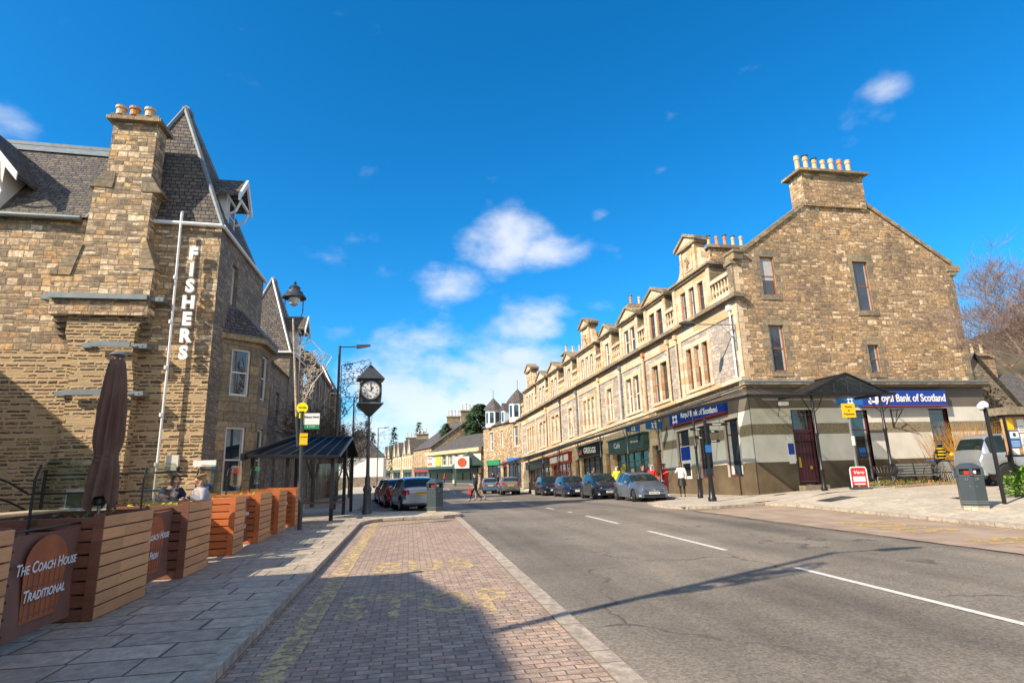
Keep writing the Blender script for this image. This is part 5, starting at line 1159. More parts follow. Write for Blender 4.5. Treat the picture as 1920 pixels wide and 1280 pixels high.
# stone house with big slate roof and chimneys, then a row of gabled houses round the bend
o, P = gabled_shop('stone_house', 'stone house with tall slate roof and big chimneys above the cream shop', (4.2, 117), (.8, 134), 6.2, 12.0, 16, 'stone_gable', -.5,
    [(2+i*3.3, 3+i*3.3, 2.9, 5.2) for i in range(5)], [(.6, 16, -.4, 2.2, 'redshop')], chims=((.8, 4, 13.6), (12, 4, 13.4)))
specs = [((.6, 136), (-2.0, 150)), ((-2.2, 151), (-5.0, 166)), ((-5.2, 167), (-8.6, 184))]
for i, (a, b) in enumerate(specs):
    lab = ['nearest of the three sunlit gabled houses where the street bends', 'middle of the three sunlit gabled houses where the street bends', 'farthest of the three sunlit gabled houses where the street bends'][i]
    o, P = gabled_shop('gabled_house', lab, a, b, 5.8-.2*i, 9.4-.2*i, 10, 'ashlar', -.5, [(1.5+q*2.8, 2.4+q*2.8, 2.8, 4.8) for q in range(4)], [(.5, 12, -.4, 2.2, 'tealpaint')], chims=((13, 3, 10.8),) if i < 2 else ())
    o['group'] = 'gabled houses at the bend'
    for s_ in (3.2, 9.6):
        m = M(); m.prism([P(s_-2, 5.5, .15), P(s_+2, 5.5, .15), P(s_, 8.9, .15)], tuple(Vector(P(0, 0, -4))-Vector(P(0, 0, 0))), 'ashlar'); m.tube([P(s_-2.2, 5.4, .25), P(s_, 9.1, .25), P(s_+2.2, 5.4, .25)], .07, 'white', 4)
        m.poly([P(s_-2.3, 5.4, .3), P(s_, 9.15, .3), P(s_, 9.15, -4), P(s_-2.3, 5.4, -4)], 'slate'); m.poly([P(s_+2.3, 5.4, .3), P(s_, 9.15, .3), P(s_, 9.15, -4), P(s_+2.3, 5.4, -4)], 'slate'); m.build('street_gable', o)
# wooded hills: terrain sheets with real relief
def hill(name, pts, w_, seed, mat='hills'):
    m = M(); n = 60; k_ = 5; rnd = random.Random(seed); V = []
    for i in range(n+1):
        t = i/n; s_ = t*(len(pts)-1); a = int(min(s_, len(pts)-2)); f = s_-a
        x, y, h = [pts[a][q]+(pts[a+1][q]-pts[a][q])*f for q in range(3)]
        r_ = []
        for j in range(k_+1):
            u = j/k_; hh = -1.4+(h+1.4)*(math.sin(u*math.pi/2))*(1+.09*mnoise.noise(Vector((x*.02, y*.02, seed+u*3))))+rnd.uniform(-.012, .012)*h*u
            d = Vector((x, y)).normalized()*w_*(u-1); r_.append((x+d.x, y+d.y, hh))
        V.append(r_)
    for i in range(n):
        for j in range(k_): m.poly([V[i][j], V[i+1][j], V[i+1][j+1], V[i][j+1]], mat)
    return tag(m.build(name, smooth=False), kind='structure')
hill('hills', [(-420, 700, 30), (-200, 800, 28), (0, 820, 26), (60, 780, 36), (200, 760, 40), (420, 640, 40)], 200, 3)
hill('hills', [(150, 330, 10), (220, 250, 42), (330, 240, 72), (420, 160, 84), (480, 60, 90)], 130, 9)

# ================================================================= TREES
def bare_tree(name, label, cat, loc, h, spread, levels, mat='bark', twigmat='twig', lean=(0, 0), seed=1, n0=4, thick=.12, group=None, droop=0.0, upright=.6, tw=.006, nb=(3, 5)):
    rnd = random.Random(seed); o = thing(name, label, cat, loc, 0, group); tr, tws = M(), M()
    def grow(p, d, L, r, lv):
        n = 4; pts = [p]; rs = [r]; q = p.copy(); dd = d.copy()
        for i in range(n):
            dd = (dd+Vector((rnd.uniform(-.16, .16), rnd.uniform(-.16, .16), rnd.uniform(-.05, .12)-droop*(lv <= 1)))).normalized(); q = q+dd*L/n; pts.append(q.copy()); rs.append(r*(1-.55*(i+1)/n))
        (tr if lv >= levels-1 else tws).tube(pts, rs, mat if lv >= levels-1 else twigmat if lv < levels-2 else mat, 6 if lv >= levels-1 else 3, cap=False)
        if lv <= 0: return
        for i in range(rnd.randint(*nb)):
            t = rnd.uniform(.3, 1.0); k_ = min(n-1, int(t*n)); s_ = pts[k_].lerp(pts[k_+1], t*n-k_)
            a = rnd.uniform(0, 6.283); sd = Vector((math.cos(a), math.sin(a), rnd.uniform(-.1, .5)))
            nd = (dd*upright+sd*spread).normalized(); grow(s_, nd, L*rnd.uniform(.5, .78), max(tw, rs[k_]*.55), lv-1)
    for i in range(n0):
        a = 6.283*i/n0+rnd.uniform(-.4, .4) if n0 > 1 else 0; d = Vector((lean[0]+math.cos(a)*.3*(n0 > 1), lean[1]+math.sin(a)*.3*(n0 > 1), 1)).normalized()
        grow(Vector((0, 0, h*.22 if n0 > 1 else 0)), d, h*.42, thick*.7 if n0 > 1 else thick, levels)
    if n0 > 1: tr.tube([(0, 0, -.3), (0, 0, h*.23)], [thick*1.2, thick], mat, 8)
    tr.build('trunk', o, smooth=True); tws.build('crown', o)
    return o
bare_tree('birch_tree', 'leafless birch with pinkish twigs at far right edge beyond the bank', 'tree', (26.3, 19.0, .3), 10.5, .75, 5, 'birch', 'twig', lean=(-.05, 0), seed=5, n0=4, thick=.17, nb=(4, 6), tw=.007)
bare_tree('birch_tree', 'pale leaning birch with low spreading boughs right of the noticeboard', 'tree', (23.5, 15.2, .3), 7.6, .9, 5, 'birch', 'twig', lean=(-.12, .05), seed=12, n0=3, thick=.11, nb=(3, 5), tw=.005)
for i, (x, y, h) in enumerate(((-5.2, 33.5, 6.3), (-5.4, 46, 6.0), (-5.6, 57, 6.2))):
    bare_tree('street_tree', ['bare street tree nearest the bus shelter', 'bare street tree midway along the left pavement', 'bare street tree nearest the white cottage'][i], 'tree', (x, y, zr(y)+.09), h, .95, 4, 'bark', 'twig2', seed=20+i, n0=4, thick=.1, nb=(4, 5), tw=.010, group='bare street trees on the left pavement')
def conifer(name, label, loc, h, r, seed, n=900, mat='leaf_dk', shape=1.0, group=None):
    rnd = random.Random(seed); o = thing(name, label, 'tree', loc, 0, group); m = M(); m.tube([(0, 0, 0), (0, 0, h*.95)], [h*.022, h*.004], 'bark', 6); m.build('trunk', o)
    m = M()
    for i in range(n):
        z = h*(.12+.88*rnd.random()**.9); t = z/h; rr = r*((1-t)**(.8 if shape == 1 else .45))*(1+.25*math.sin(z*3.1+seed)); a = rnd.uniform(0, 6.283); q = rr*rnd.uniform(.25, 1)**.6
        c = Vector((q*math.cos(a), q*math.sin(a), z-.12*q)); s_ = h*rnd.uniform(.018, .045)
        d = Vector((math.cos(a), math.sin(a), -.35+rnd.uniform(-.3, .3))).normalized(); e = d.cross(Vector((0, 0, 1))).normalized(); f = Vector((rnd.uniform(-.3, .3), rnd.uniform(-.3, .3), .5))
        m.poly([c-e*s_*.5, c+d*s_*1.6-e*s_*.15, c+d*s_*1.6+e*s_*.15+f*s_*.2, c+e*s_*.5+f*s_*.3], mat)
    m.build('crown', o); return o
conifer('pine_tree', 'big dark evergreen rising between the cream shop and the turreted shop', (14.2, 118, -1), 16.0, 5.6, 2, 3600, shape=2)
conifer('pine_tree', 'smaller dark evergreen just left of the big one', (7.4, 122, -1), 12.4, 2.6, 5, 1300, shape=2)
for i, (x, y, h) in enumerate(((-4.5, 165, 15), (-14.5, 200, 20), (-17, 210, 17.5), (-11.5, 185, 15), (2.5, 180, 17.5), (4.5, 185, 15), (-24, 215, 20))):
    conifer('spruce_tree', ['slim spruce behind the chimneys of the stone house', 'tallest slim spruce behind the left street trees', 'short slim spruce behind the far lamp post', 'slim spruce right of the far lamp post', 'pointed spruce left of the stone house chimneys', 'small spruce behind the stone house ridge', 'spruce showing above the white cottage roof'][i], (x, y, -1), h, h*.14, 30+i, 420, group='spruces on the far slope')

# ================================================================= STREET FURNITURE, LEFT
def ornate_post(o, h, lean=0, r=.055, base=.12, mat='darkgrey'):
    m = M(); m.lathe((0, 0, 0), [(base*1.25, 0), (base*1.25, .1), (base, .16), (base*.95, .8), (base*1.1, .85), (base*1.1, .95), (r*1.4, 1.05), (r*1.5, 1.3), (r*1.1, 1.4)], mat, 12)
    m.tube([(0, 0, 1.35), (lean, 0, h)], [r*1.05, r*.75], mat, 10); return m.build('post', o, smooth=True)
# clock on a post
ck = thing('street_clock', 'dark four sided clock with pyramid roof on a slim post', 'clock', (-1.60, 23.3, .09), R(8))
ornate_post(ck, 3.75, -.02, .07, .15, 'darkgrey')
m = M(); m.hexa([(-.05, -.05, 3.68), (.05, -.05, 3.68), (.05, .05, 3.68), (-.05, .05, 3.68), (-.5, -.5, 4.16), (.5, -.5, 4.16), (.5, .5, 4.16), (-.5, .5, 4.16)], 'darkgrey'); m.box((-.5, -.5, 4.16), (.5, .5, 4.20), 'steel'); m.build('lower_cone', ck)
m = M(); m.box((-.4, -.4, 4.2), (.4, .4, 5.14), 'black'); cc = m.build('clock_case', ck)
m = M(); m.poly([(-.53, -.53, 5.14), (.53, -.53, 5.14), (0, 0, 5.8)], 'darkgrey'); m.poly([(.53, -.53, 5.14), (.53, .53, 5.14), (0, 0, 5.8)], 'darkgrey'); m.poly([(.53, .53, 5.14), (-.53, .53, 5.14), (0, 0, 5.8)], 'darkgrey'); m.poly([(-.53, .53, 5.14), (-.53, -.53, 5.14), (0, 0, 5.8)], 'darkgrey'); m.poly([(-.53, -.53, 5.14), (-.53, .53, 5.14), (.53, .53, 5.14), (.53, -.53, 5.14)], 'black'); m.ball((0, 0, 5.86), .06, 'globe', 8); m.build('clock_roof', ck)
for q in range(4):
    m = M(); m.lathe((0, -.40, 4.68), [(.37, 0), (.37, -.02), (.33, -.03)], 'poleg', 28, axis='y'); m.lathe((0, -.432, 4.68), [(.325, 0), (.325, -.004)], 'paper', 28, axis='y')
    for i in range(12):
        a = i*math.pi/6; 
        num = ('XII', 'I', 'II', 'III', 'IIII', 'V', 'VI', 'VII', 'VIII', 'IX', 'X', 'XI')[i]
        for j, ch in enumerate(num):
            off = (j-(len(num)-1)/2)*.026; ca, sa = math.sin(a), math.cos(a)
            def pt(u, v): return (ca*v+sa*u, -.438, 4.68+sa*v-ca*u)
            if ch == 'I': m.poly([pt(off-.008, .225), pt(off+.008, .225), pt(off+.008, .29), pt(off-.008, .29)], 'textblack')
            elif ch == 'V': m.poly([pt(off-.004, .225), pt(off+.004, .225), pt(off+.018, .29), pt(off+.006, .29)], 'textblack'); m.poly([pt(off-.006, .225), pt(off+.002, .225), pt(off-.008, .29), pt(off-.02, .29)], 'textblack')
            else: m.poly([pt(off-.016, .225), pt(off-.004, .225), pt(off+.016, .29), pt(off+.004, .29)], 'textblack'); m.poly([pt(off+.006, .225), pt(off+.016, .225), pt(off-.006, .29), pt(off-.016, .29)], 'textblack')
    for a, ln, w_ in ((R(30), .17, .028), (R(-2), .27, .02)):
        d = Vector((math.sin(a), 0, math.cos(a))); e = Vector((d.z, 0, -d.x))*w_; c0 = Vector((0, -.445, 4.68))
        m.poly([c0-e*.5-d*.05, c0+e*.5-d*.05, c0+e+d*ln*.7, c0+d*ln, c0-e+d*ln*.7], 'textblack')
    for sx in (-1, 1):
        for sz in (-1, 1): m.tube([(sx*.38, -.402, 4.68+sz*.30), (sx*.30, -.402, 4.68+sz*.38), (sx*.38, -.402, 4.68+sz*.40)], .01, 'gold', 4)
    f = m.build('clock_face', ck); f.rotation_euler.z = q*math.pi/2
def litter_bin(loc, rz, label, tilt=0):
    o = thing('litter_bin', label, 'litter bin', loc, rz, 'hexagonal litter bins'); r = .345
    m = M(); m.lathe((0, 0, 0), [(r, .03), (r, .86)], 'bingrey', 6, R(30)); m.build('bin_body', o, bevel=.012)
    m = M(); m.lathe((0, 0, 0), [(r*.98, -.09), (r*.98, .03)], 'paving2', 6, R(30)); m.build('concrete_base', o)
    m = M()
    for z in (.1, .15, .86): m.lathe((0, 0, z), [(r+.006, 0), (r+.006, .012)], 'poleg', 6, R(30))
    m.build('silver_line', o)
    m = M()
    for i in range(6):
        a = R(30)+i*math.pi/3; x, y = (r-.02)*math.cos(a), (r-.02)*math.sin(a); m.box((x-.035, y-.035, .86), (x+.035, y+.035, 1.06), 'bingrey')
    m.lathe((0, 0, 0), [(r*.8, .86), (r*.8, 1.05)], 'textblack', 6, R(30)); m.box((-.16, -r*.9+.03, .89), (.12, -r*.9+.05, 1.0), 'redshop'); m.box((-.02, -r*.9+.02, .93), (.12, -r*.9+.028, 1.0), 'paper'); m.build('opening_frame', o)
    m = M(); m.lathe((0, 0, 0), [(r*1.02, 1.05), (r*1.02, 1.08), (r*.45, 1.21), (r*.1, 1.22)], 'bingrey', 6, R(30)); m.build('bin_lid', o)
    yy = -r*math.cos(R(30))-.004
    text_obj('lettering', 'LITTER', .10, 'poleg', (0, yy, .77), 0, o, xs=1.1)
    m = M()
    for sx in (-1, 1): m.poly([(sx*.01, yy, .40), (sx*.05, yy, .42), (sx*.09, yy, .60), (sx*.055, yy, .57), (sx*.05, yy, .62), (sx*.01, yy, .60)], 'poleg')
    m.lathe((0, yy, .63), [(.025, 0), (.025, -.004)], 'poleg', 8, axis='y'); m.box((-.05, yy-.003, .36), (.05, yy, .375), 'poleg'); m.build('crest', o)
    return o
litter_bin((.98, 23.2, .09), R(4), 'dark grey litter bin on the paved build-out beside the parked silver car')
litter_bin((14.75, 13.3, zp(14.75, 13.3)+.06), R(-38), 'dark grey litter bin on the right pavement before the silver off-road car').scale = (.93, .93, .93)
# lamp posts
def lantern_post(loc, label):
    o = thing('street_lamp', label, 'street lamp', loc); m = M()
    m.lathe((0, 0, 0), [(.13, 0), (.12, .9), (.09, 1.0)], 'darkgrey', 10); m.tube([(0, 0, .9), (-.26, 0, 3.6)], [.06, .05], 'darkgrey', 8); m.tube([(-.26, 0, 3.6), (-.58, 0, 7.3)], [.05, .035], 'copper', 8)
    z = 7.3
    for sx in (-1, 1): m.tube([(-.58, 0, z), (-.58+sx*.26, 0, z+.05), (-.58+sx*.33, 0, z+.25), (-.58+sx*.33, 0, z+.80)], .02, 'darkgrey', 6)
    m.build('post', o, smooth=True)
    m = M(); m.lathe((-.58, 0, z), [(.44, .80), (.44, .84), (.32, .98), (.30, 1.05), (.2, 1.12), (.2, 1.2), (.22, 1.22), (.1, 1.32), (.04, 1.34), (.06, 1.42), (.01, 1.5)], 'darkgrey', 16); m.build('lamp_hood', o, smooth=True)
    m = M(); m.lathe((-.58, 0, z), [(.02, .48), (.16, .56), (.22, .72), (.22, .80)], 'lampglass', 14); m.build('lamp_bowl', o, smooth=True)
    return o
def modern_lamp(loc, h, arm, label, r=.075):
    o = thing('street_lamp', label, 'street lamp', loc, 0, 'slim grey street lamps'); m = M()
    m.tube([(0, 0, -.1), (0, 0, 1.4)], r*1.35, 'darkgrey', 10); m.tube([(0, 0, 1.4), (0, 0, h)], [r, r*.8], 'darkgrey', 10); m.build('post', o, smooth=True)
    m = M(); m.tube([(0, 0, h-.05), (arm*.6, 0, h-.03)], .03, 'darkgrey', 6); m.build('arm', o)
    m = M(); m.hexa([(arm*.55, -.12, h-.12), (arm, -.08, h+.0), (arm, .08, h+.0), (arm*.55, .12, h-.12), (arm*.55, -.10, h+.06), (arm, -.06, h+.09), (arm, .06, h+.09), (arm*.55, .10, h+.06)], 'darkgrey'); m.build('lamp_head', o)
    return o
def wire_panel(loc, pts, mat, label, seed=1, nst0=9, group=None, name='light_decoration', cat='decoration'):
    """Christmas light frame: outline tube with stars of bent wire inside, fixed to a lamp post"""
    nst = int(nst0*1.8); rnd = random.Random(seed); o = thing(name, label, cat, loc, 0, group); m = M()
    P3 = [Vector((a, 0, b)) for a, b in pts]; m.tube(P3+[P3[0]], .022, mat, 5); m.build('frame', o)
    m = M(); xs = [p[0] for p in pts]; zs = [p[1] for p in pts]
    def inside(x, z):
        c = False; j = len(pts)-1
        for i in range(len(pts)):
            if (pts[i][1] > z) != (pts[j][1] > z) and x < (pts[j][0]-pts[i][0])*(z-pts[i][1])/(pts[j][1]-pts[i][1])+pts[i][0]: c = not c
            j = i
        return c
    k_ = 0
    while k_ < nst:
        x, z = rnd.uniform(min(xs), max(xs)), rnd.uniform(min(zs), max(zs))
        if not inside(x, z): continue
        r = rnd.uniform(.14, .26); a0 = rnd.uniform(0, 1); pp = []
        for i in range(11): a = a0+i*math.pi/5; q = r if i % 2 == 0 else r*.45; pp.append((x+q*math.cos(a), 0, z+q*math.sin(a)))
        m.tube(pp, .02, mat, 4); k_ += 1
    for i in range(4):
        z = min(zs)+(max(zs)-min(zs))*(i+.7)/4.6; xx = [x for x in rng(min(xs), max(xs), 30) if inside(x, z)]
        if len(xx) > 1: m.tube([(xx[0], 0, z), (xx[-1], 0, z)], .010, mat, 4)
    m.build('wire_stars', o); return o
lantern_post((-3.85, 22.0, .09), 'old style lantern on a wire-wrapped post beside the bus shelter')
wire_panel((-4.2, 22.05, 0), [(.1, 6.4), (.5, 6.55), (.9, 6.1), (1.25, 5.95), (.95, 5.4), (.6, 4.9), (.15, 3.9), (.08, 5.0)], 'wire', 'pale wire light decoration hanging from the old style lantern post', 3, 11, 'wire light decorations on lamp posts')
modern_lamp((-3.55, 29.2, zr(29)+.09), 7.95, 1.5, 'tall grey street lamp nearest behind the bus shelter')
wire_panel((-3.55, 29.2, 0), [(.12, 6.9), (1.5, 7.2), (1.35, 6.2), (.9, 5.2), (.35, 4.4), (.12, 4.2)], 'teallight', 'teal wire light decoration on the nearest tall grey lamp', 4, 16, 'wire light decorations on lamp posts')
modern_lamp((-4.55, 48, zr(48)+.09), 8.1, 1.4, 'tall grey street lamp between the clock and the shelter')
wire_panel((-4.55, 48, 0), [(.12, 6.9), (1.6, 7.0), (1.4, 5.6), (.9, 4.5), (.12, 3.4)], 'teallight', 'teal wire light decoration on the lamp behind the clock', 5, 12, 'wire light decorations on lamp posts')
modern_lamp((-4.7, 88, zr(88)+.09), 8.6, 1.6, 'farthest grey street lamp right of the clock')
wire_panel((-4.7, 88, 0), [(.12, 7.4), (2.0, 7.9), (1.9, 5.4), (.9, 4.2), (.12, 3.4)], 'teallight', 'teal wire light decoration on the farthest lamp', 6, 12, 'wire light decorations on lamp posts')
# lamp that stands on the pavement beside the photographer and throws its shadow across the road
modern_lamp((-4.5, 3.5, .09), 9.7, 1.75, 'tall grey street lamp on the near left pavement beside the planters', .08)
wire_panel((-4.5, 3.5, 0), [(.12, 8.6), (.9, 8.3), (1.2, 7.4), (.8, 6.6), (.12, 5.9)], 'teallight', 'teal wire light decoration on the lamp beside the planters', 7, 14, 'wire light decorations on lamp posts')
# bus stop
o = thing('bus_stop', 'bus stop pole with yellow disc and white and green flag', 'bus stop', (-3.02, 17.5, .09)); m = M()
m.tube([(0, 0, -.05), (-.1, 0, 3.3)], .05, 'darkgrey', 10); m.tube([(0, 0, 0), (0, 0, .9)], .062, 'darkgrey', 10); m.build('pole', o)
m = M(); m.lathe((-.1, -.02, 3.42), [(.16, 0), (.16, .04)], 'flagyellow', 20, axis='y'); m.box((-.18, -.02, 3.12), (-.03, .02, 3.32), 'flagyellow'); f = m.build('yellow_disc', o); text_obj('lettering', 'bus stop', .06, 'textblack', (-.1, -.03, 3.44), 0, f)
m = M(); m.box((-.05, -.015, 2.93), (.4, .015, 3.16+.1), 'paper'); m.box((-.05, -.018, 2.8), (.4, .018, 2.93), 'greenshop'); f = m.build('stop_flag', o); text_obj('lettering', 'Fishers Hotel', .075, 'textblack', (.175, -.02, 3.15), 0, f); text_obj('lettering', '8 17 M91', .06, 'textwhite', (.175, -.022, 2.865), 0, f)
m = M(); m.box((-.12, -.07, 2.35), (.1, -.05, 2.68), 'yellow'); f = m.build('parking_plate', o); text_obj('lettering', 'No stopping', .035, 'textblack', (-.01, -.075, 2.58), 0, f)
# shelter
sh = site('bus_shelter', 'black framed bus shelter with sloping ribbed glass roof on the left pavement', 'bus shelter', (-3.9, 22, .09))
ev = [(-5.3, 20.2, 2.25), (-2.35, 20.2, 2.15)]; rv = [(-4.5, 24.0, 3.05), (-2.3, 24.0, 3.0)]
m = M(); m.poly([ev[0], ev[1], rv[1], rv[0]], 'shelter_glass'); m.poly([rv[0], rv[1], (-2.2, 26.2, 2.3), (-4.4, 26.2, 2.3)], 'shelter_glass'); m.build('roof_glazing', sh)
m = M()
for i in range(8):
    t = i/7; a = Vector(ev[0]).lerp(Vector(ev[1]), t); b = Vector(rv[0]).lerp(Vector(rv[1]), t); m.tube([a, b], .05 if i in (0, 7) else .03, 'black', 5)
m.hexa([(-5.42, 20.1, 2.1), (-5.3, 20.1, 2.1), (-4.4, 24, 2.95), (-4.55, 24, 2.95), (-5.42, 20.1, 2.32), (-5.3, 20.1, 2.32), (-4.4, 24, 3.15), (-4.55, 24, 3.15)], 'black'); m.tube([ev[0], ev[1]], .06, 'black', 6); m.tube([rv[0], rv[1]], .06, 'black', 6)
for i in range(24): a = Vector(ev[0]).lerp(Vector(ev[1]), (i+.5)/24); m.tube([a+Vector((-.05, 0, -.05)), a+Vector((0, 0, -.13)), a+Vector((.05, 0, -.05))], .008, 'black', 4)
m.build('roof_frame', sh)
for x, y, z in ((-5.1, 20.4, 2.2), (-2.55, 20.4, 2.12), (-4.0, 20.4, 2.2), (-2.5, 23.6, 2.9), (-4.3, 23.6, 2.9), (-2.45, 26, 2.3)): m = M(); m.box((x-.06, y-.06, -.02), (x+.06, y+.06, z), 'black'); m.build('post', sh)
m = M(); m.box((-4.3, 23.5, .5), (-2.5, 23.8, .56), 'wood_dk'); m.box((-2.6, 20.5, .75), (-2.45, 23.6, .8), 'black'); m.build('bench_seat', sh)
m = M(); m.poly([(-4.2, 23.62, .3), (-2.6, 23.62, .3), (-2.6, 23.62, 2.0), (-4.2, 23.62, 2.0)], 'clear'); m.build('glass_panel', sh)

# ================================================================= PLANTERS AND BEER GARDEN
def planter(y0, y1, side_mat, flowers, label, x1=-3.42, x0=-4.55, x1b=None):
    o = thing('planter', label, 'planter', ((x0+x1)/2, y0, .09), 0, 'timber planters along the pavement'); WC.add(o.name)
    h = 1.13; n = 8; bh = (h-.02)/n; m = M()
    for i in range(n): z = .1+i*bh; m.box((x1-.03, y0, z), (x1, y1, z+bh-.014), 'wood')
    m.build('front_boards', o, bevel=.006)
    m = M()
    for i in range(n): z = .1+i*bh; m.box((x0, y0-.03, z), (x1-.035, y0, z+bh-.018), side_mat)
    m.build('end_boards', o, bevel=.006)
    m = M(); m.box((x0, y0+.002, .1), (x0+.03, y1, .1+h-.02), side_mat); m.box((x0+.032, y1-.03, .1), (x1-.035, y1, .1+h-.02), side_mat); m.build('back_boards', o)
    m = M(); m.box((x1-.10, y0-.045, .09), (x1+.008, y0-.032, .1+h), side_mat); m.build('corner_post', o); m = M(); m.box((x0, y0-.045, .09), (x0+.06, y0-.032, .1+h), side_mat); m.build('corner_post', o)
    m = M()
    for i in range(n): m.lathe((x1-.03+.015, y1-.0, .1+bh*(i+.5)), [(.016, 0), (.016, .03)], 'black', 6, axis='y')
    m.build('bolt', o)
    m = M(); m.box((x0+.03, y0+.01, .9), (x1-.04, y1-.03, h-.02), 'soil'); m.build('soil', o)
    rnd = random.Random(int(y0*10)); m = M()
    for i in range(150 if flowers != 'none' else 60):
        x, y, z = rnd.uniform(x0+.08, x1-.08), rnd.uniform(y0+.06, y1-.06), h+rnd.uniform(-.04, .07); s_ = rnd.uniform(.012, .028); a = rnd.uniform(0, 3.1)
        mt = 'leaf_gn' if rnd.random() < .6 or flowers == 'none' else flowers
        dx, dy = s_*math.cos(a), s_*math.sin(a); m.poly([(x-dx, y-dy, z), (x+dy, y-dx, z+s_*.5), (x+dx, y+dy, z+s_), (x-dy, y+dx, z+s_*.4)], mt)
    tag(m.build('flowers' if flowers != 'none' else 'plants', o), kind='stuff')
    return o
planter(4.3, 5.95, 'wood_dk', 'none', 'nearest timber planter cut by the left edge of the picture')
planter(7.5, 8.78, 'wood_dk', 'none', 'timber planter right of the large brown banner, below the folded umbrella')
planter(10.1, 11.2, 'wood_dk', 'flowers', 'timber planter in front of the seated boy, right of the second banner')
planter(12.62, 13.35, 'wood_sunlit', 'flowers', 'bright orange-red ended planter standing full in the sun')
planter(14.6, 15.75, 'wood_sunlit', 'flowers', 'timber planter with yellow flowers fourth from the picture edge')
planter(16.6, 17.6, 'wood_sunlit', 'flower_red', 'timber planter with red flowers beside the bus stop pole')
planter(18.9, 20.0, 'wood_sunlit', 'flower_red', 'farthest timber planter next to the bus shelter')
def banner(y0, y1, word, label, full=True):
    o = thing('banner', label, 'banner', (-3.7, y0, .1), 0, 'brown cloth banners between planters'); WC.add(o.name)
    m = M(); n, k_ = 14, 6; fn = lambda u, v: (-3.66+.018*math.sin(u*7)*(1-v)+.02*math.sin(u*3+v*4), y0+(y1-y0)*u, .16+.97*v-.035*math.sin(u*math.pi)*(v))
    for i in range(n):
        for j in range(k_): m.poly([fn(i/n, j/k_), fn((i+1)/n, j/k_), fn((i+1)/n, (j+1)/k_), fn(i/n, (j+1)/k_)], 'banner')
    m.build('cloth', o)
    yc = (y0+y1)/2+(.1 if y1-y0 > 1.4 else -.02); w_ = min(.36, (y1-y0)*.26); m = M(); pts = [(yc-w_*.9, .28), (yc+w_*.7, .28), (yc+w_, .8)]+[(yc+w_*math.cos(a), .8+.27*math.sin(a)) for a in rng(0, math.pi, 9)[1:]]
    m.poly([(-3.628, y, z) for y, z in pts], 'rust'); c = m.build('printed_arch', o)
    m = M()
    for i in range(7): y = yc-w_*.8+i*w_*.24; m.tube([(-3.624, y, .3), (-3.624, y+w_*.03, .72)], .003, 'banner', 4)
    for z in (.34, .46, .6): m.tube([(-3.624, yc-w_*.9, z), (-3.624, yc+w_*.85, z)], .004, 'banner', 4)
    m.build('print_lines', c)
    sz = min(.150, .15*(y1-y0)/1.36)
    t = text_obj('lettering', 'The Coach House', sz, 'textwhite', (-3.615, yc, .78), R(90), o, caps=True, shear=.15, xs=.88 if y1-y0 > 1.2 else .75, extrude=.001, bold=.002)
    t = text_obj('lettering', word, sz*1.02, 'textwhite', (-3.615, yc, .52), R(90), o, caps=True, shear=.15, xs=.9, extrude=.001, bold=.002)
    m = M(); m.tube([(-3.66, y0, 1.14), (-3.66, y1, 1.14)], .012, 'black', 5); m.tube([(-3.62, y1-.02, .2), (-3.60, y1+.02, .12)], .01, 'paper', 4); m.build('rail', o)
banner(5.97, 7.6, 'Traditional', 'large brown banner with rust arch and white lettering, nearest the camera')
banner(8.82, 10.1, 'Fresh', 'brown banner second from the left edge of the picture')
banner(13.38, 14.6, 'Homemade', 'brown banner right of the bright orange-red planter')
banner(15.78, 16.6, 'Friendly', 'narrow brown banner left of the bus stop pole')
banner(17.62, 18.9, 'Relaxed', 'farthest brown banner, behind the bus stop pole')
for i, (y0, y1, x, lab) in enumerate(((4.6, 6.4, -4.5, 'curved glass windbreak at the left edge of the picture'), (7.3, 8.8, -4.1, 'clear glass windbreak beside the folded umbrella'), (10.0, 11.3, -4.1, 'clear glass windbreak between the two seated youths'), (12.6, 13.9, -4.2, 'clear glass windbreak right of the child in grey'), (14.6, 15.8, -4.2, 'clear glass windbreak above the yellow flowers'), (16.6, 17.6, -4.2, 'clear glass windbreak nearest the shelter'))):
    o = thing('glass_screen', lab, 'glass screen', (x, y0, 1.1), 0, 'glass windbreaks in the beer garden'); WC.add(o.name)
    m = M(); pr = [(y0+.05, 1.12), (y1, 1.12), (y1, 1.72), (y1-.03, 1.82), (y1-.12, 1.86), (y0+.28, 1.86), (y0+.14, 1.80), (y0+.06, 1.6)]; m.prism([(x, y, z) for y, z in pr], (.012, 0, 0), 'clear'); m.build('pane', o)
    m = M(); m.tube([(x, y0+.03, 1.0), (x, y0+.03, 1.62), (x, y0+.1, 1.78)], .014, 'black', 6); m.build('upright', o)
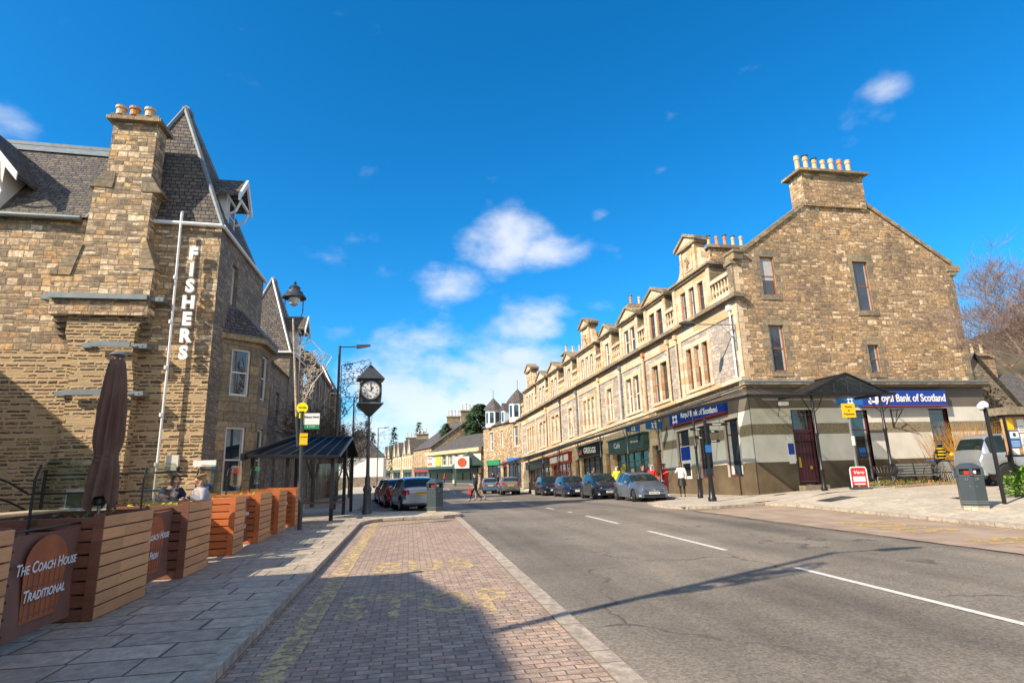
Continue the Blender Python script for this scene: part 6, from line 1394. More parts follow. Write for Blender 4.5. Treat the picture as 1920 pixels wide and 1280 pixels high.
# folded umbrella
u = thing('parasol', 'tall folded brown parasol tied shut in the beer garden', 'parasol', (-3.76, 8.05, .1)); m = M(); u.scale = (.56, .56, .80); u.location.z = .3
m.tube([(0, 0, 0), (0, 0, 3.62)], .035, 'poleg', 10); m.lathe((0, 0, 0), [(.28, .0), (.28, .06), (.05, .1)], 'darkgrey', 14); m.lathe((0, 0, 1.25), [(.1, 0), (.14, .03), (.14, .1), (.05, .14)], 'darkgrey', 12); m.build('pole', u, smooth=True)
m = M(); n, kz = 96, 26; V = []
for j in range(kz+1):
    t = j/kz; z = 3.62-t*2.32; r0 = .13+.17*math.sin(min(1, t*1.25)*math.pi*.62)-.06*math.exp(-((t-.70)/.05)**2)-.02*(t > .9)
    if t < .05: r0 = .12+.2*t
    ring = []
    for i in range(n):
        a = 2*math.pi*i/n; tw = a*8+t*2.8; fold = (.5+.5*math.cos(tw))**.6
        r = (r0+.13*max(0, t-.74)/.26)*(1-.52*fold*min(1, t*2.5)*(1-.55*math.exp(-((t-.70)/.08)**2)))*(1+.12*math.sin(a*2+t*4))
        zz = z+(.16*math.sin(a*4) if j == kz else 0)
        ring.append((r*math.cos(a)+.02*math.sin(t*3), r*math.sin(a), zz))
    V.append(ring)
for j in range(kz):
    for i in range(n): m.poly([V[j][i], V[j][(i+1) % n], V[j+1][(i+1) % n], V[j+1][i]], 'umb')
m.build('canopy', u)
m = M(); m.lathe((0, 0, 3.6), [(.17, 0), (.175, .02), (.12, .05)], 'poleg', 16)
for i in range(8): a = i*math.pi/4; m.ball((.13*math.cos(a), .13*math.sin(a), 3.53), .022, 'poleg', 6)
m.build('top_disc', u)
m = M()
for z in (1.95, 2.03): m.tube([(.235*math.cos(a), .235*math.sin(a), z+.04*math.sin(a)) for a in rng(0, 2*math.pi, 16)], .012, 'umb', 5)
m.build('tie_strap', u)
# picnic tables
def picnic_table():
    o = thing('picnic_table', 'weathered picnic table at the left edge of the beer garden', 'picnic table', (-6.0, 8.6, 0), 0, 'picnic tables in the beer garden')
    m = M()
    for i in range(5): m.box((-.9, -.37+i*.15, .72), (.9, -.37+i*.15+.14, .76), 'wood_pale')
    m.build('tabletop', o)
    for s_ in (-1, 1):
        m = M(); m.box((-.9, s_*.72-.13, .43), (.9, s_*.72-.005, .47), 'wood_pale'); m.box((-.9, s_*.72+.005, .43), (.9, s_*.72+.13, .47), 'wood_pale'); m.build('bench', o)
    for s_ in (-1, 1):
        m = M()
        for q in (-1, 1): m.hexa([(s_*.65-.02, q*.62, 0), (s_*.65+.02, q*.62, 0), (s_*.65+.02, q*.72, 0), (s_*.65-.02, q*.72, 0), (s_*.65-.02, q*.2, .72), (s_*.65+.02, q*.2, .72), (s_*.65+.02, q*.3, .72), (s_*.65-.02, q*.3, .72)], 'wood')
        m.box((s_*.65+.022, -.8, .36), (s_*.65+.06, .8, .43), 'wood'); m.box((s_*.65+.022, -.35, .65), (s_*.65+.06, .35, .72), 'wood'); m.build('leg_frame', o)
    return o
pt = picnic_table(); pt.location = (-5.85, 7.6, .32); pt.rotation_euler.z = R(90)
pt2 = clone(pt, (-7.2, 12.2, .30), R(75), 'weathered picnic table behind the folded parasol'); pt3 = clone(pt, (-5.05, 12.3, .30), R(8), 'picnic table where the two youths sit'); 
m = M(); m.poly([(-9, -14, .10), (-4.6, -14, .10), (-4.6, 20.3, .10), (-9, 20.3, .10)], 'paving'); m.poly([(-60, -14, .1), (-9, -14, .1), (-9, 20.98, .1), (-60, 20.98, .1)], 'paving'); tag(m.build('beer_garden_paving'), kind='structure')
# iron railings by the hotel wall
rl = site('iron_railing', 'black iron railing along the foot of the hotel wall', 'railing', (-10, 19.5, .1)); m = M()
for a, b in (((-16, 19.0), (-11.7, 19.0)), ((-10.6, 19.4), (-6.9, 19.4))):
    for z in (1.25, 1.78): m.tube([(a[0], a[1], z), (b[0], b[1], z)], .03, 'black', 6)
m.tube([(-11.7, 19.0, 1.78), (-11.3, 19.05, 1.6), (-10.9, 19.3, 1.25), (-10.6, 19.4, 1.3)], .03, 'black', 6); m.tube([(-11.7, 19.0, 1.25), (-11.2, 19.05, 1.05), (-10.9, 19.3, .8)], .03, 'black', 6); m.tube([(-6.9, 19.4, 1.78), (-6.9, 26, 1.7)], .025, 'black', 6); m.build('rails', rl)
for x, y in ((-15.5, 19), (-13.9, 19), (-11.75, 19.0), (-10.6, 19.4), (-9.0, 19.4), (-7.0, 19.4), (-6.9, 23)): m = M(); m.tube([(x, y, .1), (x, y, 1.85)], .045, 'black', 8); m.ball((x, y, 1.9), .06, 'black', 8); m.build('post', rl)
m = M(); m.box((-10.2, 19.8, .72), (-9.05, 19.86, 1.36), 'paper'); m.box((-10.15, 19.78, .82), (-9.1, 19.8, 1.22), 'grass'); tag(m.build('information_board'), 'white framed board with green picture behind the parasol pole', 'board')
m = M(); m.box((-7.0, 20.6, 1.95), (-6.3, 20.66, 2.15), 'paper'); tag(m.build('small_sign'), 'small white sign beside the hotel bay window behind the child in grey', 'sign')

# ================================================================= BUILDINGS STANDING BEHIND THE PHOTOGRAPHER (their shade falls on the near ground)
bh_ = site('corner_building', 'stone hip-roofed building on the near left corner that shades the pavement', 'building', (-15, -8, 0)); m = M()
ex, ey, eh = -10.3, 4.6, 8.2; rx, ry, rh = -13.8, -.35, 12.0
wall(m, XP(ex), -16, ey, 0, eh, [], 'stone_up'); m.build('street_wall', bh_)
m = M(); wall(m, lambda s, h, d: (-s, ey+d, h), 10.3, 26, 0, eh, [], 'stone_up'); m.build('end_wall', bh_)
m = M(); m.poly([(ex+.3, ey+.3, eh), (-26, ey+.3, eh), (-26, ry, rh), (rx, ry, rh)], 'slate'); m.poly([(ex+.3, ey+.3, eh), (rx, ry, rh), (rx, -16, rh), (ex+.3, -16, eh)], 'slate'); m.build('roof', bh_)
m = M(); m.poly([(rx, ry, rh), (-26, ry, rh), (-26, -16, rh), (rx, -16, rh)], 'slate'); wall(m, XP(-26, -1), -16, ey, 0, rh, [], 'stone_up'); wall(m, YP(-16), -26, -9.6, 0, eh+3, [], 'stone_up'); m.build('rear_wall', bh_)
wg = site('hotel_wing', 'stone rear wing of the hotel beyond the left edge of the picture', 'building', (-22, 15, 0)); m = M()
wx, wh = -17.6, 8.65
wall(m, XP(wx), 7.0, 20.9, 0, wh, [], 'stone_up'); m.build('front_wall', wg)
m = M(); m.poly([(wx+.1, 6.9, wh), (wx+.1, 20.95, wh), (-21.5, 20.95, wh+.8), (-21.5, 6.9, wh+.8)], 'slate'); m.build('roof', wg)
m = M(); wall(m, YP(7.0), -26, wx, 0, wh, [], 'stone_up'); m.build('end_wall', wg)

# ================================================================= CARS
def lerpt(tab, x):
    if x <= tab[0][0]: return tab[0][1]
    for (a, b), (c, d) in zip(tab, tab[1:]):
        if x <= c: return b+(d-b)*(x-a)/(c-a)
    return tab[-1][1]
def smooth_tab(tab, x):
    # small box filter keeps the profile from showing corners
    return sum(lerpt(tab, x+o) for o in (-.03, -.015, 0, .015, .03))/5
CARPAINT = {}
def paint(name, col, metal=.5):
    m, nt, b = new_mat(name); b.inputs['Base Color'].default_value = c4(col); b.inputs['Metallic'].default_value = metal; b.inputs['Roughness'].default_value = .32
    b.inputs['Coat Weight'].default_value = 1; b.inputs['Coat Roughness'].default_value = .03
    tc = N(nt, 'ShaderNodeTexCoord'); nz = N(nt, 'ShaderNodeTexNoise'); nz.inputs['Scale'].default_value = 2.5; nt.links.new(tc.outputs['Object'], nz.inputs['Vector'])
    mr = N(nt, 'ShaderNodeMapRange'); nt.links.new(nz.outputs['Fac'], mr.inputs['Value']); mr.inputs['To Min'].default_value = .22; mr.inputs['To Max'].default_value = .42; nt.links.new(mr.outputs[0], b.inputs['Roughness'])
    return m
P_SILV = paint('silver_paint', (.42, .44, .46), .6); P_GREYB = paint('blue_grey_paint', (.16, .20, .26), .6); P_NAVY = paint('dark_blue_paint', (.012, .022, .06), .3)
P_BLK = paint('blue_black_paint', (.012, .015, .028), .3); P_RED = paint('red_paint', (.40, .015, .02), .2); P_GOLD = paint('grey_beige_paint', (.20, .18, .16), .5); P_LB = paint('mid_blue_paint', (.10, .17, .30), .4)
STY = {
 'hatch': dict(L=4.15, W=1.74, H=1.45, top=[(0, .70), (.01, .92), (.04, 1.00), (.13, 1.32), (.20, 1.41), (.35, 1.45), (.52, 1.43), (.60, 1.36), (.745, 1.01), (.80, .95), (.93, .80), (.975, .70), (1, .58)], belt=[(0, .92), (.2, .95), (.7, .90), (1, .72)], rear=(.035, .165), front=(.60, .75), side=(.14, .70), pil=(.40, .205), wx=(.155, .81)),
 'small': dict(L=3.75, W=1.66, H=1.50, top=[(0, .72), (.01, .95), (.03, 1.05), (.09, 1.35), (.16, 1.46), (.35, 1.51), (.52, 1.49), (.61, 1.40), (.75, 1.05), (.80, .98), (.93, .85), (.975, .72), (1, .58)], belt=[(0, .95), (.2, .97), (.7, .93), (1, .75)], rear=(.025, .13), front=(.61, .755), side=(.12, .71), pil=(.41, .19), wx=(.15, .82)),
 'estate': dict(L=4.4, W=1.76, H=1.50, top=[(0, .72), (.01, .98), (.03, 1.05), (.07, 1.38), (.12, 1.48), (.35, 1.51), (.52, 1.49), (.61, 1.38), (.745, 1.02), (.80, .96), (.93, .82), (.975, .70), (1, .58)], belt=[(0, .98), (.2, .97), (.7, .92), (1, .72)], rear=(.025, .095), front=(.61, .75), side=(.09, .70), pil=(.41, .2), wx=(.17, .81)),
 'suv': dict(L=4.7, W=1.88, H=1.84, top=[(0, .75), (.01, 1.10), (.025, 1.20), (.055, 1.66), (.09, 1.80), (.3, 1.84), (.55, 1.82), (.62, 1.72), (.74, 1.24), (.79, 1.17), (.93, 1.08), (.975, .95), (1, .72)], belt=[(0, 1.12), (.2, 1.15), (.7, 1.13), (1, .95)], rear=(.022, .07), front=(.62, .74), side=(.07, .72), pil=(.42, .21), wx=(.17, .81)),
}
def car(style, pt_, loc, rz, label, plate=None, rearplate=None, group='cars parked along the street', steer=0, emblem='griffin'):
    p = STY[style]; L_, W_, H_ = p['L'], p['W'], p['H']; o = thing('parked_car', label, 'car', loc, rz, group)
    RW = .31 if style != 'suv' else .37; sill = .24 if style != 'suv' else .36
    wx = [p['wx'][0]*L_, p['wx'][1]*L_]
    n = 104; body, glass = M(), M(); ST = []
    def zb(x):
        z = sill+(.10*max(0, 1-x/.45) + .06*max(0, 1-(L_-x)/.45))*.6
        for w_ in wx:
            d = abs(x-w_); R_ = RW+.06
            if d < R_: z = max(z, RW+math.sqrt(R_*R_-d*d)*1.0)
        return z
    for i in range(n+1):
        x = L_*i/n; t = i/n; zt = smooth_tab(p['top'], t); zs = min(lerpt(p['belt'], t), zt-.035)
        e = abs(2*t-1); w_ = W_/2*(1-.20*e**7-.05*e**2)
        up = max(0, (zt-zs)/(H_-zs)); wt = w_*(.93-.20*min(1, up*1.0)) if up > .12 else w_*(.90)
        z0 = min(zb(x), zs-.05); mid = z0+(zs-z0)*.5
        sec = [(w_*.955, z0), (w_*.985, z0+(zs-z0)*.22), (w_, mid), (w_*.985, z0+(zs-z0)*.82), (w_*.955, zs), (wt, zt-.05-.02*(up > .3)), (wt*.86, zt-.012), (wt*.5, zt), (0, zt+.006)]
        ST.append((x, sec))
    ns = len(ST[0][1])
    side0, side1 = p['side']; f0, f1 = p['front']; r0, r1 = p['rear']
    for i in range(n):
        t = (i+.5)/n
        for s_ in (-1, 1):
            for j in range(ns-1):
                a, b, c, d = ST[i][1][j], ST[i+1][1][j], ST[i+1][1][j+1], ST[i][1][j+1]; x0, x1 = ST[i][0], ST[i+1][0]
                q = [(x0, s_*a[0], a[1]), (x1, s_*b[0], b[1]), (x1, s_*c[0], c[1]), (x0, s_*d[0], d[1])]
                if s_ < 0: q = q[::-1]
                isg = False
                if j == 4 and side0 < t < side1 and (c[1]-b[1]) > .10 and abs(t-p['pil'][0]) > .010 and abs(t-p['pil'][1]) > .014: isg = True
                if j >= 5 and (f0+.008 < t < f1-.004 or r0+.01 < t < r1-.005): isg = True
                (glass if isg else body).poly(q, 'glass_car' if isg else pt_)
    for k_, x in ((0, 0), (n, L_)):
        sec = ST[k_][1]; q = [(x, -y, z) for y, z in sec]+[(x, y, z) for y, z in sec[::-1][1:]]; body.poly(q if k_ == 0 else q[::-1], pt_)
    # floor
    body.poly([(L_*.02, -W_*.46, sill+.04), (L_*.98, -W_*.46, sill+.04), (L_*.98, W_*.46, sill+.04), (L_*.02, W_*.46, sill+.04)], 'trimblk')
    bo_ = body.build('body', o, smooth=True); glass.build('window', o, smooth=True)
    for side_ in (-1, 1):      # dark wheel housings so that the arches do not show daylight
        for w_ in wx:
            m = M(); m.lathe((w_, side_*(W_/2-.42), RW), [(RW+.08, 0), (RW+.08, side_*.30)], 'trimblk', 16, axis='y'); m.build('wheel_housing', o)
            wh = thing('x', None, None) if False else None
            m = M(); y0 = side_*(W_/2-.20); m.lathe((0, 0, 0), [(RW*.7, -.09), (RW*.97, -.09), (RW, -.06), (RW, .06), (RW*.97, .09), (RW*.68, .09), (RW*.66, .06)], 'tyre', 22, axis='y')
            tyre = m.build('wheel', o, smooth=True); tyre.location = (w_, side_*(W_/2-.11), RW)
            if steer and w_ == wx[1]: tyre.rotation_euler.z = steer
            m = M()
            m.lathe((0, 0, 0), [(RW*.66, side_*.03), (RW*.66, side_*.085), (RW*.60, side_*.09), (RW*.60, side_*.05)], 'rim', 22, axis='y')
            for sp in range(7):
                a = sp*2*math.pi/7; ca, sa = math.cos(a), math.sin(a)
                m.hexa([(-.045*sa+.04*ca, side_*.03, .045*ca+.04*sa), (.045*sa+.04*ca, side_*.03, -.045*ca+.04*sa), (.03*sa+RW*.62*ca, side_*.03, -.03*ca+RW*.62*sa), (-.03*sa+RW*.62*ca, side_*.03, .03*ca+RW*.62*sa), (-.045*sa+.04*ca, side_*.08, .045*ca+.04*sa), (.045*sa+.04*ca, side_*.08, -.045*ca+.04*sa), (.03*sa+RW*.62*ca, side_*.085, -.03*ca+RW*.62*sa), (-.03*sa+RW*.62*ca, side_*.085, .03*ca+RW*.62*sa)], 'rim')
            m.lathe((0, 0, 0), [(.06, side_*.03), (.055, side_*.095)], 'rim', 10, axis='y'); m.build('rim', tyre, smooth=True)
    # door seams, handles, mirrors
    m = M()
    for t in (p['pil'][0], p['pil'][0]+.255, p['pil'][1]+.02):
        i = int(t*n)
        for s_ in (-1, 1): m.tube([(ST[i][0], s_*(ST[i][1][j][0]+.001), ST[i][1][j][1]) for j in range(0, 5)], .004, 'trimblk', 4)
    m.build('door_seam', o)
    for s_ in (-1, 1):
        for t in (p['pil'][0]+.03, p['pil'][1]+.03): i = int(t*n); y = s_*(ST[i][1][3][0]+.012); z = ST[i][1][3][1]-.02; m = M(); m.box((ST[i][0], y-.015, z-.015), (ST[i][0]+.17, y+.015, z+.015), pt_); m.build('door_handle', o, bevel=.006)
        i = int((p['front'][1]-.065)*n); m = M(); m.ball((0, 0, 0), .105, pt_, 10, .75); mm = m.build('wing_mirror', o, smooth=True); mm.location = (ST[i][0], s_*(W_/2+.09), ST[i][1][4][1]+.08)
    # front: lamps, grille, plate, bumper intake
    zf = lambda t: smooth_tab(p['top'], t)
    fx = L_; zh = zf(.955)
    for s_ in (-1, 1):
        m = M(); a = (fx-.30, s_*W_*.455, zh-.05); m.hexa([(fx-.42, s_*W_*.462, zh-.13), (fx-.02, s_*W_*.30, zh-.20), (fx-.10, s_*W_*.29, zh-.20), (fx-.5, s_*W_*.42, zh-.10), (fx-.44, s_*W_*.45, zh+.02), (fx-.075, s_*W_*.30, zh-.055), (fx-.2, s_*W_*.29, zh-.02), (fx-.52, s_*W_*.40, zh+.0)], 'lampglass'); m.build('headlight', o, bevel=.02)
        m = M(); zr_ = smooth_tab(p['top'], .04); zr_ = zr_-(.35 if style == 'suv' else .05); tw_ = .7 if style == 'suv' else 1; m.hexa([(-.015, s_*W_*.27, zr_-.24*tw_), (-.012, s_*W_*.378, zr_-.24*tw_), (.20, s_*W_*.462, zr_-.20*tw_), (.2, s_*W_*.36, zr_-.20*tw_), (.0, s_*W_*.29, zr_-.04), (.0, s_*W_*.375, zr_-.04), (.2, s_*W_*.455, zr_-.05), (.2, s_*W_*.36, zr_-.05)], 'taillamp'); style == 'suv' or m.build('tail_light', o, bevel=.015)
    m = M(); m.hexa([(fx-.06, -W_*.27, zh-.20), (fx+.012, -W_*.27, zh-.20), (fx+.012, W_*.27, zh-.20), (fx-.06, W_*.27, zh-.20), (fx-.1, -W_*.29, zh-.09), (fx-.03, -W_*.29, zh-.09), (fx-.03, W_*.29, zh-.09), (fx-.1, W_*.29, zh-.09)], 'trimblk'); m.tube([(fx+.008, -W_*.27, zh-.145), (fx+.012, W_*.27, zh-.145)], .012, 'rim', 4); m.build('grille', o)
    m = M(); m.lathe((fx+.012, 0, zh-.13), [(.05, 0), (.05, .012)], 'rim', 14, axis='x'); m.build('emblem', o)
    m = M(); m.box((fx-.05, -W_*.30, .30), (fx+.014, W_*.30, .42), 'trimblk'); 
    m.build('bumper_intake', o)
    for s_ in (-1, 1): m = M(); m.box((fx-.16, s_*W_*.34, .32), (fx-.012, s_*W_*.42, .41), 'lampglass'); m.build('fog_lamp', o)
    m = M(); m.box((fx+.006, -.26, .43), (fx+.026, .26, .545), 'plate_w'); q = m.build('number_plate', o)
    if plate: t_ = text_obj('lettering', plate, .10, 'textblack', (fx+.03, 0, .487), R(90), o, extrude=.0005)
    m = M(); zp_ = .78 if style != 'suv' else .62; m.box((-.022, -.26, zp_-.06), (-.004, .26, zp_+.055), 'plate_y'); m.build('number_plate', o)
    if rearplate: text_obj('lettering', rearplate, .10, 'textblack', (-.026, 0, zp_-.002), R(-90), o, extrude=.0005)
    m = M(); m.box((-.03, -W_*.46, .34), (.1, W_*.46, .52), pt_ if style != 'hatch' else pt_); m.box((-.02, -W_*.43, .24), (.1, W_*.43, .34), 'trimblk'); m.build('rear_bumper', o, bevel=.03)
    m = M(); m.tube([(L_*.36, 0, H_), (L_*.33, 0, H_+.22)], .006, 'trimblk', 4); m.tube([(L_*(p['front'][1]-.01), -.5, zf(p['front'][1])+.03), (L_*(p['front'][1]-.06), .05, zf(p['front'][1]-.055)+.02)], .01, 'trimblk', 4); m.tube([(L_*(p['front'][1]-.01), .1, zf(p['front'][1])+.03), (L_*(p['front'][1]-.06), .6, zf(p['front'][1]-.055)+.02)], .01, 'trimblk', 4); m.build('aerial_and_wipers', o)
    return o
def carat(style, pt_, x, y, heading, label, **kw):   # x,y = front centre; heading = direction the nose points (deg from +Y, clockwise)
    p = STY[style]; a = R(90-heading); L_ = p['L']; ox, oy = x-math.cos(a)*L_, y-math.sin(a)*L_
    sl = -.02 if y > 23 and y < 62 else 0
    o = car(style, pt_, (ox, oy, zr(oy)), a, label, **kw)
    o.rotation_euler = (0, 0, a); return o
carat('hatch', P_GREYB, 11.55, 26.55, 183, 'blue grey hatchback with its nose and number plate towards us, nearest of the right-hand row', plate='SW05 DXF', steer=R(-22))
carat('small', P_BLK, 11.15, 31.6, 181, 'dark small car directly behind the blue grey hatchback', plate='SP08 HKA')
carat('hatch', P_NAVY, 10.95, 37.2, 181, 'dark blue hatchback third in the right-hand parked row')
carat('small', P_BLK, 10.65, 42.7, 181, 'dark small car fourth and last of the nose-on right-hand row')
carat('small', P_RED, 14.2, 36.6, 181, 'red car behind the dark cars under the canopy') if False else None
carat('estate', P_GOLD, 8.9, 54.5, 3, 'grey estate car seen from behind beyond the right-hand row', rearplate='SN03 KLE')
carat('small', P_LB, 8.0, 61.0, 2, 'light blue small car just beyond the grey estate')
carat('hatch', P_SILV, -.15, 29.7, -9, 'silver hatchback seen from behind next to the litter bin on the left', rearplate='SG54 KDE')
carat('hatch', P_RED, -1.0, 35.2, -9, 'red hatchback parked directly ahead of the silver hatchback')
carat('estate', P_RED, -1.55, 41.2, -9, 'second red car, farther ahead in the left-hand row')
carat('estate', P_LB, -1.9, 47.5, -8, 'blue estate car at the far end of the left-hand row')
sv = car('suv', P_SILV, (20.3, 18.3, zp(20, 18)), R(-14), 'silver off-road car half hidden behind the right-hand litter bin and noticeboard', rearplate='SK12 HPU')

# ================================================================= RIGHT-HAND SQUARE
nb = site('noticeboard', 'roofed public noticeboard covered in posters at right edge', 'noticeboard', (20.8, 14.5, .5))
# the board stands on posts and faces the camera
bx0, bx1, by, bz0, bz1 = 17.35, 21.2, 14.2, 1.62, 2.72
m = M(); m.box((bx0, by, bz0), (bx1, by+.12, bz1), 'cork'); m.build('back_panel', nb)
m = M(); m.box((bx0-.06, by-.05, bz0-.06), (bx1, by+.14, bz0), 'black'); m.box((bx0-.06, by-.05, bz1), (bx1, by+.14, bz1+.06), 'black')
for x in (bx0-.06, bx0+.82, bx0+1.9, bx0+2.9): m.box((x, by-.05, bz0), (x+.05, by-.002, bz1), 'black')
m.build('board_frame', nb)
m = M(); m.box((bx0-.12, by-.25, bz1+.06), (bx1+.1, by+.4, bz1+.28), 'rough_band'); m.build('board_roof', nb)
for x in (bx0+.1, bx1-.3): m = M(); m.box((x, by+.13, .3), (x+.1, by+.23, bz0+.5), 'black'); m.build('post', nb)
for i, (a, b, c, d, mt, lab) in enumerate(((.03, .28, .72, 1.05, 'yellow', 'yellow notice top left on the noticeboard'), (.42, .68, .64, 1.03, 'paper', 'white notice top row on the noticeboard'), (.05, .42, .2, .70, 'litblue', 'blue poster with pale picture on the noticeboard'), (.08, .3, -.1+.1, .18, 'paper', 'white slip bottom left on the noticeboard'), (.46, .8, .02, .24, 'paper', 'white slip bottom row on the noticeboard'), (.46, .62, .28, .6, 'paper', 'small pale notice mid row on the noticeboard'), (.92, 1.18, .66, 1.02, 'pink', 'cream notice in the second bay of the noticeboard'), (1.25, 1.7, .72, 1.02, 'litblue', 'light blue notice in the second bay of the noticeboard'), (.92, 1.2, .2, .6, 'paper', 'large white notice in the second bay of the noticeboard'), (1.3, 1.75, .05, .6, 'orange_red', 'red notice in the second bay of the noticeboard'))):
    m = M(); m.box((bx0+a, by-.012, bz0+c), (bx0+b, by-.002, bz0+d), mt)
    if i == 2: m.box((bx0+a+.03, by-.016, bz0+c+.28), (bx0+b-.03, by-.0125, bz0+d-.03), 'paper'); m.lathe((bx0+a+.18, by-.017, bz0+c+.38), [(.06, 0), (.06, -.003)], 'bingrey', 10, axis='y')
    for q in range(3 if i in (1, 2, 5, 8) else 0): m.box((bx0+a+.03, by-.0165, bz0+c+.05+q*.06), (bx0+b-.05, by-.0125, bz0+c+.065+q*.06), 'textblack' if i != 2 else 'textwhite')
    tag(m.build('notice'), lab, 'notice')
gl = thing('globe_lamp', 'black lamp post with two white globes beside the noticeboard', 'street lamp', (15.7, 13.3, zp(15.7, 13.3))); m = M(); m.tube([(0, 0, -.1), (0, 0, 2.55)], .05, 'black', 10); m.tube([(-.16, 0, 2.5), (.16, .1, 2.5)], .025, 'black', 6); m.build('post', gl)
for x, y, z, r in ((-.15, -.02, 2.58, .09), (.03, .05, 2.62, .12)): m = M(); m.ball((x, y, z), r, 'globe', 14); m.build('globe', gl, smooth=True)
# yellow sign on a pole
ys = thing('pedestrian_sign', 'yellow square sign on a slim grey pole before the bank', 'sign', (18.9, 22.1, zp(18.9, 22.1)), R(-4)); zt = 3.0
m = M(); m.tube([(0, 0, 0), (0, 0, 3.5)], .045, 'poleg', 8); m.build('pole', ys)
m = M(); m.box((-.31, -.07, 2.95), (.31, -.05, 3.56), 'yellow'); b_ = m.build('sign_plate', ys)
for i, t in enumerate(('Priority', 'to', 'Pedestrians')): text_obj('lettering', t, .125, 'textblack', (0, -.075, 3.42-i*.16), 0, b_, xs=.85)
m = M(); m.box((-.06, -.06, 1.75), (.08, -.045, 2.15), 'paper'); m.build('small_plate', ys)
# finger post
fp = thing('finger_post', 'black cast iron finger post with direction arms at the pavement corner', 'signpost', (12.35, 22.6, zp(12.35, 22.6))); m = M()
m.lathe((0, 0, 0), [(.17, 0), (.17, .14), (.13, .2), (.11, .5), (.09, 1.0), (.11, 1.03), (.11, 1.1), (.06, 1.15), (.055, 3.3), (.08, 3.33), (.03, 3.42), (.05, 3.47), (.01, 3.52)], 'black', 14); m.build('post', fp, smooth=True)
for i, (a, z, ln, tx) in enumerate(((5, 3.15, 1.05, 'Railway Station'), (185, 2.95, .7, 'Theatre'), (12, 2.85, .62, 'Toilets'), (190, 2.6, .55, 'Dam'), (8, 2.45, .62, 'Car Park'))):
    m = M(); m.box((.06, -.012, -.06), (ln, .012, .06), 'black'); m.poly([(ln, -.012, -.06), (ln+.08, -.012, 0), (ln, -.012, .06)], 'black'); q = m.build('direction_arm', fp); q.location = (0, 0, z); q.rotation_euler.z = R(a)
    text_obj('lettering', tx, .085, 'textwhite', (ln/2+.04, -.016, 0), 0, q, xs=.8) if a < 90 else text_obj('lettering', tx, .085, 'textwhite', (ln/2+.04, .016, 0), R(180), q, xs=.8)
m = M(); m.box((-.13, -.09, 1.98), (.13, -.07, 2.28), 'litblue'); m.build('blue_plate', fp)
# A-board
ab = thing('pavement_sign', 'red and white tilted pavement board on a black base', 'sign', (17.75, 20.7, zp(17.75, 20.7)), R(-20))
m = M(); m.box((-.36, -.22, 0), (.36, .22, .09), 'darkgrey'); m.build('base', ab, bevel=.02)
m = M()
for s_ in (-1, 1): m.tube([(s_*.3, 0, .05), (s_*.3, 0, .78), (s_*.26, 0, .86), (0, 0, .87)], .022, 'white', 6)
m.build('frame', ab)
m = M(); m.box((-.28, -.012, .14), (.28, .012, .84), 'redcoat'); m.box((-.22, -.018, .3), (.22, -.0125, .5), 'paper'); m.box((-.2, -.018, .19), (.2, -.0125, .23), 'paper'); p_ = m.build('panel', ab); text_obj('lettering', 'Vero', .20, 'textwhite', (0, -.02, .66), 0, p_, shear=.3)
# low planted bed with its stone edge
bed = site('planted_bed', 'low russet planted bed with sett edging before the bank', 'plant', (21, 20.8, .3)); m = M()
edge_pts = [(18.6, 19.9), (19.6, 19.7), (21.5, 19.5), (23.5, 19.6)]
for a, b in zip(edge_pts, edge_pts[1:]):
    n = 9
    for i in range(n): x0, y0 = a[0]+(b[0]-a[0])*i/n, a[1]+(b[1]-a[1])*i/n; m.box((x0, y0, zp(x0, y0)-.05), (x0+(b[0]-a[0])/n-.015, y0+.12, zp(x0, y0)+.08), 'ashlar_old')
m.build('edging', bed); m = M(); rnd = random.Random(4)
m.poly([(18.7, 20.0, .46), (23.5, 19.75, .50), (24, 22.6, .52), (19.6, 22.6, .46)], 'soil'); m.build('soil', bed); m = M()
for i in range(2600):
    x, y = rnd.uniform(18.9, 23.8), rnd.uniform(19.9, 22.3); z = .47+rnd.random()*.22; s_ = rnd.uniform(.03, .07); a = rnd.uniform(0, 6.28)
    m.poly([(x, y, z), (x+s_*math.cos(a), y+s_*math.sin(a), z+s_*.5), (x+s_*.4*math.cos(a+1.3), y+s_*.4*math.sin(a+1.3), z+s_)], rnd.choice(('leaf_au', 'leaf_au', 'soil', 'leaf_gn')))
m.build('foliage', bed)
def leafy(name, label, c, rx, ry, rz_, n, mat, seed, s0=.05, s1=.1, cat='shrub'):
    rnd = random.Random(seed); o = thing(name, label, cat, (c[0], c[1], c[2])); m = M()
    for i in range(14): a = rnd.uniform(0, 6.28); m.tube([(0, 0, 0), (rx*.5*math.cos(a), ry*.5*math.sin(a), rz_*.5), (rx*.8*math.cos(a+.3), ry*.8*math.sin(a+.3), rz_*rnd.uniform(.7, 1))], .012, 'bark', 4)
    m.build('stems', o); m = M()
    for i in range(n):
        a, b, q = rnd.uniform(0, 6.28), rnd.uniform(0, 1.4), rnd.uniform(.55, 1)**.5*(1+.18*math.sin(5*rnd.random()))
        p = Vector((rx*q*math.cos(a)*math.cos(b*.9), ry*q*math.sin(a)*math.cos(b*.9), rz_*q*math.sin(b)+.05)); s_ = rnd.uniform(s0, s1); d = Vector((rnd.uniform(-1, 1), rnd.uniform(-1, 1), rnd.uniform(-.2, 1))).normalized(); e = d.cross(Vector((rnd.uniform(-1, 1), .3, 1))).normalized()*s_*.3
        m.poly([p, p+d*s_*.5+e, p+d*s_, p+d*s_*.5-e], mat)
    m.build('foliage', o); return o
leafy('evergreen_shrub', 'glossy green low shrub at right edge under the noticeboard', (18.0, 14.1, .42), 1.0, .6, .72, 2600, 'leaf_gn', 3, .07, .14)
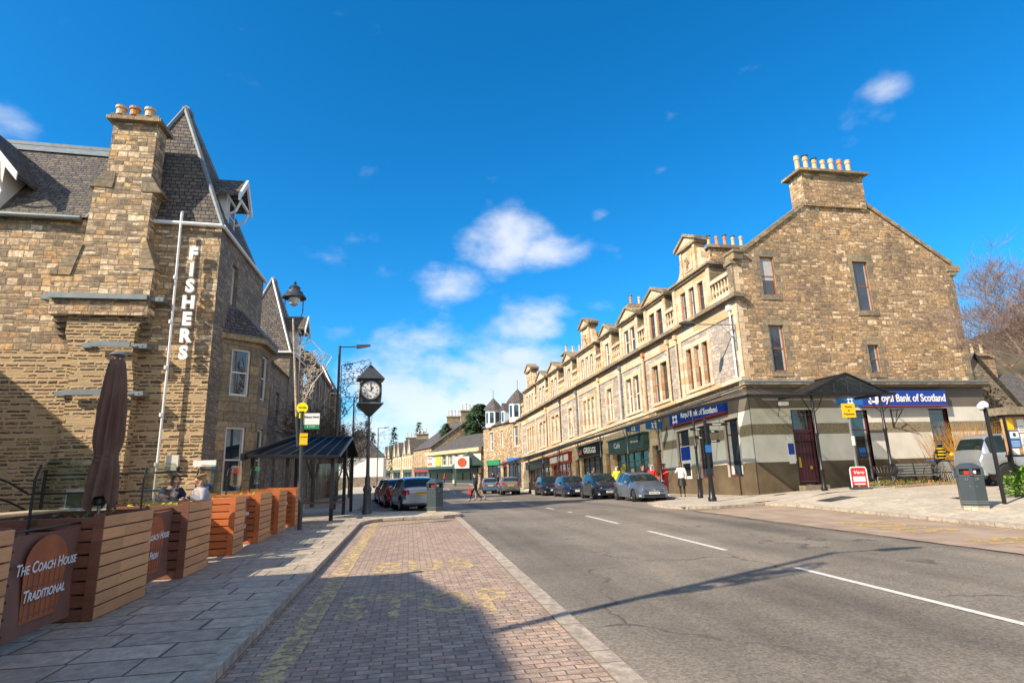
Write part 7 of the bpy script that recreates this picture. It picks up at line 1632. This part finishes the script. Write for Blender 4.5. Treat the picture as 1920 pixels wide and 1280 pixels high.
leafy('evergreen_shrub', 'second glossy green shrub cut by the right edge of the picture', (19.6, 14.0, .42), 1.1, .7, .78, 2400, 'leaf_gn', 8, .07, .14)
wl_ = site('willow_shrub', 'golden leafless stems of a tall shrub against the right end of the bank', 'shrub', (27, 23, .4)); m = M(); rnd = random.Random(2)
for i in range(620):
    x, y = rnd.uniform(24.3, 28.6), rnd.uniform(22.4, 24.6); t = rnd.uniform(-.5, .5); h_ = rnd.uniform(1.3, 3.0); m.tube([(x*.4+26.6*.6, y*.5+23.5*.5, .3), (x*.75+26.5*.25+t*.2, y, .3+h_*.5), (x+t, y+rnd.uniform(-.3, .3), .3+h_)], [.014, .010, .004], 'willow', 3, cap=False)
m.build('stems', wl_)
# black metal bench and fire-basket planter
be = thing('bench', 'black metal slatted bench beside the sculpture', 'bench', (20.7, 20.9, .5), R(-12)); 
m = M()
for i in range(4): m.box((-.72, .18, .48+i*.11), (-.03, .205, .55+i*.11), 'poleg'); m.box((.03, .18, .48+i*.11), (.72, .205, .55+i*.11), 'poleg')
m.build('backrest', be); m = M()
for i in range(5): m.box((-.75, -.25+i*.085, .40), (.75, -.19+i*.085, .43), 'poleg')
m.build('seat', be)
for s_ in (-.72, 0, .72): m = M(); m.tube([(s_, -.25, 0), (s_, -.24, .40)], .025, 'black', 6); m.tube([(s_, .18, 0), (s_, .16, .42), (s_, .22, .92)], .025, 'black', 6); m.tube([(s_, -.25, .62), (s_, .2, .64)], .02, 'black', 6) if s_ else None; m.build('leg', be)
fb = thing('basket_planter', 'wire basket on a tubular stand left of the bench', 'planter', (19.35, 21.1, .42)); m = M()
for i in range(22): a = i*2*math.pi/22; m.tube([(.16*math.cos(a), .16*math.sin(a), .45), (.36*math.cos(a), .36*math.sin(a), .62), (.5*math.cos(a), .5*math.sin(a), .88)], .010, 'black', 4)
m.tube([(.5*math.cos(a), .5*math.sin(a), .88) for a in rng(0, 2*math.pi, 20)], .014, 'black', 5); m.build('basket', fb); m = M()
m.tube([(-.4, 0, 0), (-.4, 0, .45), (.4, 0, .45), (.4, 0, 0)], .022, 'poleg', 6); m.tube([(-.5, .2, .2), (.5, .2, .2)], .018, 'poleg', 6); m.build('stand', fb)
# sculpture: striped rider over a skirt of rods
sc = thing('sculpture', 'metal sculpture of a striped yellow and black figure over a skirt of rods', 'sculpture', (22.0, 20.9, .5), 0); m = M(); rnd = random.Random(6)
for i in range(46):
    a = i*2*math.pi/46; m.tube([(.22*math.cos(a), .2*math.sin(a), .98), (.42*math.cos(a), .4*math.sin(a), .5), (.62*math.cos(a)+rnd.uniform(-.05, .05), .6*math.sin(a), .0)], .014, rnd.choice(('bingrey', 'darkgrey', 'black')), 4)
for z, r in ((.97, .24), (.5, .42)): m.tube([(r*math.cos(a), r*math.sin(a), z) for a in rng(0, 2*math.pi, 18)], .018, 'black', 5)
m.build('rod_skirt', sc)
for x, r in ((-.55, .36), (.75, .34)):
    m = M(); m.tube([(x+r*math.cos(a), .1, r+.1+r*math.sin(a)) for a in rng(0, 2*math.pi, 22)], .02, 'black', 5)
    for i in range(8): a = i*math.pi/4; m.tube([(x, .1, r+.1), (x+r*math.cos(a), .1, r+.1+r*math.sin(a))], .006, 'poleg', 4)
    m.build('wheel_hoop', sc)
m = M()
for i in range(9): t = i/8; m.lathe((0, 0, 1.0+t*.5), [(.10+.10*math.sin(t*3.1), 0), (.11+.10*math.sin(t*3.1), .062)], 'gold' if i % 2 else 'black', 10)
m.ball((.02, 0, 1.66), .12, 'black', 10); m.lathe((.02, 0, 1.64), [(.125, 0), (.125, .03)], 'poleg', 10); m.lathe((.02, 0, 1.71), [(.11, 0), (.11, .02)], 'poleg', 10)
m.tube([(-.12, 0, 1.42), (-.42, -.1, 1.3), (-.5, -.1, 1.02), (-.2, -.15, 1.0)], .035, 'black', 6); m.tube([(.12, 0, 1.42), (.4, -.1, 1.25), (.42, -.12, 1.12)], .035, 'black', 6); m.ball((.42, -.1, 1.2), .11, 'gold', 8); m.ball((.62, -.1, 1.12), .07, 'gold', 8); m.tube([(-.75, 0, .98), (-.2, 0, .92)], .03, 'litblue', 5); m.tube([(.3, 0, .96), (.95, 0, 1.0)], .03, 'litblue', 5); m.build('figure', sc, smooth=False)
# ivy-covered gabled house, low houses and wall on the far right
hs_ = site('ivy_house', 'dark steep-gabled house behind the right end of the bank', 'building', (41, 36, 0)); m = M()
m.poly([(36.8, 34, -.5), (43, 34, -.5), (43, 34, 5), (39.9, 34, 8.7), (36.8, 34, 5)], 'stone_shade'); m.poly([(36.8, 34, -.5), (36.8, 34, 5), (36.8, 48, 5), (36.8, 48, -.5)], 'stone_shade'); m.build('gable_wall', hs_)
m = M(); m.poly([(36.3, 33.7, 4.5), (39.9, 33.7, 8.9), (39.9, 48, 8.9), (36.3, 48, 4.5)], 'slate'); m.poly([(43.5, 33.7, 4.5), (39.9, 33.7, 8.9), (39.9, 48, 8.9), (43.5, 48, 4.5)], 'slate'); m.build('roof', hs_)
h2 = site('low_house', 'low slate-roofed house at the far right behind the noticeboard', 'building', (50, 36, 0)); m = M(); wall(m, YP(33.0), 43.6, 62, -.5, 4.2, [(46, 47, 1, 3), (50, 51, 1, 3)], 'stone_shade'); m.build('front_wall', h2); m = M(); m.poly([(43.4, 32.6, 4.1), (62, 32.6, 4.1), (62, 38, 8.0), (43.4, 38, 8.0)], 'slate'); m.build('roof', h2)
chimney(h2, 44.2, 46, 37.4, 38.4, 6.5, 9.4, 2)
leafy('ivy', 'dark russet ivy and creepers on the wall behind the golden shrub', (35.0, 31.0, 0), 4.5, 1.2, 5.6, 5200, 'leaf_au', 14, .12, .26)
leafy('hedge', 'dark green hedge behind the noticeboard', (33, 24.5, 0), 5.5, 1.0, 2.6, 5200, 'leaf_dk', 15, .10, .22)

# ================================================================= PEOPLE
def skin_mesh(name, V, E_, Rr, mat, parent=None, lv=1):
    me = bpy.data.meshes.new('sk'); me.from_pydata(V, E_, []); ob = bpy.data.objects.new('sk', me); COL.objects.link(ob)
    md = ob.modifiers.new('s', 'SKIN'); md.use_smooth_shade = True
    for i, r in enumerate(Rr): v = me.skin_vertices[0].data[i]; v.radius = (r, r) if not isinstance(r, tuple) else r; v.use_root = (i == 0)
    sb = ob.modifiers.new('u', 'SUBSURF'); sb.levels = lv; sb.render_levels = lv
    dg = bpy.context.evaluated_depsgraph_get(); dg.update(); m2 = bpy.data.meshes.new_from_object(ob.evaluated_get(dg)); bpy.data.objects.remove(ob)
    m2.materials.clear(); m2.materials.append(MT[mat]); m2.polygons.foreach_set('use_smooth', [True]*len(m2.polygons))
    o = bpy.data.objects.new(name, m2); COL.objects.link(o)
    if parent: o.parent = parent
    return o
def person(label, loc, rz, coat, legs, hair, pose='stand', scale=1.0, skirt=None, coat_len=.5, shoes='black', group=None, armL=None, armR=None, bag=False, hood=False, stride=.0, headtilt=(0, 0)):
    """x right, y forward (the way the person faces is -y), z up"""
    J = {}; z0 = .92
    if pose == 'sit':
        z0 = .47
        J.update(hipL=(-.10, 0, z0), hipR=(.10, 0, z0), knL=(-.11, -.42, .50), knR=(.11, -.42, .50), anL=(-.11, -.40, .08), anR=(.11, -.40, .08))
        lean = -.16
    else:
        J.update(hipL=(-.09, 0, z0), hipR=(.09, 0, z0), knL=(-.10, -.03-stride*.5, .50), knR=(.10, -.02+stride*.30, .50), anL=(-.10, .0-stride*.75, .09), anR=(.10, .03+stride*.85, .09+abs(stride)*.12)); lean = -.02
    toe = lambda p: (p[0]*1.08, p[1]-.16, max(.03, p[2]-.055))
    P0_, P1_, P2_, P3_ = (0, 0, z0+.04), (0, lean*.3, z0+.22), (0, lean*.8, z0+.40), (0, lean, z0+.53)
    hd = (headtilt[0], lean-.02+headtilt[1], z0+.66); top = (headtilt[0]*1.4, lean-.02+headtilt[1]*1.5, z0+.775)
    shL, shR = (-.17, lean, z0+.49), (.17, lean, z0+.49)
    elL, haL = armL or ((-.24, lean+.03, z0+.22), (-.24, lean-.08, z0-.03)); elR, haR = armR or ((.24, lean+.03, z0+.22), (.24, lean-.08, z0-.03))
    V = [P0_, P1_, P2_, P3_, (hd[0], hd[1]+.01, hd[2]-.06), hd, top, J['hipL'], J['knL'], J['anL'], toe(J['anL']), J['hipR'], J['knR'], J['anR'], toe(J['anR']), shL, elL, haL, shR, elR, haR]
    Rr = [(.15, .11), (.135, .10), (.15, .105), (.07, .06), (.052, .052), (.078, .088), (.05, .06), .085, .058, .038, .03, .085, .058, .038, .03, .058, .040, .026, .058, .040, .026]
    E_ = [(0, 1), (1, 2), (2, 3), (3, 4), (4, 5), (5, 6), (0, 7), (7, 8), (8, 9), (9, 10), (0, 11), (11, 12), (12, 13), (13, 14), (2, 15), (15, 16), (16, 17), (2, 18), (18, 19), (19, 20)]
    for hi, el in ((17, 16), (20, 19)):
        h = Vector(V[hi]); d = (h-Vector(V[el])).normalized(); s_ = d.cross(Vector((0, 1, .2))).normalized(); up = d.cross(s_)
        palm = h+d*.05; V.append(tuple(palm)); pi = len(V)-1; E_.append((hi, pi)); Rr.append((.035, .018))
        for q, ln in zip((-1.5, -.5, .5, 1.5), (.07, .085, .08, .06)):
            a = palm+s_*q*.018+d*.03; b = a+d*ln*.55+up*.012; c = b+d*ln*.35+up*.03; k_ = len(V)
            V += [tuple(a), tuple(b), tuple(c)]; E_ += [(pi, k_), (k_, k_+1), (k_+1, k_+2)]; Rr += [.010, .009, .007]
        a = palm+s_*.04-d*.02; b = a+d*.045+s_*.015+up*.01; k_ = len(V); V += [tuple(a), tuple(b)]; E_ += [(pi, k_), (k_, k_+1)]; Rr += [.012, .009]
    # nose
    k_ = len(V); V.append((hd[0], hd[1]-.105, hd[2]+.0)); E_.append((5, k_)); Rr.append(.014)
    o = skin_mesh('person', V, E_, Rr, 'skin'); o.location = loc; o.rotation_euler.z = rz; o.scale = (scale,)*3
    tag(o, label, 'person', group)
    m = M()
    for s_ in (-1, 1): m.ball((hd[0]+s_*.032, hd[1]-.083, hd[2]+.022), .011, 'textblack', 6); m.ball((hd[0]+s_*.085, hd[1]+.01, hd[2]+.0), .022, 'skin', 6)
    m.box((hd[0]-.025, hd[1]-.089, hd[2]-.046), (hd[0]+.025, hd[1]-.08, hd[2]-.038), 'redshop'); m.build('face_details', o)
    # clothes: slightly larger skins over the same joints
    cl_V = [P0_, P1_, P2_, (P3_[0], P3_[1], P3_[2]-.03), shL, elL, haL, shR, elR, haR]; cl_R = [(.185, .145), (.165, .13), (.18, .135), (.085, .075), .078, .06, .043, .078, .06, .043]; ce = [(0, 1), (1, 2), (2, 3), (2, 4), (4, 5), (5, 6), (2, 7), (7, 8), (8, 9)]
    if pose != 'sit': cl_V.append((0, .01, z0+.04-coat_len*.45)); cl_R.append((.20, .155)); ce.append((0, len(cl_V)-1))
    skin_mesh('coat', cl_V, ce, cl_R, coat, o)
    if skirt:
        m = M(); m.lathe((0, 0, 0), [(.17, .95), (.20, .75), (.23, .56), (.21, .56)], skirt, 16); m.build('skirt', o, smooth=True)
    lr = 1.28 if not skirt else 1.04
    for nm, h, k1, a in (('L', 'hipL', 'knL', 'anL'), ('R', 'hipR', 'knR', 'anR')):
        skin_mesh('trouser_leg' if not skirt else 'stocking', [J[h], J[k1], J[a]], [(0, 1), (1, 2)], [.095*(1.02 if not skirt else .9), .062*lr, .040*lr], legs, o)
        t = toe(J[a]); skin_mesh('shoe', [(J[a][0], J[a][1]+.03, J[a][2]-.03), ((J[a][0]+t[0])/2, (J[a][1]+t[1])/2, t[2]), t], [(0, 1), (1, 2)], [.05, .045, .036], shoes, o)
    hv = [(hd[0], hd[1]+.035, hd[2]+.045), (top[0], top[1]+.02, top[2]+.005), (hd[0], hd[1]+.06, hd[2]-.03)]
    skin_mesh('hair', hv, [(0, 1), (0, 2)], [(.092, .088), (.062, .07), (.06, .045)], hair, o)
    if hood: skin_mesh('hood', [(0, lean+.10, z0+.50), (0, lean+.12, z0+.58)], [(0, 1)], [(.11, .05), (.09, .04)], coat, o)
    return o
gd = lambda x, y, dz=0: (x, y, (zp(x, y) if x > 12 else zr(y))+dz)
person('woman in off-white coat and dark tights with her back to us at the cash machine', (14.0, 28.6, zp(14, 28.6)), R(150), 'whitecoat', 'textblack', 'hair', skirt='textblack', coat_len=.62, armR=((.27, -.12, 1.2), (.30, -.34, 1.28)))
person('woman in red coat with brown hair facing the woman in white', (13.5, 29.6, zp(13.5, 29.6)), R(20), 'redcoat', 'redcoat', 'hair', coat_len=.8, armL=((-.24, -.06, 1.12), (-.10, -.26, 1.26)), armR=((.24, -.06, 1.12), (.08, -.26, 1.26)))
person('white-haired woman in red coat beside the canopy post', (13.25, 30.6, zp(13.2, 30.6)), R(-30), 'redcoat', 'navy', 'hair_white', coat_len=.5, scale=.97)
person('man in dark jacket standing behind the blue grey car', (13.0, 31.3, zp(13.0, 31.3)), R(15), 'navy', 'navy', 'hair')
person('person in bright yellow jacket behind the parked cars', (12.45, 34.0, zr(34)+.1), R(-10), 'hivis', 'navy', 'hair_white')
person('person in dark coat crossing the road with a red bag', (4.1, 37.0, zr(37)), R(-95), 'navy', 'textblack', 'hair', stride=.42, coat_len=.55)
person('person in khaki trousers crossing beside the one in the dark coat', (4.55, 38.2, zr(38)), R(-95), 'tan', 'tan', 'hair', stride=.40, coat_len=.35)
m = M(); m.box((-.06, -.17, 0), (.06, .17, .34), 'redcoat'); m.tube([(0, -.08, .34), (0, 0, .48), (0, .08, .34)], .01, 'redcoat', 4); q = m.build('shopping_bag', bevel=.02); q.location = (3.75, 36.85, zr(37)+.42); tag(q, 'red shopping bag carried by the person in the dark coat', 'bag')
zt_ = .05
person('boy in navy top leaning forward at the table, seen from the side', (-4.36, 11.6, .42), R(60), 'navy', 'navy', 'hair', pose='sit', armL=((-.24, -.25, .76), (-.10, -.50, .80)), armR=((.24, -.25, .76), (.06, -.48, .86)), headtilt=(0, -.02))
person('fair-haired child in grey hooded top facing the boy', (-3.82, 12.2, .45), R(-50), 'greycloth', 'navy', 'hair_fair', pose='sit', scale=.95, hood=True, armL=((-.24, -.2, .74), (-.08, -.42, .84)), armR=((.24, -.2, .74), (.06, -.42, .9)), headtilt=(0, -.02))
# distant shoppers in front of the cream shop
for i, (x, y, c, lg, lab) in enumerate(((11.3, 80, 'litblue', 'navy', 'distant shopper in blue before the gabled porch'), (11.9, 79, 'greycloth', 'textblack', 'distant shopper in grey before the gabled porch'), (9.9, 66, 'navy', 'navy', 'distant person in dark clothes near the red shop door'), (5.6, 96, 'redcoat', 'navy', 'distant shopper in red before the cream shop'))):
    MT_ = c if c != 'litblue' else 'navy'
    person(lab, (x, y, zr(y)+.1), R(30*i), MT_, lg, 'hair')
